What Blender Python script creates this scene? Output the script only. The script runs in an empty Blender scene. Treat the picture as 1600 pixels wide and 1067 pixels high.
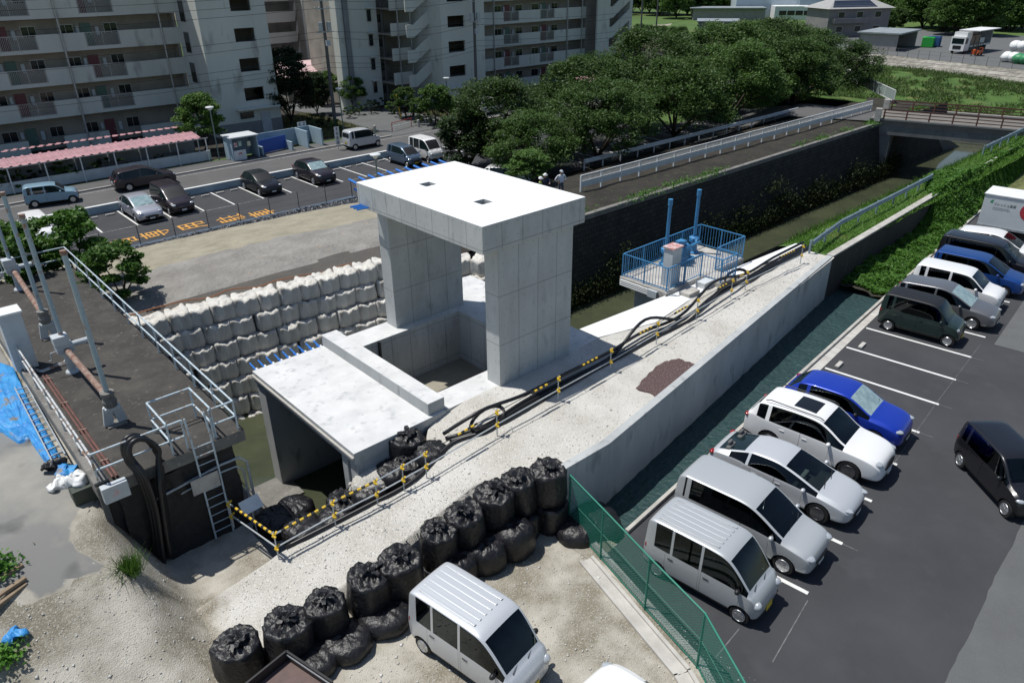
import bpy, bmesh, math, random
from mathutils import Vector, Matrix, noise
# ---------------------------------------------------------------- camera, sky, sun, exposure
sc = bpy.context.scene
COL = sc.collection
F_PX = 1138.431
CAM = Vector((-14.42007, -16.52843, 15.1))
CR = Vector((0.7374576896787249, -0.6753261857321555, -0.009523591663616712))
CD = Vector((-0.3161922156935946, -0.3327538564674877, -0.8884240843993313))
CF = Vector((0.5968070363764929, 0.6581864582855474, -0.45892477320475383))
cam = bpy.data.cameras.new('camera')
cam.lens = 36.0 * F_PX / 1600.0; cam.sensor_width = 36.0; cam.clip_start = 0.1; cam.clip_end = 3000
camo = bpy.data.objects.new('camera', cam); COL.objects.link(camo)
mw = Matrix.Identity(4)
for i in range(3):
    mw[i][0] = CR[i]; mw[i][1] = -CD[i]; mw[i][2] = -CF[i]; mw[i][3] = CAM[i]
camo.matrix_world = mw
sc.camera = camo
SUN = Vector((0.2217, -0.3361, -1.0)).normalized()          # travel direction of the sunlight
world = bpy.data.worlds.new('World'); sc.world = world; world.use_nodes = True
wn = world.node_tree.nodes; wl = world.node_tree.links
for n in list(wn): wn.remove(n)
sky = wn.new('ShaderNodeTexSky'); sky.sky_type = 'NISHITA'; sky.sun_disc = False
sky.sun_elevation = math.asin(-SUN.z)
sky.sun_rotation = math.atan2(-SUN.x, -SUN.y)
sky.air_density = 1.0; sky.dust_density = 0.6; sky.ozone_density = 1.2
bg = wn.new('ShaderNodeBackground'); bg.inputs['Strength'].default_value = 0.088
wo = wn.new('ShaderNodeOutputWorld')
wl.new(sky.outputs[0], bg.inputs[0]); wl.new(bg.outputs[0], wo.inputs[0])
sl = bpy.data.lights.new('sun', 'SUN'); sl.energy = 4.3; sl.angle = math.radians(0.53); sl.color = (1.0, 0.975, 0.925)
so = bpy.data.objects.new('sun', sl); COL.objects.link(so)
so.rotation_euler = SUN.to_track_quat('-Z', 'Y').to_euler()
so.location = (0, 0, 60)
vs = sc.view_settings
vs.view_transform = 'Standard'; vs.look = 'None'; vs.exposure = 0.0; vs.gamma = 1.0; vs.use_curve_mapping = False
try:
    sc.cycles.max_bounces = 5; sc.cycles.diffuse_bounces = 2; sc.cycles.glossy_bounces = 3
    sc.cycles.transparent_max_bounces = 8; sc.cycles.caustics_reflective = False; sc.cycles.caustics_refractive = False
    sc.cycles.use_denoising = True
except Exception: pass

# ---------------------------------------------------------------- measuring helpers
def ray(px, py): return CF + CR * ((px - 800.0) / F_PX) + CD * ((py - 533.5) / F_PX)
def L(px, py, z=0.0):
    d = ray(px, py); t = (z - CAM.z) / d.z; return CAM + d * t
def ONV(px, py, v):
    d = ray(px, py); return CAM + d * ((v - CAM.y) / d.y)
def ONU(px, py, u):
    d = ray(px, py); return CAM + d * ((u - CAM.x) / d.x)
RND = random.Random(7)
ORD = ['first','second','third','fourth','fifth','sixth','seventh','eighth','ninth','tenth','eleventh','twelfth','thirteenth','fourteenth','fifteenth','sixteenth','seventeenth','eighteenth','nineteenth','twentieth','twenty-first','twenty-second','twenty-third','twenty-fourth','twenty-fifth','twenty-sixth','twenty-seventh','twenty-eighth','twenty-ninth','thirtieth']

# ---------------------------------------------------------------- materials
MATS = {}
def mat(name, c, r=0.75, c2=None, sc_=3.0, lo=.38, hi=.62, det=5, c3=None, sc3=30., lo3=.55, hi3=.62, bump=0.0, bsc=60., bdist=.02, metal=0.0, spec=0.5, coord='Object', stretch=None, coat=0.0, emit=None, alpha=None, trans=0.0):
    if name in MATS: return MATS[name]
    m = bpy.data.materials.new(name); m.use_nodes = True
    nt = m.node_tree; N = nt.nodes; K = nt.links
    b = N['Principled BSDF']
    b.inputs['Base Color'].default_value = (*c, 1); b.inputs['Roughness'].default_value = r
    b.inputs['Metallic'].default_value = metal; b.inputs['Specular IOR Level'].default_value = spec
    if coat: b.inputs['Coat Weight'].default_value = coat; b.inputs['Coat Roughness'].default_value = 0.04
    if trans: b.inputs['Transmission Weight'].default_value = trans
    if alpha is not None: b.inputs['Alpha'].default_value = alpha
    vec = None
    if c2 or c3 or bump:
        if coord == 'pos':
            g = N.new('ShaderNodeNewGeometry'); vec = g.outputs['Position']
        else:
            g = N.new('ShaderNodeTexCoord'); vec = g.outputs['Object']
        if stretch:
            mp = N.new('ShaderNodeMapping'); mp.inputs['Scale'].default_value = stretch
            K.new(vec, mp.inputs[0]); vec = mp.outputs[0]
    col = None
    if c2:
        nz = N.new('ShaderNodeTexNoise'); nz.inputs['Scale'].default_value = sc_; nz.inputs['Detail'].default_value = det; nz.inputs['Roughness'].default_value = .62
        K.new(vec, nz.inputs['Vector'])
        mr = N.new('ShaderNodeMapRange'); mr.inputs[1].default_value = lo; mr.inputs[2].default_value = hi
        K.new(nz.outputs[0], mr.inputs[0])
        mx = N.new('ShaderNodeMix'); mx.data_type = 'RGBA'
        mx.inputs[6].default_value = (*c, 1); mx.inputs[7].default_value = (*c2, 1)
        K.new(mr.outputs[0], mx.inputs[0]); col = mx.outputs[2]
    if c3:
        nz = N.new('ShaderNodeTexNoise'); nz.inputs['Scale'].default_value = sc3; nz.inputs['Detail'].default_value = 3
        K.new(vec, nz.inputs['Vector'])
        mr = N.new('ShaderNodeMapRange'); mr.inputs[1].default_value = lo3; mr.inputs[2].default_value = hi3
        K.new(nz.outputs[0], mr.inputs[0])
        mx = N.new('ShaderNodeMix'); mx.data_type = 'RGBA'
        if col: K.new(col, mx.inputs[6])
        else: mx.inputs[6].default_value = (*c, 1)
        mx.inputs[7].default_value = (*c3, 1)
        K.new(mr.outputs[0], mx.inputs[0]); col = mx.outputs[2]
    if col: K.new(col, b.inputs['Base Color'])
    if bump:
        nz = N.new('ShaderNodeTexNoise'); nz.inputs['Scale'].default_value = bsc; nz.inputs['Detail'].default_value = 4
        K.new(vec, nz.inputs['Vector'])
        bp = N.new('ShaderNodeBump'); bp.inputs['Strength'].default_value = bump; bp.inputs['Distance'].default_value = bdist
        K.new(nz.outputs[0], bp.inputs['Height']); K.new(bp.outputs[0], b.inputs['Normal'])
    if emit: b.inputs['Emission Color'].default_value = (*emit, 1); b.inputs['Emission Strength'].default_value = 1
    MATS[name] = m
    return m

def add_joints(m, px_, pz, tie=None, depth=0.6, width=.012, darken=.55):
    """form-panel joints (and tie holes) of cast concrete on vertical faces: grid over (x+y, z)"""
    nt = m.node_tree; N = nt.nodes; K = nt.links; b = N['Principled BSDF']
    tc = N.new('ShaderNodeTexCoord'); sx = N.new('ShaderNodeSeparateXYZ'); K.new(tc.outputs['Object'], sx.inputs[0])
    def M(op, a, b_=None):
        n = N.new('ShaderNodeMath'); n.operation = op
        for i, q in enumerate((a, b_)):
            if q is None: continue
            if isinstance(q, (int, float)): n.inputs[i].default_value = q
            else: K.new(q, n.inputs[i])
        return n.outputs[0]
    h = M('ADD', sx.outputs[0], sx.outputs[1]); z = sx.outputs[2]
    fx = M('ABSOLUTE', M('SUBTRACT', M('FRACT', M('DIVIDE', h, px_)), .5))
    fz = M('ABSOLUTE', M('SUBTRACT', M('FRACT', M('DIVIDE', z, pz)), .5))
    lx = M('GREATER_THAN', fx, .5 - width / px_ / 1.0); lz = M('GREATER_THAN', fz, .5 - width / pz)
    line = M('MAXIMUM', lx, lz)
    if tie:
        ax = M('MULTIPLY', M('ABSOLUTE', M('SUBTRACT', M('FRACT', M('DIVIDE', h, tie)), .5)), tie)
        az = M('MULTIPLY', M('ABSOLUTE', M('SUBTRACT', M('FRACT', M('DIVIDE', z, tie)), .5)), tie)
        d2 = M('ADD', M('MULTIPLY', ax, ax), M('MULTIPLY', az, az))
        line = M('MAXIMUM', line, M('LESS_THAN', d2, .022 * .022))
    gn = N.new('ShaderNodeNewGeometry'); sn = N.new('ShaderNodeSeparateXYZ'); K.new(gn.outputs['Normal'], sn.inputs[0])
    vert = M('LESS_THAN', M('ABSOLUTE', sn.outputs[2]), .5)
    line = M('MULTIPLY', line, vert)
    old = b.inputs['Base Color'].links[0].from_socket
    mx = N.new('ShaderNodeMix'); mx.data_type = 'RGBA'; mx.blend_type = 'MULTIPLY'
    K.new(M('MULTIPLY', line, depth), mx.inputs[0]); K.new(old, mx.inputs[6]); mx.inputs[7].default_value = (darken, darken, darken, 1)
    K.new(mx.outputs[2], b.inputs['Base Color'])
    return m

# ---------------------------------------------------------------- mesh helpers
class MB:
    def __init__(s): s.v = []; s.f = []; s.m = []; s.cm = 0
    def add(s, vs_, fs):
        o = len(s.v); s.v += [tuple(p) for p in vs_]; s.f += [tuple(i + o for i in f) for f in fs]; s.m += [s.cm] * len(fs); return s
    def box(s, x0, x1, y0, y1, z0, z1):
        return s.add([(x0,y0,z0),(x1,y0,z0),(x1,y1,z0),(x0,y1,z0),(x0,y0,z1),(x1,y0,z1),(x1,y1,z1),(x0,y1,z1)],
                     [(0,3,2,1),(4,5,6,7),(0,1,5,4),(1,2,6,5),(2,3,7,6),(3,0,4,7)])
    def obox(s, c, sz, rz=0, rx=0, ry=0):
        M_ = Matrix.Translation(c) @ Matrix.Rotation(rz,4,'Z') @ Matrix.Rotation(ry,4,'Y') @ Matrix.Rotation(rx,4,'X')
        a, b, c_ = sz[0]/2, sz[1]/2, sz[2]/2
        ps = [M_ @ Vector(p) for p in ((-a,-b,-c_),(a,-b,-c_),(a,b,-c_),(-a,b,-c_),(-a,-b,c_),(a,-b,c_),(a,b,c_),(-a,b,c_))]
        return s.add(ps, [(0,3,2,1),(4,5,6,7),(0,1,5,4),(1,2,6,5),(2,3,7,6),(3,0,4,7)])
    def bar(s, p, q, w, h, up=(0,0,1)):
        p = Vector(p); q = Vector(q); d = (q-p).normalized(); up = Vector(up)
        sx = d.cross(up)
        if sx.length < 1e-4: sx = Vector((1,0,0))
        sx.normalize(); sy = sx.cross(d).normalized()
        ps = []
        for e in (p, q):
            for a, b in ((-1,-1),(1,-1),(1,1),(-1,1)): ps.append(e + sx*(a*w/2) + sy*(b*h/2))
        return s.add(ps, [(3,2,1,0),(4,5,6,7),(0,1,5,4),(1,2,6,5),(2,3,7,6),(3,0,4,7)])
    def cyl(s, p, q, r, n=10, r2=None, caps=True):
        p = Vector(p); q = Vector(q); d = (q-p).normalized(); r2 = r if r2 is None else r2
        a = d.orthogonal().normalized(); b = d.cross(a)
        ps = [p + (a*math.cos(2*math.pi*i/n) + b*math.sin(2*math.pi*i/n))*r for i in range(n)]
        ps += [q + (a*math.cos(2*math.pi*i/n) + b*math.sin(2*math.pi*i/n))*r2 for i in range(n)]
        fs = [(i,(i+1)%n,n+(i+1)%n,n+i) for i in range(n)]
        if caps: fs += [tuple(range(n-1,-1,-1)), tuple(range(n,2*n))]
        return s.add(ps, fs)
    def tube(s, path, r, n=8, taper=None):
        path = [Vector(p) for p in path]; rings = []; ref = None
        for i, p in enumerate(path):
            d = (path[min(i+1,len(path)-1)] - path[max(i-1,0)]).normalized()
            if ref is None: ref = d.orthogonal().normalized()
            ref = (ref - d*ref.dot(d))
            if ref.length < 1e-5: ref = d.orthogonal()
            ref.normalize(); b = d.cross(ref)
            rr = r if taper is None else r*taper[i]
            rings.append([p + (ref*math.cos(2*math.pi*k/n) + b*math.sin(2*math.pi*k/n))*rr for k in range(n)])
        ps = [q for g in rings for q in g]; fs = []
        for i in range(len(path)-1):
            for k in range(n): fs.append((i*n+k, i*n+(k+1)%n, (i+1)*n+(k+1)%n, (i+1)*n+k))
        fs += [tuple(range(n-1,-1,-1)), tuple(range((len(path)-1)*n, len(path)*n))]
        return s.add(ps, fs)
    def prism(s, pts, z0, z1):
        n = len(pts)
        a = sum(pts[i][0]*pts[(i+1)%n][1]-pts[(i+1)%n][0]*pts[i][1] for i in range(n))
        if a < 0: pts = pts[::-1]
        f0 = z0 if callable(z0) else (lambda p: z0); f1 = z1 if callable(z1) else (lambda p: z1)
        ps = [(p[0],p[1],f0(p)) for p in pts] + [(p[0],p[1],f1(p)) for p in pts]
        fs = [tuple(range(n-1,-1,-1)), tuple(range(n,2*n))] + [(i,(i+1)%n,n+(i+1)%n,n+i) for i in range(n)]
        return s.add(ps, fs)
    def poly(s, pts3):
        return s.add(pts3, [tuple(range(len(pts3)))])
    def lathe(s, prof, c=(0,0,0), axis='Z', n=20):
        ps = []; fs = []
        for (r, h) in prof:
            for k in range(n):
                a = 2*math.pi*k/n; x = r*math.cos(a); y = r*math.sin(a)
                q = (x,y,h) if axis == 'Z' else ((h,x,y) if axis == 'X' else (y,h,x))
                ps.append((q[0]+c[0], q[1]+c[1], q[2]+c[2]))
        for i in range(len(prof)-1):
            for k in range(n): fs.append((i*n+k, i*n+(k+1)%n, (i+1)*n+(k+1)%n, (i+1)*n+k))
        fs += [tuple(range(n-1,-1,-1)), tuple(range((len(prof)-1)*n, len(prof)*n))]
        return s.add(ps, fs)
    def ell(s, c, rx, ry, rz, n=10, m=6, jit=0, rnd=None):
        ps = []; fs = []
        for i in range(m+1):
            t = math.pi*i/m
            for k in range(n):
                a = 2*math.pi*k/n; j = 1 + (rnd.uniform(-jit,jit) if jit else 0)
                ps.append((c[0]+rx*j*math.sin(t)*math.cos(a), c[1]+ry*j*math.sin(t)*math.sin(a), c[2]+rz*j*math.cos(t)))
        for i in range(m):
            for k in range(n): fs.append((i*n+k,(i+1)*n+k,(i+1)*n+(k+1)%n,i*n+(k+1)%n))
        return s.add(ps, fs)
    def mesh(s, name, mats, smooth=False):
        me = bpy.data.meshes.new(name); me.from_pydata(s.v, [], s.f)
        ml = mats if isinstance(mats, (list, tuple)) else [mats]
        for m_ in ml: me.materials.append(m_)
        if len(ml) > 1: me.polygons.foreach_set('material_index', s.m)
        if smooth: me.polygons.foreach_set('use_smooth', [True]*len(me.polygons))
        me.update(); return me
    def build(s, name, mats, parent=None, smooth=False, bevel=0, seg=2):
        return link(name, s.mesh(name, mats, smooth), parent, bevel, seg)
def link(name, me, parent=None, bevel=0, seg=2):
    o = bpy.data.objects.new(name, me); COL.objects.link(o)
    if parent: attach(o, parent)
    if bevel:
        md = o.modifiers.new('bevel','BEVEL'); md.width = bevel; md.segments = seg; md.limit_method = 'ANGLE'; md.angle_limit = math.radians(40)
    return o
def mat_of(o): return Matrix.Translation(o.location) @ o.rotation_euler.to_matrix().to_4x4()
def attach(o, parent):
    """parent a mesh built in world coordinates without moving it"""
    o.parent = parent
    m_ = mat_of(parent)
    if parent.parent: m_ = Matrix.Identity(4)
    if parent.parent is None and parent.type == 'EMPTY': o.matrix_parent_inverse = m_.inverted()
    elif parent.parent is None: o.matrix_parent_inverse = m_.inverted()
    return o
def tag(o, label=None, cat=None, group=None, kind=None):
    if label: o['label'] = label
    if cat: o['category'] = cat
    if group: o['group'] = group
    if kind: o['kind'] = kind
    return o
def thing(name, label, cat, loc=(0,0,0), rz=0, group=None):
    o = bpy.data.objects.new(name, None); COL.objects.link(o)
    o.empty_display_size = .2; o.location = loc; o.rotation_euler = (0,0,rz)
    return tag(o, label, cat, group)
def struct(o): o['kind'] = 'structure'; return o
def copy_tree(o, parent=None, label=None):
    c = o.copy(); COL.objects.link(c)
    if parent: c.parent = parent; c.matrix_parent_inverse = o.matrix_parent_inverse.copy()
    if label: c['label'] = label
    for ch in o.children: copy_tree(ch, c)
    return c
def lerp(a, b, t): return a + (b-a)*t
def sstep(a, b, x):
    t = max(0., min(1., (x-a)/(b-a))); return t*t*(3-2*t)
def fbm(x, y, z=0, o=4): return noise.fractal(Vector((x,y,z)), 1.0, 2.0, o)
def grid(name, us, vs_, hf, mats, parent=None, smooth=True):
    mb = MB(); nu, nv = len(us), len(vs_)
    ps = [(u,v,hf(u,v)) for u in us for v in vs_]
    mb.add(ps, [(i*nv+j,(i+1)*nv+j,(i+1)*nv+j+1,i*nv+j+1) for i in range(nu-1) for j in range(nv-1)])
    return mb.build(name, mats, parent, smooth)
def frange(a, b, n): return [a + (b-a)*i/(n-1) for i in range(n)]
def text_mesh(name, s, size, m, M_, parent=None, ext=.002, sx=1.0):
    cu = bpy.data.curves.new(name, 'FONT'); cu.body = s; cu.size = size; cu.align_x = 'CENTER'; cu.align_y = 'CENTER'; cu.extrude = ext; cu.resolution_u = 2
    o = bpy.data.objects.new(name, cu); COL.objects.link(o)
    dg = bpy.context.evaluated_depsgraph_get(); me = bpy.data.meshes.new_from_object(o.evaluated_get(dg))
    bpy.data.objects.remove(o)
    me.materials.clear(); me.materials.append(m)
    me.transform(M_ @ Matrix.Diagonal((sx,1,1,1)))
    return link(name, me, parent)

# ================================================================ MATERIAL PALETTE
m_conc = mat('new_concrete', (.55,.565,.55), .8, (.43,.445,.435), 1.1, .32, .7, c3=(.31,.325,.32), sc3=2.6, lo3=.58, hi3=.85, bump=.15, bsc=30, stretch=(1,1,.45))
add_joints(m_conc, .9, 1.8, tie=.45, depth=.75, width=.016, darken=.5)
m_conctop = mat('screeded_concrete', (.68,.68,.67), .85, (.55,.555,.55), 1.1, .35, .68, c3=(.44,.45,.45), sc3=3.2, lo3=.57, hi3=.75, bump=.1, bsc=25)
m_wallc = mat('retaining_concrete', (.50,.515,.51), .85, (.36,.38,.38), .7, .3, .7, c3=(.22,.23,.23), sc3=2.5, lo3=.58, hi3=.78, bump=.2, bsc=20, stretch=(1,1,.35))
m_oldconc = mat('weathered_concrete', (.23,.22,.20), .9, (.13,.125,.115), 1.6, .3, .7, c3=(.33,.31,.28), sc3=9, lo3=.6, hi3=.75, bump=.4, bsc=25)
m_platf = mat('mossy_slab', (.043,.040,.036), .92, (.085,.077,.066), 1.1, .42, .75, c3=(.17,.155,.13), sc3=7, lo3=.63, hi3=.8, bump=.35, bsc=35)
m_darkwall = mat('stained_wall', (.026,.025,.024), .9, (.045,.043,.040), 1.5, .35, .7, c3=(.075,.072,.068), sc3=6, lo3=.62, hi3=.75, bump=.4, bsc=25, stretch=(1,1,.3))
m_gravel = mat('pale_gravel', (.53,.51,.465), .95, (.42,.40,.345), .9, .3, .72, c3=(.68,.665,.63), sc3=24, lo3=.52, hi3=.68, bump=.9, bsc=32, bdist=.04, coord='pos')
m_gravw = mat('white_gravel', (.60,.595,.57), .95, (.48,.46,.425), 1.2, .35, .75, c3=(.8,.8,.78), sc3=18, lo3=.55, hi3=.66, bump=1., bsc=24, bdist=.06, coord='pos')
m_dirt = mat('trodden_gravel', (.225,.20,.15), .95, (.50,.47,.405), .45, .42, .60, c3=(.43,.405,.345), sc3=20, lo3=.50, hi3=.7, bump=.9, bsc=30, bdist=.04, coord='pos')
m_soil = mat('dark_soil', (.022,.019,.015), .95, (.045,.038,.029), .8, .35, .7, c3=(.04,.08,.02), sc3=3, lo3=.6, hi3=.75, bump=.9, bsc=25, bdist=.05, coord='pos')
m_tan = mat('tan_fill', (.35,.32,.24), .95, (.24,.22,.165), .8, .35, .7, c3=(.42,.40,.35), sc3=3.5, lo3=.62, hi3=.8, bump=.8, bsc=14, bdist=.06, coord='pos')
m_sheet = mat('grey_sheet_slope', (.20,.188,.17), .8, (.30,.285,.26), .7, .35, .7, c3=(.36,.27,.19), sc3=1.2, lo3=.66, hi3=.78, bump=.9, bsc=4, bdist=.12, coord='pos')
m_mud = mat('wet_mud_face', (.105,.095,.082), .8, (.075,.068,.06), .8, .35, .7, bump=.6, bsc=9, bdist=.05, coord='pos')
m_asph = mat('new_asphalt', (.040,.041,.045), .93, (.056,.057,.062), .28, .32, .68, c3=(.058,.059,.064), sc3=.9, lo3=.56, hi3=.78, bump=.5, bsc=60, bdist=.01, coord='pos')
m_asphg = mat('worn_asphalt', (.125,.13,.13), .93, (.10,.103,.103), .7, .3, .7, c3=(.18,.18,.175), sc3=90, lo3=.58, hi3=.68, bump=.6, bsc=160, bdist=.012, coord='pos')
m_road = mat('street_asphalt', (.115,.113,.112), .93, (.085,.084,.084), .4, .3, .7, c3=(.16,.155,.15), sc3=60, lo3=.6, hi3=.7, bump=.5, bsc=120, bdist=.01, coord='pos')
m_pathgrey = mat('dusty_asphalt', (.215,.212,.20), .95, (.32,.305,.265), .45, .42, .66, c3=(.13,.13,.122), sc3=.8, lo3=.58, hi3=.72, bump=.5, bsc=70, bdist=.02, coord='pos')
m_grassg = mat('grass_ground', (.075,.15,.022), .95, (.045,.10,.018), .5, .3, .7, c3=(.15,.16,.05), sc3=.35, lo3=.55, hi3=.75, bump=.9, bsc=6, bdist=.15, coord='pos')
m_fieldg = mat('field_ground', (.09,.15,.03), .95, (.05,.10,.02), .06, .35, .65, c3=(.20,.19,.08), sc3=.03, lo3=.55, hi3=.7, bump=.6, bsc=3, bdist=.2, coord='pos')
m_paint = mat('white_road_paint', (.75,.75,.73), .7, (.6,.6,.58), 3, .45, .8, coord='pos')
m_paintw = mat('worn_white_paint', (.40,.40,.40), .8, (.08,.08,.085), 5, .45, .7, coord='pos')
m_orange = mat('orange_road_paint', (.72,.36,.06), .75, (.55,.27,.06), 6, .4, .75)
m_kerb = mat('kerb_concrete', (.50,.48,.44), .9, (.36,.34,.31), 2.5, .35, .7, bump=.3, bsc=40)
m_gutter = mat('gutter_concrete', (.55,.53,.49), .9, (.41,.39,.36), 1.7, .35, .7, bump=.3, bsc=40)
m_net = mat('green_net_sheet', (.010,.036,.038), .6, (.018,.052,.052), 1.4, .35, .7, c3=(.03,.075,.075), sc3=4, lo3=.6, hi3=.75, bump=1., bsc=5, bdist=.12)
m_white = mat('white_paint', (.78,.79,.78), .5, (.66,.67,.66), 2, .4, .8)
m_whitebeam = mat('white_guard_paint', (.62,.65,.66), .5, (.50,.53,.54), 1.5, .4, .8)
m_galv = mat('galvanised_steel', (.50,.54,.56), .45, (.36,.39,.41), 4, .35, .7, metal=.35)
m_rustw = mat('rusted_white_pipe', (.55,.57,.57), .6, (.24,.13,.08), 5, .52, .6, metal=.1)
m_rust = mat('rusty_pipe', (.20,.105,.075), .8, (.36,.29,.24), 6, .42, .7, bump=.3, bsc=30)
m_greyp = mat('pale_grey_paint', (.52,.56,.58), .5, (.43,.46,.48), 2, .4, .8)
m_bluep = mat('sky_blue_paint', (.055,.235,.46), .45, (.045,.19,.38), 3, .4, .7)
m_bluerod = mat('blue_rod', (.03,.19,.62), .5)
m_wood = mat('old_timber', (.28,.21,.14), .85, (.16,.12,.08), 5, .4, .7)
m_black = mat('black_rubber', (.012,.012,.013), .55, (.022,.022,.024), 10, .4, .7)
m_hose = mat('black_hose', (.011,.011,.013), .4)
m_bagb = mat('black_bag_plastic', (.011,.011,.013), .42, (.022,.022,.025), 4, .45, .75, c3=(.085,.08,.07), sc3=6, lo3=.63, hi3=.8, bump=.6, bsc=10, bdist=.05, spec=.45)
m_bagw = mat('white_bag_fabric', (.66,.64,.59), .9, (.50,.475,.425), 1.5, .4, .68, c3=(.33,.30,.255), sc3=2.2, lo3=.58, hi3=.82, bump=.7, bsc=5, bdist=.06, stretch=(1.6,1.6,.5))
m_yel = mat('yellow_clamp', (.70,.46,.03), .5)
m_blk = mat('black_paint', (.015,.015,.016), .5)
m_bluetarp = mat('blue_tarp', (.03,.22,.56), .5, (.05,.33,.68), 2.5, .4, .65, c3=(.22,.20,.17), sc3=1.6, lo3=.62, hi3=.7, bump=.8, bsc=7, bdist=.06)
m_water = mat('canal_water', (.070,.078,.045), .06, (.048,.056,.034), .5, .35, .65, bump=.12, bsc=2.6, bdist=.05, coord='pos', spec=.5)
m_pink = mat('pink_roof_sheet', (.47,.26,.285), .6, (.38,.21,.23), .8, .4, .75)
m_apt = mat('apartment_render', (.66,.68,.62), .9, (.57,.59,.54), .35, .35, .7, c3=(.33,.33,.30), sc3=.9, lo3=.62, hi3=.8, stretch=(1,1,.35))
m_aptd = mat('apartment_base_paint', (.25,.265,.27), .9, (.21,.22,.22), .6, .4, .7)
m_aptb = mat('corridor_wall_paint', (.36,.33,.28), .9, (.25,.23,.20), .6, .4, .7)
m_glassd = mat('dark_window_glass', (.018,.022,.026), .08, spec=.6)
m_frame = mat('aluminium_frame', (.45,.46,.46), .4, metal=.5)
m_doorr = mat('maroon_door', (.17,.045,.055), .5); m_doorg = mat('green_door', (.09,.17,.14), .5)
m_ltblue = mat('pale_blue_wall_paint', (.36,.47,.54), .8, (.30,.40,.47), 1.2, .4, .75)
m_bluesheet = mat('blue_sheet', (.03,.10,.42), .5)
m_brown = mat('brown_rail_paint', (.11,.042,.026), .6, (.08,.03,.02), 3, .4, .7)
m_bridge = mat('bridge_concrete', (.20,.205,.20), .9, (.13,.135,.135), .8, .35, .7, c3=(.09,.09,.09), sc3=3, lo3=.6, hi3=.75)
m_bark = mat('bark', (.075,.06,.045), .95, (.04,.032,.025), 8, .35, .7, bump=.8, bsc=20)
m_pole = mat('concrete_pole', (.11,.11,.108), .8)
m_block = None
def blockwall(name, c, c2, joint, w, h, bumpd=.06):
    m = mat(name, c, .9, c2, 1.2, .35, .7, coord='Object', bump=.01)
    nt = m.node_tree; N = nt.nodes; K = nt.links; b = N['Principled BSDF']
    tc = N.new('ShaderNodeTexCoord'); sx = N.new('ShaderNodeSeparateXYZ'); cb = N.new('ShaderNodeCombineXYZ')
    K.new(tc.outputs['Object'], sx.inputs[0]); K.new(sx.outputs[0], cb.inputs[0])
    ad = N.new('ShaderNodeMath'); ad.operation = 'MULTIPLY'; K.new(sx.outputs[2], ad.inputs[0]); ad.inputs[1].default_value = 1.3
    K.new(ad.outputs[0], cb.inputs[1])
    br = N.new('ShaderNodeTexBrick'); br.inputs['Scale'].default_value = 1.0; br.inputs['Brick Width'].default_value = w; br.inputs['Row Height'].default_value = h
    br.inputs['Mortar Size'].default_value = .035; br.inputs['Mortar Smooth'].default_value = .5
    br.inputs['Color1'].default_value = (1,1,1,1); br.inputs['Color2'].default_value = (.62,.62,.6,1); br.inputs['Mortar'].default_value = (*joint,1)
    K.new(cb.outputs[0], br.inputs['Vector'])
    old = b.inputs['Base Color'].links[0].from_socket
    mx = N.new('ShaderNodeMix'); mx.data_type = 'RGBA'; mx.blend_type = 'MULTIPLY'; mx.inputs[0].default_value = 1
    K.new(old, mx.inputs[6]); K.new(br.outputs['Color'], mx.inputs[7]); K.new(mx.outputs[2], b.inputs['Base Color'])
    bp = N.new('ShaderNodeBump'); bp.inputs['Distance'].default_value = bumpd; bp.inputs['Strength'].default_value = .8; bp.invert = True
    K.new(br.outputs['Fac'], bp.inputs['Height']); K.new(bp.outputs[0], b.inputs['Normal'])
    return m
m_block = blockwall('canal_block_masonry', (.060,.055,.046), (.033,.031,.027), (.35,.35,.35), .5, .36)
m_revet = blockwall('pale_revetment_blocks', (.42,.40,.35), (.20,.19,.165), (.35,.33,.3), 1.1, .6, .1)

# ================================================================ GROUND, WATER, TERRAIN
g = MB()
def rect(u0,u1,v0,v1,z): g.poly([(u0,v0,z),(u1,v0,z),(u1,v1,z),(u0,v1,z)])
rect(-500,78,24.0,1800,-.012)
rect(-500,-59,-.2,24.0,-.012)
rect(-500,-59,-700,-.2,-.012); rect(-59,-2.3,-700,-59,-.012); rect(-2.3,84,-700,-24,-.012); g.poly([(-2.3,-24,-.012),(2,-24,-.012),(-1.3,-6.3,-.012),(-2.3,-6.3,-.012)]); rect(47,84,-24,-.2,-.012)
g.poly([(118.3,0,-.012),(1800,0,-.012),(1800,1800,-.012),(280,600,-.012),(130.4,43.4,-.012)])
g.poly([(118.3,0,-.012),(30,-318,-.012),(30,-700,-.012),(1800,-700,-.012),(1800,0,-.012)])
struct(g.build('ground', m_fieldg))
w = MB(); w.poly([(-60,-60,-2.9),(127,-60,-2.9),(127,80,-2.9),(-60,80,-2.9)]); struct(w.build('canal_water', m_water))

# near-side ground of trodden gravel
def zl(u, v):
    """left yard: a road that climbs beside the old platform"""
    a = sstep(-5.2,3.2,v); b = sstep(-11.0,-12.7,u) if v < 2.05 else 1.0
    if u > -12.2 and v > 1.0: b = sstep(-11.0,-12.7,u)
    return 2.55*a*b*sstep(-45,-20,u) if u < -20 else 2.55*a*b
def LG(px_, py_, dz=0.0):
    z = 1.5
    for _ in range(25): p = L(px_,py_,z+dz); z = .5*z+.5*zl(p.x,p.y)
    return Vector((p.x,p.y,z+dz))
yu = frange(-60,-14,40)+frange(-13.7,-2.35,70)[0:]; yv = frange(-60,-9,30)+frange(-8.6,2.0,60)+frange(2.6,24.05,26)
ym = MB(); nv = len(yv); psx = []
for u in yu:
    for v in yv: psx.append((u,v,zl(u,v)+.02*fbm(u*.7,v*.7,2)*(1 if u < -3 else 0)))
fs = []
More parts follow.
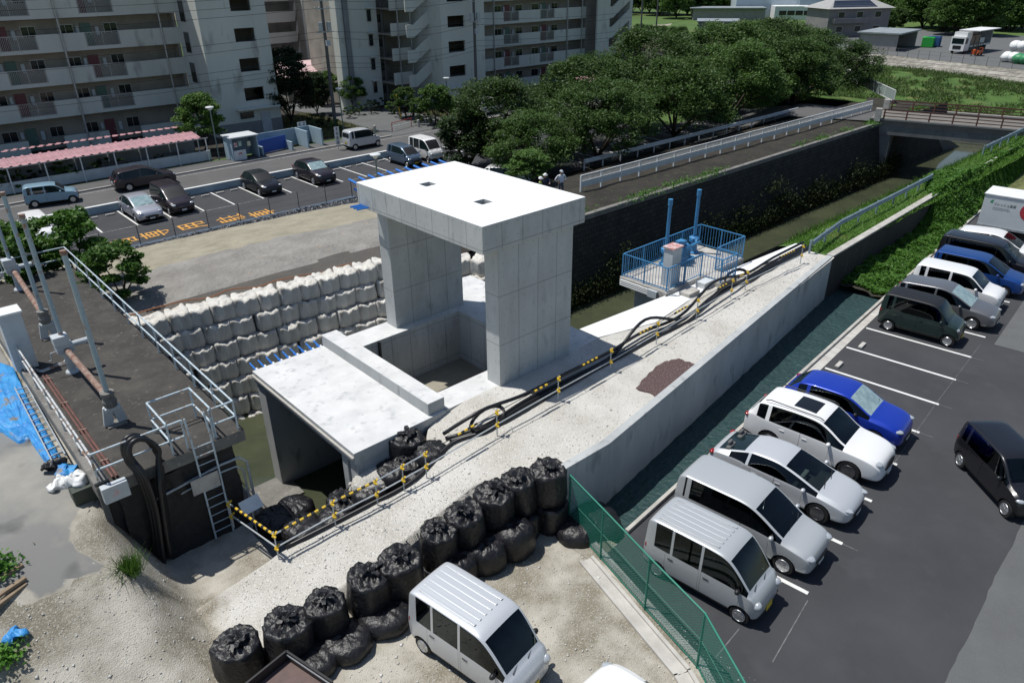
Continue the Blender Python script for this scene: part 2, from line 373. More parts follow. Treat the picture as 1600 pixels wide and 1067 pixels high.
for i in range(len(yu)-1):
    for j in range(nv-1):
        uc = (yu[i]+yu[i+1])/2; vc = (yv[j]+yv[j+1])/2
        if vc > 2.0 and uc > -12.2: continue
        if vc > -.9 and uc > -8.95: continue
        fs.append((i*nv+j,(i+1)*nv+j,(i+1)*nv+j+1,i*nv+j+1))
ym.add(psx, fs); struct(ym.build('gravel_yard', m_dirt, smooth=True))
yr = MB(); yr.poly([(-2.36,-4.9,.0),(-2.36,-60,.0),(12,-60,.0),(-1.3,-6.4,.0),(-1.7,-4.9,.0)]); struct(yr.build('gravel_verge', m_dirt))
pa = MB(); rows0 = [(540,8),(575,22),(600,32),(640,48),(690,78),(735,104),(765,124),(785,124),(805,112),(845,106),(868,128),(882,165),(892,150),(905,108),(920,72),(936,30),(950,-20)]
rows = []
for (a_,b_) in zip(rows0,rows0[1:]):
    for k in range(4): rows.append((lerp(a_[0],b_[0],k/4),lerp(a_[1],b_[1],k/4)+9*fbm(lerp(a_[0],b_[0],k/4)*.11,3.3)))
ps_ = []; nc = 34; ed_ = []; nr_ = len(rows)
for r_,(y_,xr_) in enumerate(rows):
    for k in range(nc):
        f_ = k/(nc-1); p = LG(lerp(-110,xr_+22,f_),y_+ (10*f_ if r_ > nr_-12 else 0)); ed_.append(max(sstep(xr_-14,xr_+22,lerp(-110,xr_+22,f_)), sstep(nr_-15,nr_-1,r_))); ps_.append((p.x,p.y,p.z+.022-.03*ed_[-1]))
pa.add(ps_,[(i*nc+k,(i+1)*nc+k,(i+1)*nc+k+1,i*nc+k+1) for i in range(nr_-1) for k in range(nc-1)])
m_pe = m_pathgrey.copy(); m_pe.name = 'dusty_asphalt_broken_edge'; N = m_pe.node_tree.nodes; K = m_pe.node_tree.links; pb_ = N['Principled BSDF']; ca_ = pb_.inputs['Base Color'].links[0].from_socket
at_ = N.new('ShaderNodeAttribute'); at_.attribute_name = 'edge'; ge_ = N.new('ShaderNodeNewGeometry')
def nz_(sc, lo, hi):
    n_ = N.new('ShaderNodeTexNoise'); n_.inputs['Scale'].default_value = sc; n_.inputs['Detail'].default_value = 6; K.new(ge_.outputs['Position'], n_.inputs['Vector'])
    r_ = N.new('ShaderNodeMapRange'); r_.inputs[1].default_value = .25; r_.inputs[2].default_value = .75; r_.inputs[3].default_value = lo; r_.inputs[4].default_value = hi; K.new(n_.outputs[0], r_.inputs[0]); return r_.outputs[0]
ad_ = N.new('ShaderNodeMath'); ad_.operation = 'ADD'; K.new(at_.outputs['Fac'], ad_.inputs[0]); K.new(nz_(1.1,-.45,.45), ad_.inputs[1])
mr_ = N.new('ShaderNodeMapRange'); mr_.inputs[1].default_value = .42; mr_.inputs[2].default_value = .6; K.new(ad_.outputs[0], mr_.inputs[0])
dc_ = N.new('ShaderNodeMix'); dc_.data_type = 'RGBA'; dc_.inputs[6].default_value = (.225,.20,.15,1); dc_.inputs[7].default_value = (.50,.47,.405,1); K.new(nz_(1.6,0,1), dc_.inputs[0])
mx_ = N.new('ShaderNodeMix'); mx_.data_type = 'RGBA'; K.new(mr_.outputs[0], mx_.inputs[0]); K.new(ca_, mx_.inputs[6]); K.new(dc_.outputs[2], mx_.inputs[7]); K.new(mx_.outputs[2], pb_.inputs['Base Color'])
pao = struct(pa.build('worn_path', m_pe, smooth=True)); at2 = pao.data.attributes.new('edge','FLOAT','POINT'); at2.data.foreach_set('value', ed_)


# ramp material
def mask_mix(name, a, b, x0, x1, nsc, amp):
    """one ground material that turns from a to b along u with a ragged border"""
    m = a.copy(); m.name = name; nt = m.node_tree; N = nt.nodes; K = nt.links
    pb = N['Principled BSDF']; ca = pb.inputs['Base Color'].links[0].from_socket
    cols = []
    for q in b.node_tree.nodes:
        if q.type == 'MIX': cols.append(q)
    def cp(c, c2, c3, sc1, sc3):
        g_ = N.new('ShaderNodeNewGeometry')
        def nz(sc, lo, hi):
            n_ = N.new('ShaderNodeTexNoise'); n_.inputs['Scale'].default_value = sc; n_.inputs['Detail'].default_value = 4; K.new(g_.outputs['Position'], n_.inputs['Vector'])
            r_ = N.new('ShaderNodeMapRange'); r_.inputs[1].default_value = lo; r_.inputs[2].default_value = hi; K.new(n_.outputs[0], r_.inputs[0]); return r_.outputs[0]
        m1 = N.new('ShaderNodeMix'); m1.data_type = 'RGBA'; m1.inputs[6].default_value = (*c,1); m1.inputs[7].default_value = (*c2,1); K.new(nz(sc1,.35,.72), m1.inputs[0])
        m2 = N.new('ShaderNodeMix'); m2.data_type = 'RGBA'; K.new(m1.outputs[2], m2.inputs[6]); m2.inputs[7].default_value = (*c3,1); K.new(nz(sc3,.55,.66), m2.inputs[0]); return m2.outputs[2]
    cb = cp(*b_spec)
    g_ = N.new('ShaderNodeNewGeometry'); sx = N.new('ShaderNodeSeparateXYZ'); K.new(g_.outputs['Position'], sx.inputs[0])
    n_ = N.new('ShaderNodeTexNoise'); n_.inputs['Scale'].default_value = nsc; n_.inputs['Detail'].default_value = 5; K.new(g_.outputs['Position'], n_.inputs['Vector'])
    ma = N.new('ShaderNodeMath'); ma.operation = 'MULTIPLY_ADD'; K.new(n_.outputs[0], ma.inputs[0]); ma.inputs[1].default_value = amp; K.new(sx.outputs[0], ma.inputs[2])
    mr = N.new('ShaderNodeMapRange'); mr.inputs[1].default_value = x0+amp*.5; mr.inputs[2].default_value = x1+amp*.5; K.new(ma.outputs[0], mr.inputs[0])
    mx = N.new('ShaderNodeMix'); mx.data_type = 'RGBA'; K.new(mr.outputs[0], mx.inputs[0]); K.new(ca, mx.inputs[6]); K.new(cb, mx.inputs[7]); K.new(mx.outputs[2], pb.inputs['Base Color'])
    return m
b_spec = ((.60,.58,.535),(.45,.425,.37),(.72,.705,.67),.7,25.)
m_rampg = mask_mix('ramp_gravel', m_dirt, m_gravw, -11.0, -10.2, .9, 4.0)
# ramp of pale gravel climbing onto the embankment
def rampz(u):
    t = max(0, min(1, (u+12.3)/10.6)); return .012 + 1.985*(t**1.12)
def rz(u, v):
    e = sstep(-12.6, -11.2, u)
    z = rampz(u)*e + .012*(1-e)
    n = .035*fbm(u*.9, v*.9, 3) + .012*fbm(u*5, v*5, 1)
    return z + n*sstep(-12.4,-11,u)
us = frange(-12.4,20.4,165)
def vlo(u):
    return -3.25 if u < -4 else lerp(-3.25,-4.72, sstep(-4,-1.9,u)) if u < .1 else lerp(-4.72,-2.1,(u-.1)/20.3)
def vhi(u):
    if u < -9: return -.7
    if u < -4.6: return lerp(-.7,-1.5,(u+9)/4.4)
    if u < -2.9: return lerp(-1.5,.1, sstep(-4.6,-2.9,u))
    if u < 5.3: return .12 - .0*u
    if u < 8: return lerp(.12,-.6,(u-5.3)/2.7)
    return lerp(-.6,-.05, min(1,(u-8)/4)) if u < 12 else lerp(-.05,-.34,(u-12)/9)
mb = MB(); nv = 22; ps = []
for u in us:
    a, b = vlo(u), vhi(u)
    for j in range(nv):
        v = lerp(a,b,j/(nv-1)); z = rz(u,v)
        if j == 0 and u < -2: z = -.1
        ps.append((u,v,z))
mb.add(ps, [(i*nv+j,(i+1)*nv+j,(i+1)*nv+j+1,i*nv+j+1) for i in range(len(us)-1) for j in range(nv-1)])
mb.f = [f[::-1] for f in mb.f] if False else mb.f
struct(mb.build('gravel_ramp', m_rampg, smooth=True))
# earth body holding the ramp towards the water
eb = MB()
prev = None
for i, u in enumerate(frange(-9.4,-2.4,30)):
    zt = rampz(u)-.03; b = vhi(u)
    row = [(u,b-.05,zt),(u,b+.3,zt-.35),(u,b+.9,zt-1.3),(u,b+1.5,-3.2)]
    if prev: eb.add(prev+row, [(j,4+j,5+j,j+1) for j in range(3)])
    prev = row
struct(eb.build('ramp_bank', m_soil))
# levee behind the white bags
LV = [(13.9,-.6),(14.6,1.55),(16.4,1.95),(17.2,2.0),(19.8,1.9),(21,1.72),(24,1.15),(27,.6),(29.6,.12),(30.2,.0)]
def levz(u, v):
    v0 = v + (0 if u < 2 else -(-(u-2)*.12))
    for (a,za),(b,zb) in zip(LV,LV[1:]):
        if v0 <= b: z = lerp(za,zb,max(0,(v0-a)/(b-a))); break
    else: z = 0
    e = sstep(14.5,10.5,u) if v > 21 else sstep(18,15,u)
    z = z*e + (-.05)*(1-e) if z > 0 else z
    return z + .05*fbm(u*.5,v*.7,5)*(1 if z>.2 else .2) + .06*fbm(u*.16, v*1.5, 9)
lus = frange(-15,16,90); lvs = frange(13.9,30.2,70)
lm = MB(); nv = len(lvs); ps = []
for u in lus:
    for v in lvs:
        vv = v - (max(0,u-2)*.12 if v < 20 else max(0,u-2)*.12*max(0,1-(v-20)/10)); ps.append((u,vv,levz(u,v if u<2 else v)))
for i in range(len(lus)-1):
    for j in range(nv-1):
        v = lvs[j]+.35*fbm(lus[i]*.3,2)
        lm.cm = 2 if v < 15.75 else (1 if v < 20.9 + .5*fbm(lus[i]*.25,7) else 0)
        lm.add([], []); lm.f.append((i*nv+j,(i+1)*nv+j,(i+1)*nv+j+1,i*nv+j+1)); lm.m.append(lm.cm)
lm.v = ps
struct(lm.build('levee', [m_tan, m_sheet, m_mud], smooth=True))

# far canal bank: masonry slope, lip and dark earth strip up to the railing
fb = MB()
for k in range(32):
    u0 = 5.5+k*2.1; u1 = u0+2.1
    fb.add([(u0,10.25,-3.1),(u1,10.25,-3.1),(u1,11.2,1.9),(u0,11.2,1.9)], [(0,1,2,3)])
struct(fb.build('canal_wall', m_block))
lip = MB(); lip.box(9,57,11.16,11.5,1.7,2.02); struct(lip.build('canal_wall_coping', m_oldconc, bevel=.02))
def bankz(u,v): return lerp(lerp(1.9,2.0,sstep(11.4,13.5,v)),-.06,sstep(17.0,24.0,v)) + .07*fbm(u*.5,v*.8,11)*(1-sstep(20,24,v)) - .02
struct(grid('canal_bank_earth', frange(7.5,70,120), frange(11.45,24.1,36), bankz, m_soil))
# near embankment crown (grass), beyond the gravel
def crownz(u,v): return 1.98 - .2*sstep(.3,1.2,v) + .1*fbm(u*.6,v*.9,21) - .05
def wallv(u): return lerp(-1.72,-1.12,(u-20.4)/14.1) if u < 34.5 else lerp(-1.12,.5,(u-34.5)/49.5)
cg = MB(); cus = frange(20.3,66,90); psx = []
for u in cus:
    for j in range(12): v = lerp(wallv(u)+.02,.98,j/11); psx.append((u,v,crownz(u,v)))
cg.add(psx,[(i*12+j,(i+1)*12+j,(i+1)*12+j+1,i*12+j+1) for i in range(len(cus)-1) for j in range(11)]); struct(cg.build('embankment_crown', m_grassg, smooth=True))
nb = MB()
for k in range(40):
    u0 = 5.2+k*2; u1 = u0+2
    nb.add([(u0,.95,-3.1),(u1,.95,-3.1),(u1,.93,1.85),(u0,.93,1.85)], [(0,3,2,1)])
struct(nb.build('canal_near_wall', m_darkwall))
# river flat beyond the bridge
def fz(u,v):
    t = sstep(80+max(0,12-v)*.5,122,u)
    z = lerp(-3.3,-1.4,t**.75) + .25*fbm(u*.08,v*.08,31) + .12*fbm(u*.5,v*.5,2)
    bank = 1.95-4.6*sstep(68,78,u)
    return max(z, bank*sstep(10.8,12.5,v) - 4*(1-sstep(10.8,12.5,v)))
struct(grid('river_flat', frange(66,131,110), frange(-60,80,120), fz, m_grassg))
rv = MB()
a = Vector((130.4,43.4,0)); b = Vector((118.3,-.2,0)); dr = (a-b)
for k in range(-3,8):
    p = b + dr*(k/5); q = b + dr*((k+1)/5); off = Vector((-3.2,.9,0))
    rv.add([(p.x,p.y,.05),(q.x,q.y,.05),(q.x+off.x,q.y+off.y,-1.9),(p.x+off.x,p.y+off.y,-1.9)], [(0,1,2,3)])
struct(rv.build('river_revetment', m_revet))
tl = MB(); tl.poly([(119.5,2,.0),(180,-20,.0),(190,62,.0),(136,62,.0),(131,43.5,.0)]); struct(tl.build('truck_yard_paving', m_asphg))

# ---------------------------------------------------------------- right car park
TH = math.radians(5.7); E1 = Vector((math.cos(TH),math.sin(TH),0)); E2 = Vector((math.sin(TH),-math.cos(TH),0))
def ST(a, b, z=0): return E1*a + E2*b + Vector((0,0,z))
lot = MB(); lot.poly([tuple(ST(a,b,.004)) for a,b in ((-1.36,6.37),(48,6.66),(48,40),(-1.36,40))]); 
lot.poly([tuple(ST(a,b,.004)) for a,b in ((-1.36,6.37),(-1.36,40),(-20,40),(-6.55,13.9),(-3.95,10.2),(-3.25,8.3),(-2.55,6.37))])
lot_o = struct(lot.build('parking_lot', m_asph))
lg = MB(); p1 = Vector((8.59,-14.25,0)); p2 = Vector((.77,-14.78,0)); d = (p1-p2)
edge = [p2-d*2+d*(6+1)*k/160+Vector((0,.05*fbm(k*.21,1.7)+.035*fbm(k*.9,4.1),.008)) for k in range(161)]
for e0,e1 in zip(edge,edge[1:]): lg.poly([tuple(e0+Vector((0,-30,0))),tuple(e1+Vector((0,-30,0))),tuple(e1),tuple(e0)])
lg.poly([tuple(ST(a,b,.0085)) for a,b in ((19.4,11.75),(46,11.9),(46,13.4),(19.4,13.2))])
struct(lg.build('old_lot_paving', m_asphg))
def line(a0,b0,a1,b1,wd,m_,par,name='painted_line',z=.009,fr=ST):
    p, q = fr(a0,b0), fr(a1,b1); d = (q-p).normalized(); n = Vector((-d.y,d.x,0))*wd/2
    mb = MB(); mb.poly([tuple(x+Vector((0,0,z))) for x in (p-n,q-n,q+n,p+n)]); return mb.build(name, m_, par)
for a in (-.1,2.41,4.93,7.43,9.95,12.45,14.91,17.43,19.92,22.42,24.95,27.45,29.95,32.4): line(a,6.95,a,11.3,.13,m_paint,lot_o)
m_chalk = mat('chalk_line',(.17,.17,.175),.9,(.07,.07,.075),4,.4,.7,coord='pos')
IDN = lambda a,b,z=0: L(a,b,0)
line(1262,938,1207,1034,.03,m_chalk,lot_o,'chalk_line',fr=IDN); line(1155,982,1118,1027,.03,m_chalk,lot_o,'chalk_line',fr=IDN)
for a in (2.41,9.95,12.45,14.91,17.43): line(a,11.3,a,11.75,.03,m_chalk,lot_o,'chalk_line')
line(12.45,11.2,6.5,11.2,.016,m_chalk,lot_o,'chalk_line',z=.0095); line(19,11.3,12.5,11.2,.016,m_chalk,lot_o,'chalk_line',z=.0095)
# wheel stops
for i,(px_,py_) in enumerate(((1347,540),(1311,570))):
    p = L(px_,py_,.05)
    o = thing('wheel_stop', ['concrete wheel stop in the empty stall next to the dark green kei car','concrete wheel stop in the empty stall nearer the blue crossover'][i], 'wheel stop', (p.x,p.y,0.004), TH, 'wheel stops in the right car park')
    mb = MB(); mb.prism([(p.x-.28,p.y-.09),(p.x+.28,p.y-.09),(p.x+.28,p.y+.09),(p.x-.28,p.y+.09)], .005, .12)
    me = mb.build('block', m_gutter, o, bevel=.03); me.matrix_parent_inverse = Matrix.Translation((-p.x,-p.y,-.004))
# kerb and gutter
k_ = MB(); K0, K1 = ST(-1.35,6.25), ST(46,6.62)
k_.prism([tuple((K0+E2*x+E1*y)[:2]) for x,y in ((0,0),(.13,0))]+[tuple((K1+E2*x)[:2]) for x in (.13,0)], -.35, .13)
struct(k_.build('kerb', m_kerb, bevel=.015))
gt = MB()
for i in range(40):
    a = 8.6+i*.6
    gt.prism([tuple(ST(x,y)[:2]) for x,y in ((a+.006,6.45),(a+.594,6.45),(a+.594,6.88),(a+.006,6.88))], -.1, .02)
gut = struct(gt.build('gutter_strip', m_gutter))
gt2 = MB(); gt2.prism([tuple(ST(x,y)[:2]) for x,y in ((8.6,6.40),(46,6.70),(46,6.45),(8.6,6.39))], -.1, -.03)
# retaining walls
WT = [(-1.78,-4.86),(.13,-4.9),(20.37,-2.02)]
rw = thing('retaining_wall','new pale concrete retaining wall between gravel embankment and green-netted ditch','wall',(-1.78,-4.86,-.3))
for i,((x0,y0),(x1,y1)) in enumerate(zip(WT,WT[1:])):
    d = Vector((x1-x0,y1-y0,0)).normalized(); n = Vector((-d.y,d.x,0))
    mb = MB(); mb.prism([(x0,y0),(x1,y1),(x1+n.x*.28,y1+n.y*.28),(x0+n.x*.28,y0+n.y*.28)], -.9, 2.06); mb.build('wall_section', m_wallc, rw, bevel=.015)
rwo = thing('old_retaining_wall','old dark stained retaining wall behind the creepers','wall',(20.4,-2.0,-.3))
mb = MB(); mb.prism([(20.4,-2.0),(34.5,-1.4),(84,.2),(84,.5),(34.5,-1.12),(20.4,-1.72)], -.9, 2.0); mb.build('wall_section', m_darkwall, rwo)
mb = MB(); mb.prism([(20.4,-2.04),(34.5,-1.44),(84,.16),(84,.54),(34.5,-1.08),(20.4,-1.68)], 2.0, 2.08); mb.build('coping', m_kerb, rwo)
# ditch lined with green netting
dm = MB(); nu = 90; nv = 10; ps = []
for i in range(nu+1):
    u = lerp(-1.9,24,i/nu)
    a = (-4.9 if u < .13 else lerp(-4.9,-2.0,(u-.13)/20.3)); kk = K0 + (K1-K0)*((u-K0.x)/(K1.x-K0.x)); b = kk.y+.02
    if u < K0.x: b = lerp(-5.1, K0.y, (u+1.9)/(K0.x+1.9))
    for j in range(nv+1):
        t = j/nv; v = lerp(a,b,t); z = -.28 + .16*t*t + .03*fbm(u*1.1,v*2.3,4) + .012*math.sin(u*7+v*3) + (.04 if abs((u%4.2)-2.1)<.05 else 0)
        ps.append((u,v,z))
dm.add(ps, [(i*(nv+1)+j,i*(nv+1)+j+1,(i+1)*(nv+1)+j+1,(i+1)*(nv+1)+j) for i in range(nu) for j in range(nv)])
struct(dm.build('ditch', m_net, smooth=True))
# ---------------------------------------------------------------- left car park, street
ll = MB(); ll.poly([(-40,30.2,.006),(48,30.2,.006),(48,39.1,.006),(-40,39.1,.006)]); ll_o = struct(ll.build('residents_parking_lot', m_asph))
ll2 = MB(); ll2.poly([(22,24.0,.0045),(78,24.0,.0045),(78,30.2,.0045),(22,30.2,.0045)]); struct(ll2.build('riverside_parking_lot', m_asph))
PT = lambda a,b,z=0: Vector((a,b,z))
for i in range(-6,18):
    a = -1.42+2.215*i; line(a,34.6,a,39.05,.11,m_paint,ll_o,fr=PT,z=.012)
line(-16,34.55,22,34.55,.06,m_paintw,ll_o,fr=PT,z=.0125)
for i in range(10): line(32+i*2.4,24.6,32+i*2.4,28.6,.12,m_paint,ll_o,fr=PT,z=.012)
line(31,28.6,56,28.6,.12,m_paint,ll_o,fr=PT,z=.0125)
for i,ch in enumerate('者専用駐車'):
    a = L([198,249,306,367,416][i], [379,366.5,354,342.5,334][i], .012)
    M_ = Matrix.Translation((a.x,a.y+.35,.013)) @ Matrix.Rotation(math.radians(90),4,'Z')
    text_mesh('painted_character', ch, 1.95, m_orange, M_ @ Matrix.Diagonal((.78,1.0,1,1)), ll_o, ext=.001)
st = MB(); st.poly([(-90,39.2,.004),(110,39.2,.004),(110,47.2,.004),(-90,46.0,.004)]); st_o = struct(st.build('street', m_road))
line(-60,45.0,60,45.75,.1,m_paintw,st_o,'edge_line',fr=PT,z=.009)
sw = MB(); sw.poly([(-90,45.3,.09),(26.6,46.35,.09),(26.6,48.4,.09),(-90,48.0,.09)]); sw.poly([(35.5,46.5,.09),(110,47.0,.09),(110,50.5,.09),(35.5,48.7,.09)])
struct(sw.build('sidewalk', m_road))
kk = MB(); kk.prism([(-90,45.12),(26.6,46.2),(26.6,46.36),(-90,45.3)],-.1,.13); kk.prism([(35.5,46.3),(110,46.8),(110,46.98),(35.5,46.48)],-.1,.13); struct(kk.build('street_kerb', m_kerb))
dr_ = MB(); dr_.poly([(26.6,46.2,.024),(35.5,46.4,.024),(36.0,52,.024),(35.4,58,.024),(34,64,.024),(30,72,.024),(26,72,.024),(27.5,60,.024)]); struct(dr_.build('estate_driveway', m_asphg))
gd = MB(); gd.poly([(-90,48,.02),(110,50.4,.02),(110,120,.02),(-90,120,.02)]); struct(gd.build('estate_grounds', m_soil))
bw = tag(MB().add([], []).box(-45,22.5,39.12,39.32,0,.5).build('low_wall', m_ltblue, bevel=.015), 'long low pale blue wall behind the parked cars, along the street','wall')
cp = MB(); cp.box(-45,22.5,39.09,39.35,.5,.56); cp.build('coping', m_white, bw)

# ================================================================ GATE STRUCTURE
gate = thing('sluice_gate_frame','tall new concrete gate frame with flat roof slab on two walls','concrete frame',(1.6,3.5,2))
def pbox(n, m_, par, *b, bevel=.02): return MB().box(*b).build(n, m_, par, bevel=bevel)
pbox('pier_wall', m_conc, gate, 0,3.5,0,.7,1.9,7.08)
pbox('pier_wall', m_conc, gate, 0,3.5,6.35,7.05,1.9,7.08)
# roof slab with two square openings
H1 = (1.06,5.04); H2 = (1.08,1.92); hs = .24
xs = [-.7,H1[0]-hs,H1[0]+hs,3.97]; ys = [-.1,H2[1]-hs,H2[1]+hs,H1[1]-hs,H1[1]+hs,7.12]
sb = MB(); vid = {}
def V_(i,j,z):
    k = (i,j,z)
    if k not in vid: vid[k] = len(sb.v); sb.v.append((xs[i],ys[j],z))
    return vid[k]
zt, zb = 8.0, 7.08
for i in range(3):
    for j in range(5):
        if i == 1 and j in (1,3):
            for (a,b),(c,d_) in (((i,j),(i+1,j)),((i+1,j),(i+1,j+1)),((i+1,j+1),(i,j+1)),((i,j+1),(i,j))):
                sb.f.append((V_(a,b,zt),V_(c,d_,zt),V_(c,d_,zb),V_(a,b,zb))); sb.m.append(0)
            continue
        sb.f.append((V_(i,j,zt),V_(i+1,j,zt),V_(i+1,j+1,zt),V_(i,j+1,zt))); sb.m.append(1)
        sb.f.append((V_(i,j,zb),V_(i,j+1,zb),V_(i+1,j+1,zb),V_(i+1,j,zb))); sb.m.append(0)
for i in range(3):
    sb.f.append((V_(i,0,zb),V_(i+1,0,zb),V_(i+1,0,zt),V_(i,0,zt))); sb.f.append((V_(i+1,5,zb),V_(i,5,zb),V_(i,5,zt),V_(i+1,5,zt))); sb.m += [0,0]
for j in range(5):
    sb.f.append((V_(0,j+1,zb),V_(0,j,zb),V_(0,j,zt),V_(0,j+1,zt))); sb.f.append((V_(3,j,zb),V_(3,j+1,zb),V_(3,j+1,zt),V_(3,j,zt))); sb.m += [0,0]
m_slabtop = mat('sunlit_slab_top', (.84,.845,.84), .85, (.78,.785,.78), .8, .35, .7)  # whiter than the slab sides: sun glare on the tops put into the colour
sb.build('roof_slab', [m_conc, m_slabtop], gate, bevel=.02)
# apron and pit
ap = thing('gate_apron','pale concrete apron and open pit at the foot of the gate frame','concrete apron',(1.5,3.5,2))
am = MB(); xs = [-2.28,-1.88,2.9,5.27]; ys = [.12,1.2,5.95,7.15]; vid = {}
def A_(i,j,z):
    k = (i,j,z)
    if k not in vid: vid[k] = len(am.v); am.v.append((xs[i],ys[j],z))
    return vid[k]
for i in range(3):
    for j in range(3):
        if (i,j) == (1,1):
            zf = -.3
            for (a,b),(c,d_) in (((i,j),(i+1,j)),((i+1,j),(i+1,j+1)),((i+1,j+1),(i,j+1)),((i,j+1),(i,j))):
                am.f.append((A_(a,b,1.995),A_(c,d_,1.995),A_(c,d_,-2.6),A_(a,b,-2.6))); am.m.append(0)
            continue
        am.f.append((A_(i,j,1.995),A_(i+1,j,1.995),A_(i+1,j+1,1.995),A_(i,j+1,1.995))); am.m.append(1)
for i in range(3):
    am.f.append((A_(i,0,-3.),A_(i+1,0,-3.),A_(i+1,0,1.995),A_(i,0,1.995))); am.f.append((A_(i+1,3,-3.),A_(i,3,-3.),A_(i,3,1.995),A_(i+1,3,1.995))); am.m += [0,0]
for j in range(3):
    am.f.append((A_(0,j+1,-3.),A_(0,j,-3.),A_(0,j,1.995),A_(0,j+1,1.995))); am.f.append((A_(3,j,-3.),A_(3,j+1,-3.),A_(3,j+1,1.995),A_(3,j,1.995))); am.m += [0,0]
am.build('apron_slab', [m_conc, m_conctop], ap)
m_silt = mat('pit_silt', (.34,.31,.25), .9, (.27,.25,.20), 1.5, .35, .7)
MB().box(-1.875,2.895,1.205,5.945,-.6,-.3).build('pit_floor', m_silt, ap)
mb = MB(); mb.box(-1.2,-1.14,5.80,5.94,-.25,1.98); mb.build('joint_strip', m_blk, ap)
# culvert box with roof, legs and parapet
cv = thing('culvert_box','low concrete culvert with broad white roof and open mouth over the water','culvert',(-4.4,3.6,2))
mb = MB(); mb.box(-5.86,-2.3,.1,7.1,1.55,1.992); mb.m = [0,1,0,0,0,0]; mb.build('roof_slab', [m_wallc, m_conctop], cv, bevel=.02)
pbox('side_wall', m_wallc, cv, -5.8,-2.3,6.4,7.05,-3.3,1.55)
pbox('side_wall', m_wallc, cv, -5.8,-2.3,.12,.55,-3.3,1.55)
pbox('divider_post', m_wallc, cv, -5.8,-5.45,.72,1.05,-3.3,1.55)
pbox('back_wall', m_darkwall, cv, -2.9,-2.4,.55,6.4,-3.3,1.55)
mb = MB(); mb.box(-2.95,-2.28,.22,7.12,1.992,2.45); mb.m = [0,1,0,0,0,0]; mb.build('parapet', [m_wallc, m_conctop], cv, bevel=.025)
mb = MB(); mb.box(-5.93,-5.86,.1,7.1,1.78,1.85); mb.build('drip_edge', m_kerb, cv)
pbox('sill_slab', m_oldconc, cv, -7.6,-5.4,5.4,7.0,-3.2,-2.82)
# blue rods and concrete spacers on the far edge of the culvert roof
rb = thing('roof_edge_rods','row of short blue formwork rods along the far edge of the culvert roof','formwork rods',(-4.4,7.3,1.9))
for i in range(9):
    u = -5.7+i*.33
    for k,z in enumerate((1.95,1.72)):
        mb = MB(); mb.cyl((u+.1*k,7.1,z),(u+.05+.1*k,7.75,z+.02),.03,6); mb.build('rod', m_bluerod, rb)
    mb = MB(); mb.cyl((u+.05,7.1,1.95),(u+.06,7.22,1.95),.045,8); mb.build('cone', m_white, rb)
# wing slab towards the pump deck
wg = thing('wing_slab','bright white concrete coping slab running from the gate towards the pump deck','coping',(8,.3,2))
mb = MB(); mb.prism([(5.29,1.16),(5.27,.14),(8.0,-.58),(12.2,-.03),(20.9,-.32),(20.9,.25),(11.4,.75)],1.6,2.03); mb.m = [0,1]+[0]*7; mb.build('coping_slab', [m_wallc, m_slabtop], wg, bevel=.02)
MB().box(11.0,11.8,-.1,.45,2.03,2.2).build('cover_block', m_kerb, wg, bevel=.02)
MB().box(12.3,13.0,0,.5,2.03,2.3).build('cover_block', m_whitebeam, wg, bevel=.02)
# white concrete block on the far side of the gate
fbk = thing('abutment_block','small white concrete block behind the gate at the foot of the bags','concrete block',(6.0,8.2,0))
mb = MB(); mb.box(4.2,6.2,7.3,9.2,-3.2,1.75); mb.m = [0,1,0,0,0,0]; mb.build('block', [m_conc, m_conctop], fbk, bevel=.03)
# reddish gravel patch on the road
pm = mat('purple_chips', (.085,.05,.05), .95, (.13,.08,.075), 20, .35, .7, c3=(.42,.40,.37), sc3=38, lo3=.62, hi3=.68, bump=.8, bsc=80, bdist=.03, coord='pos')
pt = MB(); base = [L(x,y,2) for x,y in ((993,606),(1010,588),(1035,566),(1060,561),(1088,570),(1070,587),(1045,606),(1028,621))]
dn = []
for i in range(8):
    for k in range(5):
        q = base[i].lerp(base[(i+1)%8],k/5); dn.append((q.x+RND.uniform(-.07,.07),q.y+RND.uniform(-.05,.05)))
pt.prism(dn, 1.9, 2.032); struct(pt.build('dark_chippings_patch', pm))

# ================================================================ PUMP DECK
D0, D1, V0, V1, DZ = 10.45, 16.7, .72, 3.4, 2.2
pd = thing('pump_deck','weathered concrete pump deck with sky-blue railings standing in the canal','pump platform',(13.5,2,DZ))
pbox('deck_slab', m_kerb, pd, D0,D1,V0,V1,DZ-.42,DZ, bevel=.03)
pbox('pier', m_wallc, pd, D0+.7,D0+2.6,V0+.5,V1-.4,-3.2,DZ-.42)
pbox('pier', m_wallc, pd, D1-2.4,D1-.8,V0+.5,V1-.4,-3.2,DZ-.42)
LX0, LX1, LY0 = 13.05, 14.35, -.35
pbox('landing_slab', m_kerb, pd, LX0,LX1,LY0,V0,DZ-.3,DZ-.01)
for k in range(12): MB().box(D0+2.7+k*.12,D0+2.73+k*.12,V0+.5,V0+.54,-2.9,DZ-.45).build('screen_bar', m_galv, pd)
sh_bal = {}; POSTSET = set()
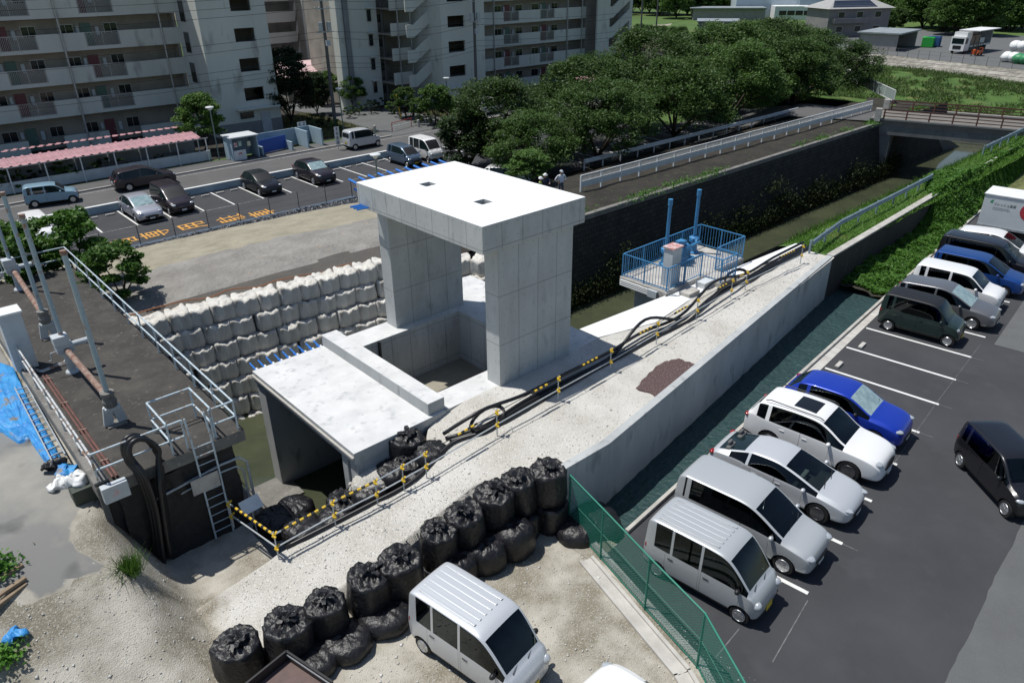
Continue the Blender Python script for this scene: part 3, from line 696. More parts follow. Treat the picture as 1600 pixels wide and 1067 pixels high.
def railing(par, pts, h=1.1, m_=None, sp=.15, r=.018, zb=.1, post_r=.03, posts_every=1.6):
    for (p,q) in zip(pts,pts[1:]):
        p = Vector(p); q = Vector(q); ln = (q-p).length; d = (q-p)/ln
        MB().bar(p+Vector((0,0,h)),q+Vector((0,0,h)),.05,.04).build('top_rail', m_, par)
        MB().bar(p+Vector((0,0,zb)),q+Vector((0,0,zb)),.035,.03).build('bottom_rail', m_, par)
        n = max(1,round(ln/posts_every))
        for i in range(n+1):
            a = p+d*(ln*i/n)
            if (round(a.x,2),round(a.y,2)) in POSTSET: continue
            POSTSET.add((round(a.x,2),round(a.y,2))); MB().box(a.x-.025,a.x+.025,a.y-.025,a.y+.025,a.z,a.z+h-.02).build('post', m_, par)
        nb_ = int(ln/sp)
        for i in range(1,nb_):
            a = p+d*(ln*i/nb_)
            key = (round(h,2),round(zb,2),r,m_.name)
            if key not in sh_bal: sh_bal[key] = MB().box(-r/2,r/2,-r/2,r/2,zb,h).mesh('baluster', m_)
            o = bpy.data.objects.new('baluster', sh_bal[key]); COL.objects.link(o); o.location = a; o.parent = par
            o.matrix_parent_inverse = mat_of(par).inverted()
e = .08
railing(pd, [(LX0+.05,V0+e,DZ),(D0+e,V0+e,DZ),(D0+e,V1-e,DZ),(D1-e,V1-e,DZ),(D1-e,V0+e,DZ),(LX1-.05,V0+e,DZ)], 1.1, m_bluep)
railing(pd, [(LX0+.05,V0+e,DZ),(LX0+.05,LY0+.08,DZ)], 1.1, m_bluep)
railing(pd, [(LX0+.05,LY0+.08,DZ),(LX1-.05,LY0+.08,DZ),(LX1-.05,V0+e,DZ)], 1.1, m_bluep)
mb = MB()
for k in range(4): mb.cyl((D0-.06,V0+.6,DZ-.12-.08*k),(D0-.06,V1-.1,DZ-.12-.08*k),.03,8)
mb.build('conduit', m_white, pd)
MB().box(D0-.14,D0-.01,V0+.45,V0+.95,DZ-.42,DZ-.08).build('junction_box', m_greyp, pd)
mb = MB()
for k in range(4): mb.tube([(D0-.08,V0+.45-.02*k,DZ-.15-.06*k),(D0-.25,V0+.2,DZ-.45-.05*k),(D0-.12,V0+.05,DZ-.25),(D0+.02,V0-.03,DZ-.1)],.018,6)
mb.build('cable', m_black, pd)
cb = thing('control_cabinet','pale grey control cabinet with red-stained top on the pump deck','cabinet',(11.35,1.15,DZ))
pbox('body', m_greyp, cb, 11.05,11.7,.98,1.48,DZ+.01,DZ+1.75, bevel=.02)
mb = MB(); mb.box(11.0,11.75,.93,1.53,DZ+1.75,DZ+1.82); mb.build('lid', mat('faded_red_lid',(.50,.22,.20),.7,(.62,.55,.54),5,.45,.6), cb)
MT = L(1066,392,DZ+.6); MDX = MT.x-12.85; MDY = MT.y-2.05
def MV(o): o.data.transform(Matrix.Translation((MDX,MDY,0))); return o
pm_ = thing('pump_motor','sky-blue pump motor with gearbox on the pump deck','pump',(12.9,2.1,DZ))
mb = MB(); mb.box(12.3,13.5,1.75,2.4,DZ,DZ+.25); MV(mb.build('base', m_bluep, pm_, bevel=.02))
mb = MB(); mb.cyl((12.4,2.08,DZ+.62),(13.2,2.08,DZ+.62),.32,18); mb.cyl((12.3,2.08,DZ+.62),(12.4,2.08,DZ+.62),.25,18); MV(mb.build('motor', m_bluep, pm_, smooth=False, bevel=.02))
mb = MB(); mb.box(12.5,12.95,1.9,2.26,DZ+.9,DZ+1.15); MV(mb.build('terminal_box', m_bluep, pm_, bevel=.02))
mb = MB(); mb.lathe([(.12,0),(.36,.02),(.38,.2),(.36,.4),(.14,.45),(.12,.6)],(12.75,1.78,DZ+.45),'Y',18); MV(mb.build('gear_housing', m_bluep, pm_))
mb = MB()
for k in range(8): mb.box(12.45+k*.09,12.48+k*.09,1.74,2.42,DZ+.36,DZ+.9)
MV(mb.build('cooling_fins', m_bluep, pm_))
mb = MB(); mb.cyl((13.2,2.08,DZ+.62),(14.5,2.2,DZ+.62),.07,12); MV(mb.build('drive_shaft', m_bluep, pm_))
PT1 = L(1048,313,5.35); PT2 = L(1093,298,5.35)
for i,(u,v,ht) in enumerate(((PT1.x,PT1.y,2.45),(PT2.x,PT2.y,2.45))):
    s_ = thing('spindle_stand', ['blue spindle stand with tall pipe beside the cabinet','blue spindle stand with tall pipe at the middle of the pump deck'][i],'spindle stand',(u,v,DZ),0,'spindle stands on the pump deck')
    mb = MB(); mb.lathe([(.3,0),(.3,.06),(.2,.1),(.16,.5),(.2,.6),(.26,.62),(.26,.8),(.14,.86)],(u,v,DZ),'Z',18); mb.build('pedestal', m_bluep, s_, smooth=False)
    mb = MB(); mb.cyl((u,v,DZ+.8),(u,v,DZ+ht+.55),.085,14); mb.build('spindle_pipe', m_bluep, s_)
    mb = MB(); mb.cyl((u,v,DZ+ht+.45),(u,v,DZ+ht+.75),.11,14); mb.build('cap', m_bluep, s_)
    mb = MB(); mb.cyl((u-.35,v-.05,DZ+.7),(u+.3,v,DZ+.7),.07,10); mb.lathe([(.03,0),(.12,0),(.12,.1),(.03,.1)],(u-.1,v-.28,DZ+.66),'Y',12); mb.build('hand_drive', m_bluep, s_)

# ================================================================ OLD PUMP STATION PLATFORM
PU0, PU1, PV0, PV1, PZ = -12.32, -8.33, 1.82, 19.75, 3.2
ps_ = thing('old_pump_station','old dark concrete pump station platform with pipe railings','pump station',(-10.3,5,0))
mb = MB(); mb.box(PU0,PU1,PV0,PV1,PZ-.38,PZ); mb.m = [0,1,0,0,0,0]; mb.build('deck_slab', [m_oldconc, m_platf], ps_, bevel=.02)
pbox('front_wall', m_darkwall, ps_, PU0+.12,-9.0,PV0+.2,PV0+.6,-3.2,PZ-.38)
pbox('side_wall', m_darkwall, ps_, PU0+.12,PU0+.52,PV0+.6,PV1,-3.2,PZ-.38)
pbox('water_side_wall', m_darkwall, ps_, -9.4,-9.0,PV0+.6,PV1,-3.2,PZ-.38)
pbox('kerb_ledge', m_oldconc, ps_, PU0,PU0+.35,PV0+.1,PV1,PZ+.002,PZ+.1)
m_rail = mat('railing_pale_paint', (.50,.60,.66), .5, (.40,.36,.33), 6, .55, .62, metal=.1)
def pipe_rail(par, pts, hs_, m_, r=.028, sp=1.6, posts=True):
    for p,q in zip(pts,pts[1:]):
        p = Vector(p); q = Vector(q); ln = (q-p).length
        for h in hs_: MB().cyl(p+Vector((0,0,h)),q+Vector((0,0,h)),r,8).build('rail', m_, par)
        if posts:
            n = max(1,round(ln/sp))
            for i in range(n+1): 
                a = p.lerp(q,i/n)
                if (round(a.x,2),round(a.y,2)) in POSTSET: continue
                POSTSET.add((round(a.x,2),round(a.y,2))); MB().cyl(a,a+Vector((0,0,hs_[-1])),r,8).build('post', m_, par)
ee = .12
pipe_rail(ps_, [(PU1-ee,PV1-ee,PZ),(PU1-ee,PV0+ee,PZ)], (.45,.95), m_rail)
pipe_rail(ps_, [(PU0+.12,PV1-ee,PZ+.1),(PU0+.12,PV0+ee,PZ+.1)], (.42,.85), m_rustw)
pipe_rail(ps_, [(PU0+.12,PV1-ee,PZ),(PU1-ee,PV1-ee,PZ)], (.45,.95), m_rail, sp=1.4)
pipe_rail(ps_, [(PU1-ee,PV0+ee,PZ),(-9.15,PV0+ee,PZ)], (.45,.95), m_rail, sp=1.2)
pipe_rail(ps_, [(-9.9,PV0+ee,PZ),(PU0+.12,PV0+ee,PZ)], (.45,.95), m_rail, sp=2.4)
# landing rails that lead to the ladder
pipe_rail(ps_, [(-9.1,PV0+ee,PZ),(-9.1,PV0+1.6,PZ),(-10.3,PV0+1.6,PZ),(-10.3,PV0+ee,PZ)], (.45,1.0), m_rail, sp=1.6)
# ladder on the front wall
ld = thing('wall_ladder','fixed pale steel ladder on the front of the pump station','ladder',(-9.55,PV0,0))
for u in (-9.83,-9.3): MB().tube([(u,PV0+.05,PZ+1.0),(u,PV0-.1,PZ+.3),(u,PV0-.12,PZ-.1),(u,PV0-.12,.05)],.028,8).build('stringer', m_rail, ld)
for k in range(11): MB().cyl((-9.83,PV0-.12,.3+k*.3),(-9.3,PV0-.12,.3+k*.3),.014,6).build('rung', m_rail, ld)
mb = MB(); mb.tube([(-11.2,PV0+.05,2.1),(-9.2,PV0+.02,2.35),(-8.65,PV0,2.35),(-8.45,PV0,2.1),(-8.45,PV0,.2)],.04,8); mb.tube([(-10.4,PV0+.05,1.95),(-9.2,PV0+.02,2.1),(-8.8,PV0,2.1),(-8.6,PV0,1.9),(-8.6,PV0,.2)],.03,8); mb.build('conduit', m_galv, ps_)
for i,(p,nm) in enumerate((((321,752),'blank pale notice board on the front of the pump station'),((392,787),'blank white notice board standing by the tiger-striped barrier'))):
    if i == 0:
        a = ONV(321,754,PV0-.15)
        o = tag(MB().obox((a.x,PV0-.17,a.z),(.78,.03,.5),0).build('notice_board', m_kerb), nm, 'sign')
    else:
        a = L(392,788,1.0); o = thing('notice_board', nm, 'sign', (a.x,a.y,.3))
        MB().obox((a.x,a.y,1.0),(.62,.03,.42),.1,-.7).build('panel', m_white, o); MB().cyl((a.x,a.y,-.3),(a.x,a.y,.95),.025,6).build('post', m_galv, o)
# square column at the front left corner and big hoses
mb = MB(); mb.box(PU0+.02,PU0+.16,PV0+.08,PV0+.19,-.1,PZ-.4); mb.build('corner_pipe', m_pole, ps_)
bx = thing('junction_cabinet','pale grey junction box with faded red mark at the platform corner','junction box',(-12.0,1.72,PZ-.1))
a = ONV(171,757,PV0-.02)
pbox('box', m_greyp, bx, -12.25,-11.62,PV0-.26,PV0-.02,PZ-.42,PZ+.06, bevel=.02)
mb = MB(); mb.box(-12.06,-11.82,PV0-.264,PV0-.26,PZ-.26,PZ-.08); mb.build('faded_mark', mat('faded_red_mark',(.62,.40,.38),.8,(.5,.54,.56),9,.4,.6), bx)
for i in range(3):
    hx_ = [(252,890),(240,800),(222,745),(205,722),(197,705),(200,690),(213,683),(230,687),(243,700),(249,722),(252,760),(257,800),(262,835),(268,868)]
    path = []
    for k,(x_,y_) in enumerate(hx_):
        vv = PV0-.25 if k < 3 or k > 9 else PV0+.0+.12*math.sin((k-3)/6*math.pi)
        q_ = ONV(x_+(i-1)*(5 if k < 9 else -2),y_+(i-1)*(3 if 3 < k < 9 else 0),vv-.09*(i-1)); path.append((q_.x,q_.y,max(.05,q_.z)))
    sm = []
    for k in range(len(path)-1):
        p0 = Vector(path[max(k-1,0)]); p1 = Vector(path[k]); p2 = Vector(path[k+1]); p3 = Vector(path[min(k+2,len(path)-1)])
        for t in (0,.25,.5,.75): sm.append(.5*((2*p1)+(-p0+p2)*t+(2*p0-5*p1+4*p2-p3)*t*t+(-p0+3*p1-3*p2+p3)*t**3))
    sm.append(Vector(path[-1]))
    mb = MB(); mb.tube(sm,.07,10)
    tag(mb.build('drain_hose', m_hose, smooth=True), ['leftmost of the three thick black hoses looped over the platform rail','middle one of the three thick black hoses looped over the platform rail','rightmost of the three thick black hoses looped over the platform rail'][i],'hose','hoses looped over the platform rail')
dsh = MB(); nu_, nz_ = 60, 40; psx = []
for i in range(nu_+1):
    for j in range(nz_+1):
        u = lerp(-11.9,-8.75,i/nu_); t = j/nz_; z = lerp(2.78,-.02,t)
        psx.append((u+.05*fbm(u*2,z*2,3),PV0+.12-.10*t-.12*abs(fbm(u*1.3,z*.35,6))-.02*abs(fbm(u*5,z*1.5,2))-.35*max(0,t-.88),z+.05*fbm(u*1.3,4.4)*(1-t)))
dsh.add(psx,[(i*(nz_+1)+j,(i+1)*(nz_+1)+j,(i+1)*(nz_+1)+j+1,i*(nz_+1)+j+1) for i in range(nu_) for j in range(nz_)])
tag(dsh.build('black_sheet', mat('black_mesh_sheet',(.010,.010,.011),.65,(.018,.018,.019),5,.4,.7,bump=.5,bsc=12,bdist=.04), smooth=True),'wrinkled black sheet draped over the front of the old platform','sheet')
# rusty lines along the left edge of the deck
for i,(u,z) in enumerate(((-11.86,PZ+.08),(-11.76,PZ+.06))):
    mb = MB(); mb.cyl((u,PV0+.1,z),(u,9.2,z),.036,8); dp = tag(mb.build('deck_pipe', mat('brown_pipe',(.16,.07,.055),.7,(.10,.045,.04),6,.4,.7)), ['brown conduit pipe along the outer edge of the dark platform','brown conduit pipe along the inner side of the dark platform edge'][i], 'pipe')
    for k in range(4): MB().box(u-.05,u+.05,PV0+1+k*2.0,PV0+1.05+k*2.0,PZ+.002,z+.045).build('saddle', m_rust, dp)
# tall white cabinet
a = L(42,574,PZ)
wc = thing('white_cabinet','tall white steel cabinet standing on the dark platform','cabinet',(a.x,a.y,PZ))
hb = 2.05
pbox('body', m_greyp, wc, a.x-.32,a.x+.32,a.y-.3,a.y+.3,PZ+.05,PZ+hb, bevel=.015)
mb = MB(); mb.box(a.x-.37,a.x+.37,a.y-.36,a.y+.36,PZ+hb,PZ+hb+.07); mb.build('lid', m_white, wc, bevel=.01)
mb = MB()
for k in range(5): mb.tube([(a.x-.15+.07*k,a.y-.32,PZ+.1),(a.x-.1+.06*k,a.y-.5,PZ+.05),(a.x+.05*k,a.y-.7,PZ+.03)],.02,6)
mb.build('cable', m_black, wc)
mb = MB(); mb.tube([(a.x+.1,a.y-.35,PZ+.06),(a.x+.3,a.y-.75,PZ+.06),(a.x+1.0,a.y-.6,PZ+.06),(a.x+1.3,a.y-.1,PZ+.06)],.03,6); mb.tube([(a.x+.0,a.y-.4,PZ+.06),(a.x+.3,a.y-.85,PZ+.06),(a.x+1.1,a.y-.7,PZ+.06),(a.x+1.4,a.y-.2,PZ+.06)],.025,6); mb.build('conduit', m_rustw, wc)
# two gate hoists: stand - rusty shaft - gear - spindle pipe
def hoist(tagl, pa, pb):
    A = L(*pa,PZ); B = L(*pb,PZ)
    t = thing('gate_hoist', tagl, 'gate hoist', (A.x,A.y,PZ), 0, 'gate hoists on the old platform')
    def stand(P, nm):
        mb = MB(); mb.prism([(P.x-.26,P.y-.2),(P.x+.26,P.y-.2),(P.x+.26,P.y+.2),(P.x-.26,P.y+.2)],PZ,PZ+.05); mb.build('base_plate', m_oldconc, t)
        mb = MB()
        for s in (-1,1): mb.bar((P.x+s*.2,P.y,PZ+.04),(P.x+s*.1,P.y,PZ+.62),.1,.26)
        mb.box(P.x-.2,P.x+.2,P.y-.13,P.y+.13,PZ+.5,PZ+.62); mb.build(nm, m_greyp, t, bevel=.02)
    stand(A,'stand'); 
    mb = MB(); mb.lathe([(.1,.6),(.17,.62),(.2,.8),(.15,.95),(.19,1.0),(.19,1.1),(.08,1.12)],(A.x,A.y,PZ),'Z',16); mb.build('gear_case', m_oldconc, t)
    mb = MB(); mb.cyl((A.x,A.y+.15,PZ+.86),(B.x,B.y-.15,PZ+.86),.095,12); mb.build('cross_shaft', m_rust, t)
    mb = MB(); mb.lathe([(.22,0),(.2,.05),(.13,.1),(.12,.62),(.2,.66),(.22,.8)],(B.x,B.y,PZ),'Z',16); mb.build('actuator_stand', m_greyp, t)
    mb = MB(); mb.box(B.x-.28,B.x+.24,B.y-.2,B.y+.22,PZ+.78,PZ+1.05); mb.build('actuator', m_greyp, t, bevel=.03)
    mb = MB(); mb.box(B.x-.3,B.x+.16,B.y-.22,B.y+.2,PZ+1.05,PZ+1.38); mb.build('control_head', m_greyp, t, bevel=.03)
    mb = MB(); mb.cyl((B.x+.2,B.y,PZ+.95),(B.x+.7,B.y,PZ+.95),.1,10); mb.build('motor', m_greyp, t)
    mb = MB(); mb.tube([(B.x-.3,B.y,PZ+.85),(B.x-.45,B.y-.02,PZ+.85),(B.x-.47,B.y-.02,PZ+.6),(B.x-.56,B.y-.02,PZ+.6)],.02,6); mb.build('crank_handle', m_galv, t)
    return A, B
hA, hB = hoist('nearer of the two grey gate hoists with rusty cross shaft on the platform',(182,662),(114,580))
hC, hD = hoist('farther of the two grey gate hoists with rusty cross shaft, behind the white cabinet',(80,528),(31,452))
m_pipeg = mat('spindle_pipe_paint', (.33,.42,.46), .55, (.30,.18,.13), 2.2, .58, .66, metal=.1)
labs = ['tall grey spindle pipe rising from the near end of the nearer gate hoist','tall rust-streaked spindle pipe rising from the far end of the nearer gate hoist','tall grey spindle pipe rising from the near end of the farther gate hoist','tall rust-streaked spindle pipe rising from the far end of the farther gate hoist']
lo, hi = 4.0, 12.0
for _ in range(40):
    HP = (lo+hi)/2; d = Vector((hA.x,hA.y,HP))-CAM
    if 533.5+F_PX*d.dot(CD)/d.dot(CF) > 398: lo = HP
    else: hi = HP
for i,P in enumerate((hA,hB,hC,hD)):
    t = thing('spindle_pipe', labs[i], 'pipe', (P.x,P.y,PZ+.8), 0, 'spindle pipes on the old platform')
    mb = MB(); mb.cyl((P.x,P.y,PZ+.8),(P.x,P.y,HP),.07,14); mb.build('pipe', m_pipeg, t)
    mb = MB(); mb.cyl((P.x,P.y,HP),(P.x,P.y,HP+.12),.088,14); mb.build('cap', m_rust, t)

# ================================================================ VEHICLES
def paint(name, c, metal=.0, r=.3, coat=.6): return mat('paint_'+name, c, r, metal=metal, coat=coat)
P_SILV = paint('silver',(.50,.52,.53),.3,.36); P_SILV2 = paint('bright_silver',(.60,.62,.64),.3,.36); P_WHITE = paint('white',(.80,.80,.79)); P_BLUE = paint('blue',(.012,.045,.42),.25)
P_BLUE2 = paint('deep_blue',(.01,.06,.25),.3); P_BLACK = paint('black',(.009,.009,.011)); P_GREEN = paint('dark_green',(.022,.042,.036),.2); P_GREY = paint('grey',(.20,.20,.205),.5)
P_LBLUE = paint('light_blue',(.22,.35,.44)); P_PURP = paint('purple_black',(.03,.022,.028),.2); P_STEEL = paint('steel_blue',(.11,.16,.23),.4); P_PSIL = paint('pale_silver',(.50,.51,.56),.5)
m_glass = mat('car_glass', (.010,.020,.021), .03, spec=.45)
def glassmat(name, tint, rough=.02):
    m = bpy.data.materials.new(name); m.use_nodes = True; N = m.node_tree.nodes; K = m.node_tree.links
    for n in list(N):
        if n.type == 'BSDF_PRINCIPLED': N.remove(n)
    t = N.new('ShaderNodeBsdfTransparent'); t.inputs[0].default_value = (*tint,1); g_ = N.new('ShaderNodeBsdfGlossy'); g_.inputs['Roughness'].default_value = rough; g_.inputs[0].default_value = (.85,.95,1,1)
    f = N.new('ShaderNodeFresnel'); f.inputs[0].default_value = 1.5; ms = N.new('ShaderNodeMixShader'); K.new(f.outputs[0], ms.inputs[0]); K.new(t.outputs[0], ms.inputs[1]); K.new(g_.outputs[0], ms.inputs[2]); K.new(ms.outputs[0], N['Material Output'].inputs[0]); return m
m_glassT = glassmat('clear_car_glass',(.58,.70,.68)); m_glassP = glassmat('privacy_car_glass',(.10,.12,.125))
m_seat = mat('seat_cloth',(.13,.13,.13),.9); m_dash = mat('dashboard',(.022,.022,.024),.7)
m_shade = mat('car_glass_with_sunshade', (.30,.40,.41), .12, (.20,.29,.31), 4, .4, .6, spec=.6)
m_tyre = mat('tyre', (.012,.012,.012), .85); m_rim = mat('alloy_rim', (.55,.56,.57), .3, metal=.8); m_rimd = mat('dark_alloy_rim', (.10,.10,.11), .35, metal=.7)
m_trim = mat('black_trim', (.012,.012,.013), .5); m_lamp = mat('headlamp', (.55,.58,.60), .08, metal=.3, coat=1); m_tail = mat('tail_lamp', (.30,.012,.012), .15, coat=1)
m_plate = mat('white_plate', (.72,.73,.72), .5); m_platey = mat('yellow_plate', (.68,.48,.04), .5)
m_roofdark = mat('dark_roof_glass', (.01,.011,.014), .06, spec=.6)

def car_cage(S):
    """stations: (x, zbot, zbelt, ztop, ysill, ybelt, ytop) front to rear -> subdivided shell with per-face material slots"""
    mb = MB(); rings = []
    for (x,zb,zl,zt,ws,wl,wt) in S['st']:
        dz = max(.012,zt-zl)
        ft = min(.055,dz*.36); fb_ = min(.02,dz*.1); sp_ = min(.05,dz*.12)
        yb_ = lerp(wl,wt,.06); yt_ = wt+.010*min(1,dz/.4)
        q1 = sp_/max(.02,dz-ft-fb_); 
        half = [(0,zb),(ws*.93,zb),(ws,zb+.10),(lerp(ws,wl,.6)+.018,lerp(zb,zl,.62)),(wl,zl-.012),
                (yb_,zl+fb_),(lerp(yb_,yt_,q1),zl+fb_+sp_),(lerp(yb_,yt_,1-q1),zt-ft-sp_),(yt_,zt-ft),(wt*.965,zt-min(.016,dz*.14)),(wt*.6,zt+.004),(0,zt+.012)]
        rings.append([(x,y,z) for y,z in half])
    nh = 12
    for R_ in rings:
        for (x,y,z) in R_: mb.v.append((x,y,z))
        for (x,y,z) in R_[1:-1][::-1]: mb.v.append((x,-y,z))
    n = nh*2-2
    def seg(i, k):            # material for interval i, half segment k (k..k+1)
        if k in (5,6,7) and i in S['side']: return 1
        if k in (9,10) and i in S['ws']: return 2
        if k in (9,10) and i in S['rear']: return 3
        if k in (8,9,10) and i in S.get('darkroof',()): return 4
        if k in (10,) and i in S.get('glassroof',()): return 5
        if k in (0,1): return 4
        return 0
    ns = len(rings)
    for i in range(ns-1):
        for k in range(n):
            kk = k if k < nh-1 else n-1-k
            mb.f.append((i*n+k,i*n+(k+1)%n,(i+1)*n+(k+1)%n,(i+1)*n+k)); mb.m.append(seg(i,kk))
    for e,rev in ((0,False),(ns-1,True)):
        for k in range(nh-1):
            a, b = e*n+k, e*n+k+1; c = e*n+(n-k-1)%n; d = e*n+(n-k)%n
            q = [a,b,c,d] if k > 0 and k < nh-2 else ([a,b,c] if k == 0 else [a,b,d])
            if k == 0: q = [e*n, e*n+1, e*n+n-1]
            elif k == nh-2: q = [e*n+k, e*n+k+1, e*n+n-k]
            else: q = [e*n+k, e*n+k+1, e*n+n-k-1, e*n+n-k]
            if not rev: q = q[::-1]
            mb.f.append(tuple(q)); mb.m.append(4 if k < 2 else (3 if (rev and k in (5,) and S.get('rearglass')) else 0))
    return mb

def make_car(S, paint_m, rim_m, wind=None, name='parked_car', roofm=None, plate=None, far=False):
    t = bpy.data.objects.new(name, None); COL.objects.link(t); t.empty_display_size = .3
    mb = car_cage(S)
    slots = [paint_m, m_glass if far else m_glassP, wind or (m_glass if far else m_glassT), m_glass, roofm or m_trim, m_roofdark]
    me = mb.mesh('body', slots)
    o = bpy.data.objects.new('tmp', me); COL.objects.link(o)
    bm = bmesh.new(); bm.from_mesh(me); bmesh.ops.recalc_face_normals(bm, faces=bm.faces); bm.to_mesh(me); bm.free()
    sd = o.modifiers.new('s','SUBSURF'); sd.levels = sd.render_levels = 1 if far else 2
    wb, r, W = S['wb'], S['r'], S['W']
    cm = MB()
    for x in (wb/2,-wb/2):
        for s in (-1,1): cm.cyl((x,s*(W/2-.26),r*.98),(x,s*(W/2+.3),r*.98),r*1.16,20)
    cme = cm.mesh('cut', m_trim); co = bpy.data.objects.new('cut', cme); COL.objects.link(co)
    bo = o.modifiers.new('b','BOOLEAN'); bo.operation = 'DIFFERENCE'; bo.object = co; bo.solver = 'EXACT'
    try: bo.material_mode = 'TRANSFER'
    except Exception: pass
    dg = bpy.context.evaluated_depsgraph_get(); ev = bpy.data.meshes.new_from_object(o.evaluated_get(dg))
    bpy.data.objects.remove(o); bpy.data.objects.remove(co)
    # split by material into parts
    names = {0:'body',1:'side_window',2:'windscreen',3:'rear_window',4:'lower_trim',5:'sunroof'}
    mats_ = list(ev.materials)
    groups = {}
    ND = S.get('doors',())
    for p in ev.polygons:
        mi = p.material_index; mm = mats_[mi] if mi < len(mats_) else m_trim
        c = p.center
        key = {1:'side_window',2:'windscreen',3:'rear_window',4:'lower_trim',5:'sunroof'}.get(mi,'body') if mm is not m_trim or mi == 4 else 'lower_trim'
        if mi >= 6: key = 'lower_trim'
        if key == 'side_window': key += 'L' if c.y > 0 else 'R'
        if key == 'body' and abs(c.y) > W*.40 and c.z < S['belt']+.06 and c.z > .34:
            for di,(a,b) in enumerate(ND):
                if b < c.x < a: key = 'door%d%s' % (di,'L' if c.y > 0 else 'R')
        groups.setdefault((key,mm.name),[]).append(p.index)
    for (key,mn),idx in groups.items():
        used = {}; vs_ = []; fs = []
        for i in idx:
            f = []
            for v in ev.polygons[i].vertices:
                if v not in used: used[v] = len(vs_); vs_.append(ev.vertices[v].co.copy())
                f.append(used[v])
            fs.append(f)
        if key == 'body':       # loose islands of the shell become panels of their own
            par_ = list(range(len(vs_)))
            def find(a_):
                while par_[a_] != a_: par_[a_] = par_[par_[a_]]; a_ = par_[a_]
                return a_
            for f in fs:
                for v in f[1:]: par_[find(v)] = find(f[0])
            comp = {}
            for f in fs: comp.setdefault(find(f[0]),[]).append(f)
            cs_ = sorted(comp.values(),key=len,reverse=True)
            for extra in cs_[1:]:
                m3 = bpy.data.meshes.new('body_panel'); us_ = sorted({v for f in extra for v in f}); mp_ = {v:i for i,v in enumerate(us_)}
                m3.from_pydata([vs_[v] for v in us_],[],[[mp_[v] for v in f] for f in extra]); m3.materials.append(bpy.data.materials[mn]); m3.polygons.foreach_set('use_smooth',[True]*len(extra)); m3.update()
                ob = bpy.data.objects.new('body_panel', m3); COL.objects.link(ob); ob.parent = t
            if len(cs_) > 1:
                us_ = sorted({v for f in cs_[0] for v in f}); mp_ = {v:i for i,v in enumerate(us_)}; vs_ = [vs_[v] for v in us_]; fs = [[mp_[v] for v in f] for f in cs_[0]]
        if key.startswith('door'):
            cx = sum(v.x for v in vs_)/len(vs_); lo = min(v.x for v in vs_); hi = max(v.x for v in vs_)
            for v in vs_:
                if v.x-lo < .03: v.x += .006
                if hi-v.x < .03: v.x -= .006
        m2 = bpy.data.meshes.new(key); m2.from_pydata(vs_, [], fs); m2.materials.append(bpy.data.materials[mn])
        m2.polygons.foreach_set('use_smooth',[True]*len(fs)); m2.update()
        nm = 'door' if key.startswith('door') else ('side_window' if key.startswith('side_window') else key)
        ob = bpy.data.objects.new(nm, m2); COL.objects.link(ob); ob.parent = t
    bpy.data.meshes.remove(ev)
    # wheels
    for x in (wb/2,-wb/2):
        for s in (-1,1):
            y = s*(W/2-.115)
            wmb = MB(); wmb.lathe([(r*.62,-.09),(r*.93,-.095),(r,-.06),(r,.06),(r*.93,.095),(r*.62,.09)],(x,y,r),'Y',20); wh = wmb.build('wheel', m_tyre); wh.parent = t
            rm = MB(); yo = s*.099
            rm.lathe([(r*.60,0),(r*.63,.012),(r*.66,0),(r*.6,-.02)] if s>0 else [(r*.60,0),(r*.63,-.012),(r*.66,0),(r*.6,.02)],(x,y+yo,r),'Y',20)
            ns_ = S.get('spokes',5)
            for k in range(ns_):
                a = 2*math.pi*k/ns_
                rm.bar((x+.04*math.cos(a),y+yo,r+.04*math.sin(a)),(x+r*.6*math.cos(a),y+yo*.96,r+r*.6*math.sin(a)),.02,r*.30 if S.get('steel') else r*.20,up=(-math.sin(a),0,math.cos(a)))
            rm.cyl((x,y+yo*.9,r),(x,y+yo*1.15,r),r*.16,10)
            ro = rm.build('rim', rim_m, None); ro.parent = wh
            dk = MB(); dk.cyl((x,y+yo*.6,r),(x,y+yo*.93,r),r*.64,20); do = dk.build('spoke_shade_disc', m_trim); do.parent = wh  # black disc stands in for the shade in the gaps between spokes
    st = S['st']; xf = st[0][0]; xr = st[-1][0]
    if not far:
        cx0 = S['wiper'][0]; bl = S['belt']; yw = W/2-.14
        def part(nm, mb_, m_, bv=0, par=t):
            o_ = mb_.build(nm, m_, None, bevel=bv); o_.parent = par; return o_
        part('cabin_floor', MB().box(xr+.3,cx0-.1,-yw,yw,.24,.42), m_dash)
        part('dashboard', MB().box(cx0-.46,cx0-.06,-yw+.02,yw-.02,bl-.36,bl-.09), m_dash, .05)
        row = 0; xs_ = cx0-1.02
        while xs_ > xr+.55 and row < 3:
            for yy in ((-.36,.36) if W < 1.6 else (-.40,.40)):
                sb_ = MB(); sb_.obox((xs_,yy,.56),(.50,.48,.2)); sb_.obox((xs_-.26,yy,.86),(.16,.46,.62),0,0,-.18); sb_.obox((xs_-.34,yy,1.22),(.10,.24,.16),0,0,-.15); part('seat', sb_, m_seat, .04)
            xs_ -= .86; row += 1
        sw_ = MB(); sw_.lathe([(.165,-.012),(.19,-.012),(.19,.012),(.165,.012)],(cx0-.58,-.36,bl-.08),'X',16); part('steering_wheel', sw_, m_dash)
    hx, hy, hz = S['head']; hl = S.get('headsz',(.16,.13,.07))
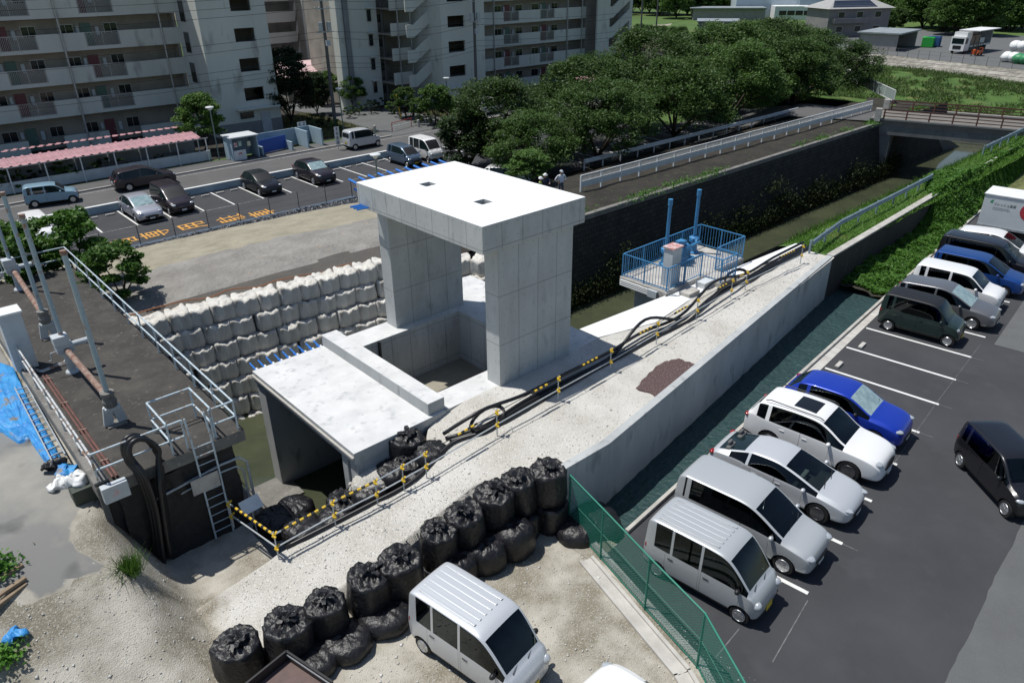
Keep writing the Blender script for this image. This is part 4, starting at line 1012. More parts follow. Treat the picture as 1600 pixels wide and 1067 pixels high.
    for s in (-1,1):
        h = MB(); h.ell((hx,s*hy,hz),*hl,10,6); ho = h.build('headlight', m_lamp, None, smooth=True); ho.parent = t
        tx, ty, tz = S['tail']; tsz = S.get('tailsz',(.06,.06,.18))
        h = MB(); h.ell((tx,s*ty,tz),*tsz,8,6); ho = h.build('tail_light', m_tail, None, smooth=True); ho.parent = t
        mx_, my_, mz_ = S['mirror']
        h = MB(); h.ell((mx_,s*my_,mz_),.07,.10,.07,10,6); h.bar((mx_,s*(my_-.06),mz_-.03),(mx_,s*(my_-.18),mz_-.05),.04,.03); ho = h.build('mirror', S.get('mirm') or paint_m, None, smooth=True); ho.parent = t
        for (a,b) in ND:
            h = MB(); h.bar((b+.08,s*(S['wbelt']+.012),S['belt']-.13),(b+.24,s*(S['wbelt']+.012),S['belt']-.13),.022,.022); ho = h.build('door_handle', S.get('handm') or paint_m, None); ho.parent = t
    gx, gz, gw, gh = S['grille']
    h = MB(); h.ell((gx,0,gz),.05,gw/2,gh/2,14,6); ho = h.build('grille', m_trim, None, smooth=True); ho.parent = t
    h = MB(); h.obox((xf+.012,0,S['platez']),(.02,.33,.165),0,0,-.08); ho = h.build('number_plate', plate or m_plate, None); ho.parent = t
    h = MB(); h.obox((xr-.012,0,S['platez']+.25),(.02,.33,.165)); ho = h.build('number_plate', plate or m_plate, None); ho.parent = t
    if S.get('wiper'):
        cx, cz = S['wiper']; h = MB(); h.bar((cx+.03,-.45,cz+.015),(cx-.12,.1,cz+.10),.02,.015); h.bar((cx+.03,.1,cz+.015),(cx-.12,.55,cz+.10),.02,.015); ho = h.build('wiper', m_trim, None); ho.parent = t
    for k in range(S.get('ribs',0)):
        yy = lerp(-.48,.48,k/(S['ribs']-1)); x0, x1, zr_ = S['ribx']
        h = MB(); h.bar((x0,yy,zr_),(x1,yy,zr_-.004),.07,.012); ho = h.build('roof_rib', paint_m, None, bevel=.005); ho.parent = t
    if S.get('rails'):
        for s in (-1,1):
            x0,x1,yy,zz = S['rails']; h = MB(); h.tube([(x0,s*yy,zz-.03),(x0-.15,s*yy,zz+.03),(x1+.15,s*yy,zz+.03),(x1,s*yy,zz-.03)],.018,6); ho = h.build('roof_rail', m_trim, None); ho.parent = t
    return t

def spec_box(Ln, W, Hh, wb, fo, hoodz, cowlx, cowlz, rfx, belt, r=.28, tumble=.86, rear_in=.04, **kw):
    """one-box / tall wagon: steep tail"""
    xf = wb/2+fo; xr = xf-Ln; h = W/2; wt = h*tumble
    st = [(xf,.30,.52,.60,h*.66,h*.70,h*.60),(xf-.05,.24,.60,hoodz*.80,h*.84,h*.86,h*.74),(xf-.16,.2,hoodz*.86,hoodz*.96,h*.93,h*.93,h*.80),
          (lerp(xf-.16,cowlx,.55),.19,hoodz*.94,lerp(hoodz,cowlz,.5),h*.97,h*.965,h*.84),
          (cowlx,.18,belt-.06,cowlz,h*.98,h*.975,h*.86),(lerp(cowlx,rfx,.5),.18,belt-.02,lerp(cowlz,Hh-.06,.56),h*.98,h*.98,lerp(h*.86,wt,.5)),(rfx,.18,belt,Hh-.07,h*.98,h*.98,wt),(rfx-.28,.18,belt,Hh-.015,h*.98,h*.98,wt)]
    n0 = len(st)
    xs = kw.pop('pill')     # list of (x_start, x_end) of body coloured pillars, front to rear
    for (a,b,*fl) in xs: st += [(x_,.18,belt,Hh,h*.98,h*.98,wt) for x_ in (a+.06,a,b,b-.06)]
    st += [(xr+.30,.19,belt+.01,Hh-.01,h*.98,h*.98,wt),(xr+.13,.22,belt+.02,Hh-.05,h*.95,h*.95,wt*.97),(xr+.10-rear_in,.24,belt+.02,Hh-.16,h*.92,h*.93,wt*.92),(xr+.03,.26,belt-.02,belt+.03,h*.9,h*.92,h*.86),(xr,.30,belt-.28,belt-.22,h*.84,h*.86,h*.80)]
    ns = len(st)
    side = [4,5,6]; i = n0-1
    for k in range(len(xs)):
        side += [i,i+1,i+3]
        if len(xs[k]) > 2: side.append(i+2)
        i += 4
    if not kw.pop('nolast',False): side.append(i)
    S = dict(st=st, side=set(side), ws={4,5}, rear={ns-3,}, wb=wb, r=r, W=W, belt=belt, wbelt=h*.98, head=(xf-.22,h*.70,hoodz*.80), headsz=(.19,.17,.085), tail=(xr+.10,h*.88,belt-.1), mirror=(cowlx-.28,h+.045,belt+.06),
             grille=(xf-.01,.52,W*.5,.2), platez=.42, doors=((cowlx-.30,cowlx-1.22),(cowlx-1.24,cowlx-2.05)), wiper=(cowlx,cowlz))
    S.update(kw); return S
def spec_hatch(Ln, W, Hh, wb, fo, hoodz, cowlx, cowlz, rfx, belt, rrx, rrz, tailz, tailin=.12, r=.31, tumble=.76, **kw):
    """two-box hatchback / coupe-like: roof falls to a raked rear window"""
    xf = wb/2+fo; xr = xf-Ln; h = W/2; wt = h*tumble
    st = [(xf,.32,.50,.58,h*.55,h*.58,h*.48),(xf-.06,.24,.58,hoodz*.80,h*.78,h*.80,h*.66),(xf-.22,.2,hoodz*.84,hoodz*.95,h*.92,h*.92,h*.78),
          (lerp(xf-.22,cowlx,.5),.19,hoodz*.95,lerp(hoodz,cowlz,.55)+.015,h*.97,h*.96,h*.82),
          (cowlx,.18,belt-.05,cowlz,h*.98,h*.975,h*.82),(lerp(cowlx,rfx,.5),.18,belt-.02,lerp(cowlz,Hh-.05,.58),h*.98,h*.98,lerp(h*.82,wt,.55)),(rfx,.18,belt,Hh-.06,h*.98,h*.98,wt),(rfx-.3,.18,belt+.005,Hh-.008,h*.98,h*.98,wt)]
    n0 = len(st); xs = kw.pop('pill')
    for (a,b,*fl) in xs:
        for x in (a+.06,a,b,b-.06):
            t = max(0,(rfx-.55-x)/(rfx-.55-rrx)); st.append((x,.18,belt+.03*t,lerp(Hh,rrz,t*t),h*.98,h*.98,wt*(1-.03*t)))
    st += [(rrx,.20,belt+.05,rrz,h*.97,h*.96,wt*.95),(lerp(rrx,xr+tailin,.5),.22,min(belt+.05,tailz-.03),lerp(rrz,tailz,.52),h*.95,h*.93,lerp(wt*.95,h*.8,.5)),(xr+tailin,.24,tailz-.06,tailz,h*.93,h*.9,h*.78),(xr+.03,.28,tailz-.2,tailz-.09,h*.9,h*.88,h*.76),(xr,.32,tailz-.42,tailz-.36,h*.82,h*.82,h*.74)]
    ns = len(st); side = [4,5,6]; i = n0-1
    for k in range(len(xs)):
        side += [i,i+1,i+3]
        if len(xs[k]) > 2: side.append(i+2)
        i += 4
    if not kw.pop('nolast',False): side.append(i)
    if kw.pop('backside',False): side.append(ns-5)
    S = dict(st=st, side=set(side), ws={4,5}, rear={ns-5,ns-4}, wb=wb, r=r, W=W, belt=belt, wbelt=h*.98, head=(xf-.30,h*.68,hoodz*.82), headsz=(.28,.16,.07), tail=(xr+.10,h*.80,tailz-.14), tailsz=(.10,.14,.07), mirror=(cowlx-.42,h+.045,belt+.05),
             grille=(xf-.02,.48,W*.55,.2), platez=.42, doors=((cowlx-.40,cowlx-1.38),(cowlx-1.40,cowlx-2.15)), wiper=(cowlx,cowlz))
    S.update(kw); return S
EV = dict(pill=((.06,-.02),(-.80,-.88)), r=.27, tumble=.90)
s_every = spec_box(3.395,1.475,1.87,2.43,.46,.98,1.38,1.02,.74,1.0, steel=True, spokes=6, ribs=6, ribx=(.36,-1.42,1.879), mirm=m_trim, handm=m_trim, doors=((1.12,.05),(-.0,-1.0)), head=(1.585,.555,.71), headsz=(.12,.13,.13), grille=(1.62,.40,.7,.12), platez=.40, **EV)
s_tanto = spec_box(3.395,1.475,1.755,2.46,.40,.98,1.10,1.05,.55,1.02, pill=((-.2,-.24,1),(-1.15,-1.28)), r=.28, tumble=.86, darkroof=set(range(6,20)), headsz=(.17,.16,.11), grille=(1.60,.55,.8,.16))
s_tanto2 = dict(s_tanto); s_tanto2.pop('darkroof')
s_kei = spec_box(3.395,1.475,1.64,2.46,.40,.95,1.0,1.02,.42,.98, pill=((-1.1,-1.25),), r=.28, tumble=.84)
s_lapin = spec_box(3.395,1.475,1.50,2.40,.42,.92,.85,.97,.36,.92, pill=((-.35,-.45),(-1.1,-1.25)), r=.27, tumble=.86)
s_porte = spec_box(3.995,1.69,1.68,2.60,.66,.98,1.12,1.04,.50,1.0, pill=((-.30,-.42),(-1.35,-1.5)), r=.29, tumble=.84)
s_freed = spec_box(4.215,1.695,1.70,2.74,.72,.93,1.22,1.03,.28,1.0, pill=((-.30,-.34,1),(-1.62,-1.80)), nolast=True, r=.30, tumble=.84, headsz=(.26,.17,.09), rear_in=.10)
s_sienta = spec_box(4.26,1.695,1.67,2.75,.75,.98,1.22,1.06,.32,1.02, pill=((-.30,-.34,1),(-1.70,-1.9)), nolast=True, r=.30, tumble=.84, headsz=(.28,.15,.08))
s_mini = spec_box(4.70,1.72,1.84,2.86,.82,1.05,1.30,1.12,.50,1.06, pill=((-.30,-.34,1),(-1.9,-2.05)), nolast=True, r=.32, tumble=.84)
s_wish = spec_hatch(4.55,1.695,1.59,2.75,.86,.92,1.16,1.0,.20,.95,-1.95,1.46,1.02,.14, r=.31, tumble=.80, pill=((-.34,-.44),(-1.62,-1.72)))
s_priusn = spec_hatch(4.60,1.78,1.43,2.75,.90,.86,1.28,.96,.08,.93,-1.15,1.30,1.0,.22, r=.34, tumble=.72, pill=((-.95,-1.05),), backside=True, headsz=(.34,.14,.04))
s_prius3 = spec_hatch(4.46,1.745,1.49,2.70,.90,.90,1.22,.98,.10,.95,-1.35,1.34,1.02,.14, r=.31, tumble=.76, pill=((-1.0,-1.1),), backside=True)
s_outl = spec_hatch(4.71,1.86,1.74,2.705,.98,1.04,1.02,1.12,.22,1.06,-1.95,1.62,1.15,.16, r=.36, tumble=.80, pill=((-.70,-.74,1),(-1.45,-1.62)), rails=(.25,-1.75,.66,1.75), glassroof={7,8,9,10} , grille=(2.30,.66,1.0,.34), headsz=(.24,.16,.10))
s_vezel = spec_hatch(4.33,1.79,1.58,2.61,.88,.98,1.02,1.06,.24,1.02,-1.55,1.46,1.08,.2, r=.34, tumble=.76, pill=((-1.1,-1.25),), mirm=m_trim)
s_aqua = spec_hatch(4.05,1.695,1.455,2.60,.82,.90,1.02,.98,.10,.94,-1.45,1.34,1.02,.16, r=.30, tumble=.76, pill=((-1.05,-1.2),))
s_imiev = spec_box(3.395,1.475,1.61,2.55,.40,.90,1.28,.98,.48,1.0, pill=((-.9,-1.05),), r=.28, tumble=.80, rear_in=.10)
CAR_GROUP = {}
def put(model, label, cat, pos, heading, group, first=[0]):
    model.location = pos; model.rotation_euler = (0,0,heading); tag(model, label, cat, group); return model
HD = TH - math.pi/2          # stall direction
RG = 'cars parked along the kerb on the right'
def stall(model, a, faxle, label, cat, dh=0, wb=2.5): 
    c = ST(a, faxle-wb/2, .006); put(model, label, cat, c, HD+dh, RG)
stall(make_car(s_every,P_SILV,m_rim,plate=m_platey,name='parked_van'), -1.56,10.33,'silver one-box kei van with ribbed roof parked nearest the green fence','van',0,2.43)
stall(make_car(s_freed,P_SILV,m_rim), .93,10.45,'silver compact minivan between the kei van and the sleek silver hatchback','car',0,2.74)
stall(make_car(s_priusn,P_SILV2,m_rimd), 3.66,10.34,'sleek low silver hatchback next to the white sport utility vehicle','car',0,2.75)
stall(make_car(s_outl,P_WHITE,m_rimd), 6.34,10.31,'large white sport utility vehicle with dark glass roof panel','car',0,2.705)
stall(make_car(s_vezel,P_BLUE,m_rimd,wind=m_shade), 8.75,10.28,'bright blue crossover with silver sunshade behind its windscreen','car',0,2.61)
stall(make_car(s_tanto,P_GREEN,m_rim,plate=m_platey), 18.47,10.2,'dark green tall kei car with black roof beside the empty stalls','car',0,2.46)
stall(make_car(s_wish,P_GREY,m_rim,wind=m_shade), 21.12,10.58,'grey wagon with a pale sunshade behind the dark green kei car','car',0,2.75)
stall(make_car(s_porte,P_WHITE,m_rim), 23.55,10.5,'small white tall hatchback between the grey wagon and the blue minivan','car',0,2.6)
stall(make_car(s_sienta,P_BLUE2,m_rim), 26.2,10.87,'deep blue compact minivan next to the small white hatchback','car',0,2.75)
stall(make_car(s_mini,P_BLACK,m_rim), 28.65,10.9,'black minivan between the deep blue minivan and a white car','car',0,2.86)
stall(make_car(s_wish,P_WHITE,m_rim), 31.2,10.7,'white wagon mostly hidden behind the black minivan','car',0,2.75)
bk = make_car(s_kei,P_BLACK,m_rim,plate=m_platey)
h_ = math.atan2(-13.78+11.96, 8.27-9.91); lf = Vector((-math.sin(h_),math.cos(h_),0))
put(bk,'black kei car crossing the car park at the right edge','car',Vector((9.09,-12.87,.006))+lf*.66,h_,None)
# vans and cars on the gravel
a = L(645,922,1.83); b = L(770,1005,1.83); hv = math.atan2(b.y-a.y,b.x-a.x)
rwp = L(664,1006,.27); lfv = Vector((-math.sin(hv),math.cos(hv),0)); fw = Vector((math.cos(hv),math.sin(hv),0))
put(make_car(s_every,P_SILV2,m_rim,plate=m_platey,name='parked_van'),'silver one-box kei van standing on the gravel below the black bags','van',Vector((rwp.x,rwp.y,.01))+lfv*.64+fw*1.215,hv,None)
a = L(925,1046,1.5)
put(make_car(s_aqua,P_WHITE,m_rim),'white hatchback cut off by the bottom edge, beside the gravel van','car',Vector((a.x+.25,a.y-1.75,.01)),hv+math.radians(172),None)
# left car park and street
LGRP = 'cars in the residents car park'; HL = -math.pi/2
def lcar(model,u,front,label,dh=0,xf=2.2): put(model,label,'car',Vector((u,front+xf,.01)),HL+dh,LGRP)
lcar(make_car(s_kei,P_WHITE,m_rim,far=True),-6.9,33.9,'white boxy kei car at the left end of the residents car park',0,1.63)
lcar(make_car(s_prius3,P_PSIL,m_rim,far=True,wind=m_shade),-.52,34.25,'pale silver hatchback with bright windscreen in the residents car park',0,2.25)
lcar(make_car(s_freed,P_PURP,m_rim,far=True),1.72,34.6,'dark purple minivan beside the pale silver hatchback',0,2.09)
lcar(make_car(s_aqua,P_BLACK,m_rim,far=True),8.3,34.55,'black hatchback alone in the middle of the residents car park',0,2.12)
lcar(make_car(s_vezel,P_PURP,m_rim,far=True,wind=m_shade),12.75,34.4,'dark brown-black hatchback with pale sunshade nearest the gate slab',0,2.18)
lcar(make_car(s_imiev,P_STEEL,m_rim,far=True,plate=m_platey),20.95,34.2,'egg-shaped steel blue kei car beside the white van',0,1.67)
lcar(make_car(s_every,P_WHITE,m_rim,far=True,name='parked_van'),23.35,34.4,'white kei van between the steel blue kei car and a tree',0,1.67)
lcar(make_car(s_porte,P_PSIL,m_rim,far=True),31.6,35.2,'pale silver car half hidden by the tree by the street',0,1.96)
lcar(make_car(s_lapin,P_SILV,m_rim,far=True,plate=m_platey),34.4,35.6,'silver kei car seen through the trees in the residents car park',0,1.62)
put(make_car(s_lapin,P_LBLUE,m_rim,far=True,plate=m_platey),'light blue retro kei car driving along the street','car',Vector((-4.1,44.25,.01)),math.atan2(-.52,2.38),None)
put(make_car(s_wish,P_PURP,m_rim,far=True),'dark maroon wagon on the street in front of the bicycle shed','car',Vector((2.35,44.35,.01)),math.radians(-3),None)
put(make_car(s_tanto2,P_SILV2,m_rim,far=True,plate=m_platey),'silver tall kei wagon parked on the street by the driveway','car',Vector((21.95,44.15,.01)),0,None)
put(make_car(s_every,P_WHITE,m_rim,far=True,name='parked_van'),'white van behind the trees on the far side of the street','van',Vector((41.5,48.6,.01)),math.radians(2),None)
put(make_car(s_aqua,P_WHITE,m_rim,far=True),'white car under the cherry trees seen above the gate slab','car',Vector((22.8,25.0,.01)),math.radians(-60),None)

# ================================================================ TON BAGS
def bag_black(seed, r=.56, h=1.15, flat=False):
    rnd = random.Random(seed); n = 44; prof = []
    if flat: prof = [(.9,0),(1.02,.12),(1.05,.4),(1.0,.70),(.9,.86),(.72,.95),(.5,1.0),(.3,1.02),(.1,1.0)]
    else: prof = [(.88,0),(1.0,.06),(1.04,.25),(1.03,.5),(1.0,.72),(.99,.82),(.97,.88),(.91,.92),(.82,.94),(.70,.945),(.58,.95),(.45,.95),(.32,.97),(.2,.99),(.12,1.05)]
    mb = MB(); ps = []
    ph = [rnd.uniform(0,6.28) for _ in range(6)]
    for i,(a,z) in enumerate(prof):
        top = z > .86
        for k in range(n):
            t = 2*math.pi*k/n
            d = 1 + .035*math.sin(3*t+ph[0]) + .02*math.sin(7*t+ph[1]+z*3) + (.05*fbm(math.cos(t)*2,math.sin(t)*2,z*2+seed,3))
            zz = z*h
            if top:
                w_ = (.11*fbm(math.cos(t)*a*4.5,math.sin(t)*a*4.5,seed*3.1,4)-.12*abs(fbm(math.cos(t)*a*7,math.sin(t)*a*7,seed*5.1,3)))*(.45 if a > .85 else 1); zz += w_*h*.9 + .03*abs(math.sin(7*t+ph[3]+a*9))*a
                d += .10*math.sin(11*t+ph[2]+i)*.5
            ps.append((a*r*d*math.cos(t), a*r*d*math.sin(t), zz))
    fs = [(i*n+k,i*n+(k+1)%n,(i+1)*n+(k+1)%n,(i+1)*n+k) for i in range(len(prof)-1) for k in range(n)]
    fs += [tuple(range((len(prof)-1)*n,len(prof)*n))]
    mb.add(ps, fs); body = mb.mesh('bag_body', m_bagb, True)
    tf = MB(); ox, oy = rnd.uniform(-.12,.12)*r, rnd.uniform(-.12,.12)*r
    for k in range(14):
        t = 2*math.pi*k/14+rnd.uniform(-.3,.3); ln = rnd.uniform(.12,.34); up = rnd.uniform(.02,.16)
        b = Vector((ox,oy,h*.98)); e_ = b+Vector((math.cos(t)*ln,math.sin(t)*ln,up)); sd = Vector((-math.sin(t),math.cos(t),0))*rnd.uniform(.04,.09); m_ = b.lerp(e_,.6)+Vector((0,0,.05))
        tf.add([b-sd*.4,b+sd*.4,m_+sd,m_-sd,e_+sd*.5,e_-sd*.7], [(0,1,2,3),(3,2,4,5)])
    tie = tf.mesh('tied_neck', m_bagb)
    return body, tie
BB = [bag_black(i) for i in range(10)]; BF = [bag_black(20+i,flat=True,h=.6,r=.6) for i in range(3)]
def put_bag(pos, var, label, group, sx=1, sz=1, rz=0, tilt=0, flat=False):
    o = thing('black_ton_bag', label, 'bag', pos, rz, group); o.scale = (sx,sx,sz); o.rotation_euler = (tilt,tilt*.6,rz)
    body, tie = (BF if flat else BB)[var]
    for nm,me in (('bag_body',body),('tied_neck',tie)):
        if flat and nm == 'tied_neck': continue
        c = bpy.data.objects.new(nm, me); COL.objects.link(c); c.parent = o
FR = 'black ton bags holding up the gravel ramp'
fr = [(367,1000,1.12),(443,970,1.2),(505,935,1.28),(570,897,1.36),(622,867,1.48),(681,823,1.62),(726,795,1.75),(769,764,1.9),(812,742,2.05),(855,728,2.15)]
for i,(x,y,zt) in enumerate(fr):
    p = L(x,y,zt-.05); b = max(0,zt-1.22)
    put_bag((p.x,p.y-.02,b), i%10, 'upright black ton bag, %s from the left in the row along the ramp' % ORD[i], FR, 1.0+.07*math.sin(i*2.1), (zt-b)/1.15, i*1.3, .06*math.sin(i*1.7))
    if b > .2: put_bag((p.x,p.y-.12,-.02), (i+2)%5, 'lower black bag beneath the %s upright bag from the left' % ORD[i], FR, 1.02, max(.3,b+.1)/1.15, i*.7)
for i,(x,y,zt,sx) in enumerate(((488,1017,.42,1.0),(540,990,.45,1.05),(600,950,.48,1.1),(712,868,.75,.95),(757,845,.82,1.0),(803,818,.95,1.0))):
    p = L(x,y,zt)
    put_bag((p.x,p.y,0), i%3, 'low slumped black bag, %s from the left in front of the upright bags' % ORD[i], FR, sx, zt/.58, i*2.3, .04*math.sin(i*3), True)
CG = 'black bags dumped beside the culvert'
cl = [(635,678,1.95,1,0,'upright black bag leaning on the culvert wall at the top of the pile'),(673,697,1.75,.95,1,'black bag at the ramp edge nearest the barrier posts'),(640,715,1.45,.9,0,'black bag below the topmost bag by the culvert wall'),(612,727,1.3,.95,1,'flattened black bag beside the spilled rubble by the culvert'),
      (575,757,1.0,.95,1,'black bag under the tiger-striped rope by the culvert mouth'),(535,775,.75,1.0,0,'crumpled black bag at the corner of the culvert mouth'),(458,785,-.2,1.0,1,'black bag lying at the water edge by the culvert leg'),(428,803,-.1,1.05,1,'black bag in the shade beside the white notice board'),
      (495,826,.55,1.1,1,'slumped black bag just inside the barrier corner'),(525,800,.6,1.0,1,'black bag between the barrier and the culvert mouth'),(470,815,.2,1.0,1,'torn black bag half sunk at the ramp bank'),(655,735,1.25,.8,1,'small black bag poking out under the lower barrier pipe')]
for i,(x,y,zt,sx,fl,lb) in enumerate(cl):
    p = L(x,y,zt); h = .6 if fl else 1.15
    put_bag((p.x,p.y,zt-h*(1.05 if fl else .95)), (i%3) if fl else (i%5), lb, CG, sx, 1.05 if fl else .95, i*1.9, .06*math.sin(i), bool(fl))
# rubble spilled from a torn bag
rb_ = MB(); rr = random.Random(5); c0 = L(585,738,1.15)
for k in range(150):
    a = rr.uniform(0,6.28); d = rr.random()**.6*.75; z = 1.22-.45*d+rr.uniform(-.03,.03); s_ = rr.uniform(.025,.07)
    rb_.obox((c0.x+d*math.cos(a)*1.2,c0.y+d*math.sin(a)*.8,z),(s_*1.6,s_,s_),rr.uniform(0,3),rr.uniform(0,3))
rb_.ell((c0.x,c0.y,.85),.85,.6,.4,12,6)
tag(rb_.build('rubble_pile', m_gravel), 'small heap of broken rubble beside the culvert wall', 'rubble', None, 'stuff')
# netted bag behind the green fence
p = L(930,800,.45); put_bag((p.x,p.y,-.25), 1, 'large black bag lying in the ditch behind the green fence', CG, 1.25, 1.1, .5, .1, True)
p = L(905,815,.45); put_bag((p.x,p.y,-.25), 2, 'second black bag in the ditch, at the end of the retaining wall', CG, 1.1, 1.1, 2.5, .1, True)

def bag_white(seed):
    rnd = random.Random(seed); n = 40; mb = MB(); ps = []
    prof = [(.82,0),(.98,.05),(1.05,.25),(1.06,.5),(1.02,.72),(1.01,.86),(.98,.95),(.8,.98),(.5,.99),(.22,1.0),(.05,1.0)]
    ph = [rnd.uniform(0,6.28) for _ in range(5)]
    for i,(a,z) in enumerate(prof):
        for k in range(n):
            t = 2*math.pi*k/n; c, s = math.cos(t), math.sin(t)
            sq = (abs(c)**6+abs(s)**6)**(-1/6)
            d = sq*(1+.034*math.sin(8*t+ph[0]+z*2+1.5*math.sin(2*t+ph[2]))*(1 if z<.9 else .4)+.024*math.sin(19*t+ph[1])*(z<.9)+.08*fbm(c*1.6,s*1.6,z+seed,3))
            zz = z*.80+ (.13*fbm(c*a*2.2,s*a*2.2,seed*1.7,3) if z > .8 else 0) + (.30*sq-.30)*(z>.8)*a
            ps.append((a*.53*d*c, a*.50*d*s, zz))
    fs = [(i*n+k,i*n+(k+1)%n,(i+1)*n+(k+1)%n,(i+1)*n+k) for i in range(len(prof)-1) for k in range(n)]+[tuple(range((len(prof)-1)*n,len(prof)*n))]
    mb.add(ps, fs); body = mb.mesh('bag_body', m_bagw, True)
    tf = MB()
    for k in range(4):   # lifting loops laid over the rim
        t = math.pi/4+k*math.pi/2+rnd.uniform(-.2,.2); c, s = math.cos(t), math.sin(t)
        b = Vector((.55*c,.52*s,.78)); sd = Vector((-s,c,0))*.045; e_ = b+Vector((c*.10,s*.10,-.28-rnd.uniform(0,.2))); m_ = b+Vector((-c*.12,-s*.12,.05))
        tf.add([m_-sd,m_+sd,b+sd,b-sd,e_+sd,e_-sd], [(0,1,2,3),(3,2,4,5)])
    return body, tf.mesh('lifting_loop', m_bagw)
WB = [bag_white(40+i) for i in range(6)]
TOPP = [(-9.2,15.45),(-5.0,14.9),(3.8,13.4),(7.4,10.6),(8.2,9.2)]
def along(path, s):
    for (a,b) in zip(path,path[1:]):
        l_ = math.dist(a,b)
        if s <= l_: return (lerp(a[0],b[0],s/l_), lerp(a[1],b[1],s/l_), math.atan2(b[1]-a[1],b[0]-a[0]))
        s -= l_
    return None
TN = ['topmost','second','third','fourth','fifth','sixth','lowest']
for k in range(7):
    pth = [(u-.06*k, v-.30*k) for u,v in TOPP]; s = .25+(.55 if k%2 else 0); i = 0
    while True:
        q = along(pth, s)
        if not q: break
        u, v, an = q; rnd = random.Random(k*100+i)
        w_ = rnd.uniform(.82,1.08)
        o = thing('white_ton_bag', 'off-white ton bag, %s from the old platform in the %s tier' % (ORD[i],TN[k]), 'bag', (u+rnd.uniform(-.05,.05), v-.5+rnd.uniform(-.08,.08), 2.0-.80*(k+1)+rnd.uniform(-.03,.03)+.12*math.sin(u*.3)), an+rnd.uniform(-.12,.12), 'white ton bags stacked on the canal bank')
        o.scale = (w_,1.08,1.02); vi = rnd.randrange(6)
        for nm,me in (('bag_body',WB[vi][0]),('lifting_loop',WB[vi][1])):
            c = bpy.data.objects.new(nm, me); COL.objects.link(c); c.parent = o
            if nm == 'lifting_loop': c['kind'] = 'stuff'
        s += 1.04*w_; i += 1

rp = MB(); rpp = []
for k in range(40):
    q = along([(u,v+.12) for u,v in TOPP], k*.38)
    if q: rpp.append((q[0],q[1]+.08*math.sin(k*1.3),2.02+.06*math.sin(k*.9)))
rp.tube(rpp,.03,6); tag(rp.build('orange_rope', mat('orange_rope',(.30,.12,.05),.8)),'rust-orange rope lying along the top of the white bags','rope')
# ================================================================ BARRIER OF PIPES WITH TIGER ROPE, HOSES
br = thing('pipe_barrier','scaffold pipe barrier with yellow clamps and tiger-striped rope along the ramp','barrier',(-8.9,-.4,.3))
bp_ = [(357,786),(428,835),(519,785),(586,752),(628,729),(664,709),(776,644),(872.5,591),(955,547),(1028,505),(1091,469),(1145,438),(1168,425),(1255,385)]
bases = []
for (x,y) in bp_:
    z = .6
    for _ in range(12):
        p = L(x,y,z+.9); z = rampz(p.x)-.02 if p.x > -12 else 0
    bases.append(Vector((p.x,p.y,z)))
def clamp(p):
    mb = MB(); mb.ell((p.x,p.y,p.z),.055,.055,.06,8,5); mb.obox((p.x+.05,p.y,p.z+.02),(.12,.05,.05),.6,.3); mb.obox((p.x-.03,p.y-.05,p.z-.03),(.05,.12,.05),.4,.2); mb.build('clamp', m_yel, br)
for i,b in enumerate(bases):
    mb = MB(); mb.cyl(b,b+Vector((0,0,1.0)),.02,6); mb.build('post', m_galv, br)
    for h in (.9,.45): clamp(b+Vector((0,0,h)))
for i,(a,b) in enumerate(zip(bases,bases[1:])):
    far = i >= 5
    mb = MB(); mb.cyl(a+Vector((0,0,.45)),b+Vector((0,0,.45)),.024,7); mb.build('lower_pipe', m_galv, br)
    mb = MB(); mb.cyl(a+Vector((0,0,.9)),b+Vector((0,0,.9)),.012 if far else .024,6); mb.build('upper_pipe', m_galv if not far else m_blk, br)
    # striped sleeve
    spans = [(.12,.95)] if i in (0,1,2) else ([(.4,.72)] if i%2 else [(.55,.85)]) if i >= 5 else []
    for (s0,s1) in spans:
        d = (b-a); ln = d.length*(s1-s0); n = max(6,int(ln/.11)); my = MB(); mk = MB()
        for k in range(n):
            p = a+d*(s0+(s1-s0)*k/n)+Vector((0,0,.9)); q = a+d*(s0+(s1-s0)*(k+1)/n)+Vector((0,0,.9))
            (my if k%2 else mk).cyl(p,q,.038,7)
        my.build('tiger_sleeve_yellow', m_yel, br)['kind'] = 'stuff'; mk.build('tiger_sleeve_black', m_blk, br)['kind'] = 'stuff'
def smooth_path(path, sub=5):
    sm = []
    for k in range(len(path)-1):
        p0 = Vector(path[max(k-1,0)]); p1 = Vector(path[k]); p2 = Vector(path[k+1]); p3 = Vector(path[min(k+2,len(path)-1)])
        for j in range(sub):
            t = j/sub; sm.append(.5*((2*p1)+(-p0+p2)*t+(2*p0-5*p1+4*p2-p3)*t*t+(-p0+3*p1-3*p2+p3)*t**3))
    sm.append(Vector(path[-1])); return sm
hp = [(440,850),(560,790),(640,745),(700,690),(760,668),(830,628),(900,590),(960,558),(1010,530),(1070,500),(1120,462),(1170,435),(1215,410),(1262,386)]
HL_ = ['thick black hose nearest the retaining wall along the barrier','thick black hose in the middle of the bundle along the barrier','thick black hose nearest the gate along the barrier','fourth black hose lying on top of the bundle along the barrier']
for i in range(4):
    rr = random.Random(60+i); path = []
    for k,(x,y) in enumerate(hp):
        if k < 3 and i > 0: continue
        z = 1
        for _ in range(8): p = L(x,y,z); z = rampz(p.x)
        off = (-.24+.16*i) + rr.uniform(-.06,.06); zo = .06 + (.12 if i == 3 else 0)
        if k == 8 and i == 2: zo += .75
        if k == 9 and i == 1: zo += .15
        if k == 4 and i == 3: zo += .35
        if k == 10 and i in (0,3): zo += .45
        path.append((p.x,p.y+off,rz(p.x,p.y+off)+zo))
    mb = MB(); mb.tube(smooth_path(path,7),.062,8); tag(mb.build('drain_hose', m_hose, smooth=True), HL_[i], 'hose', 'hoses along the barrier')
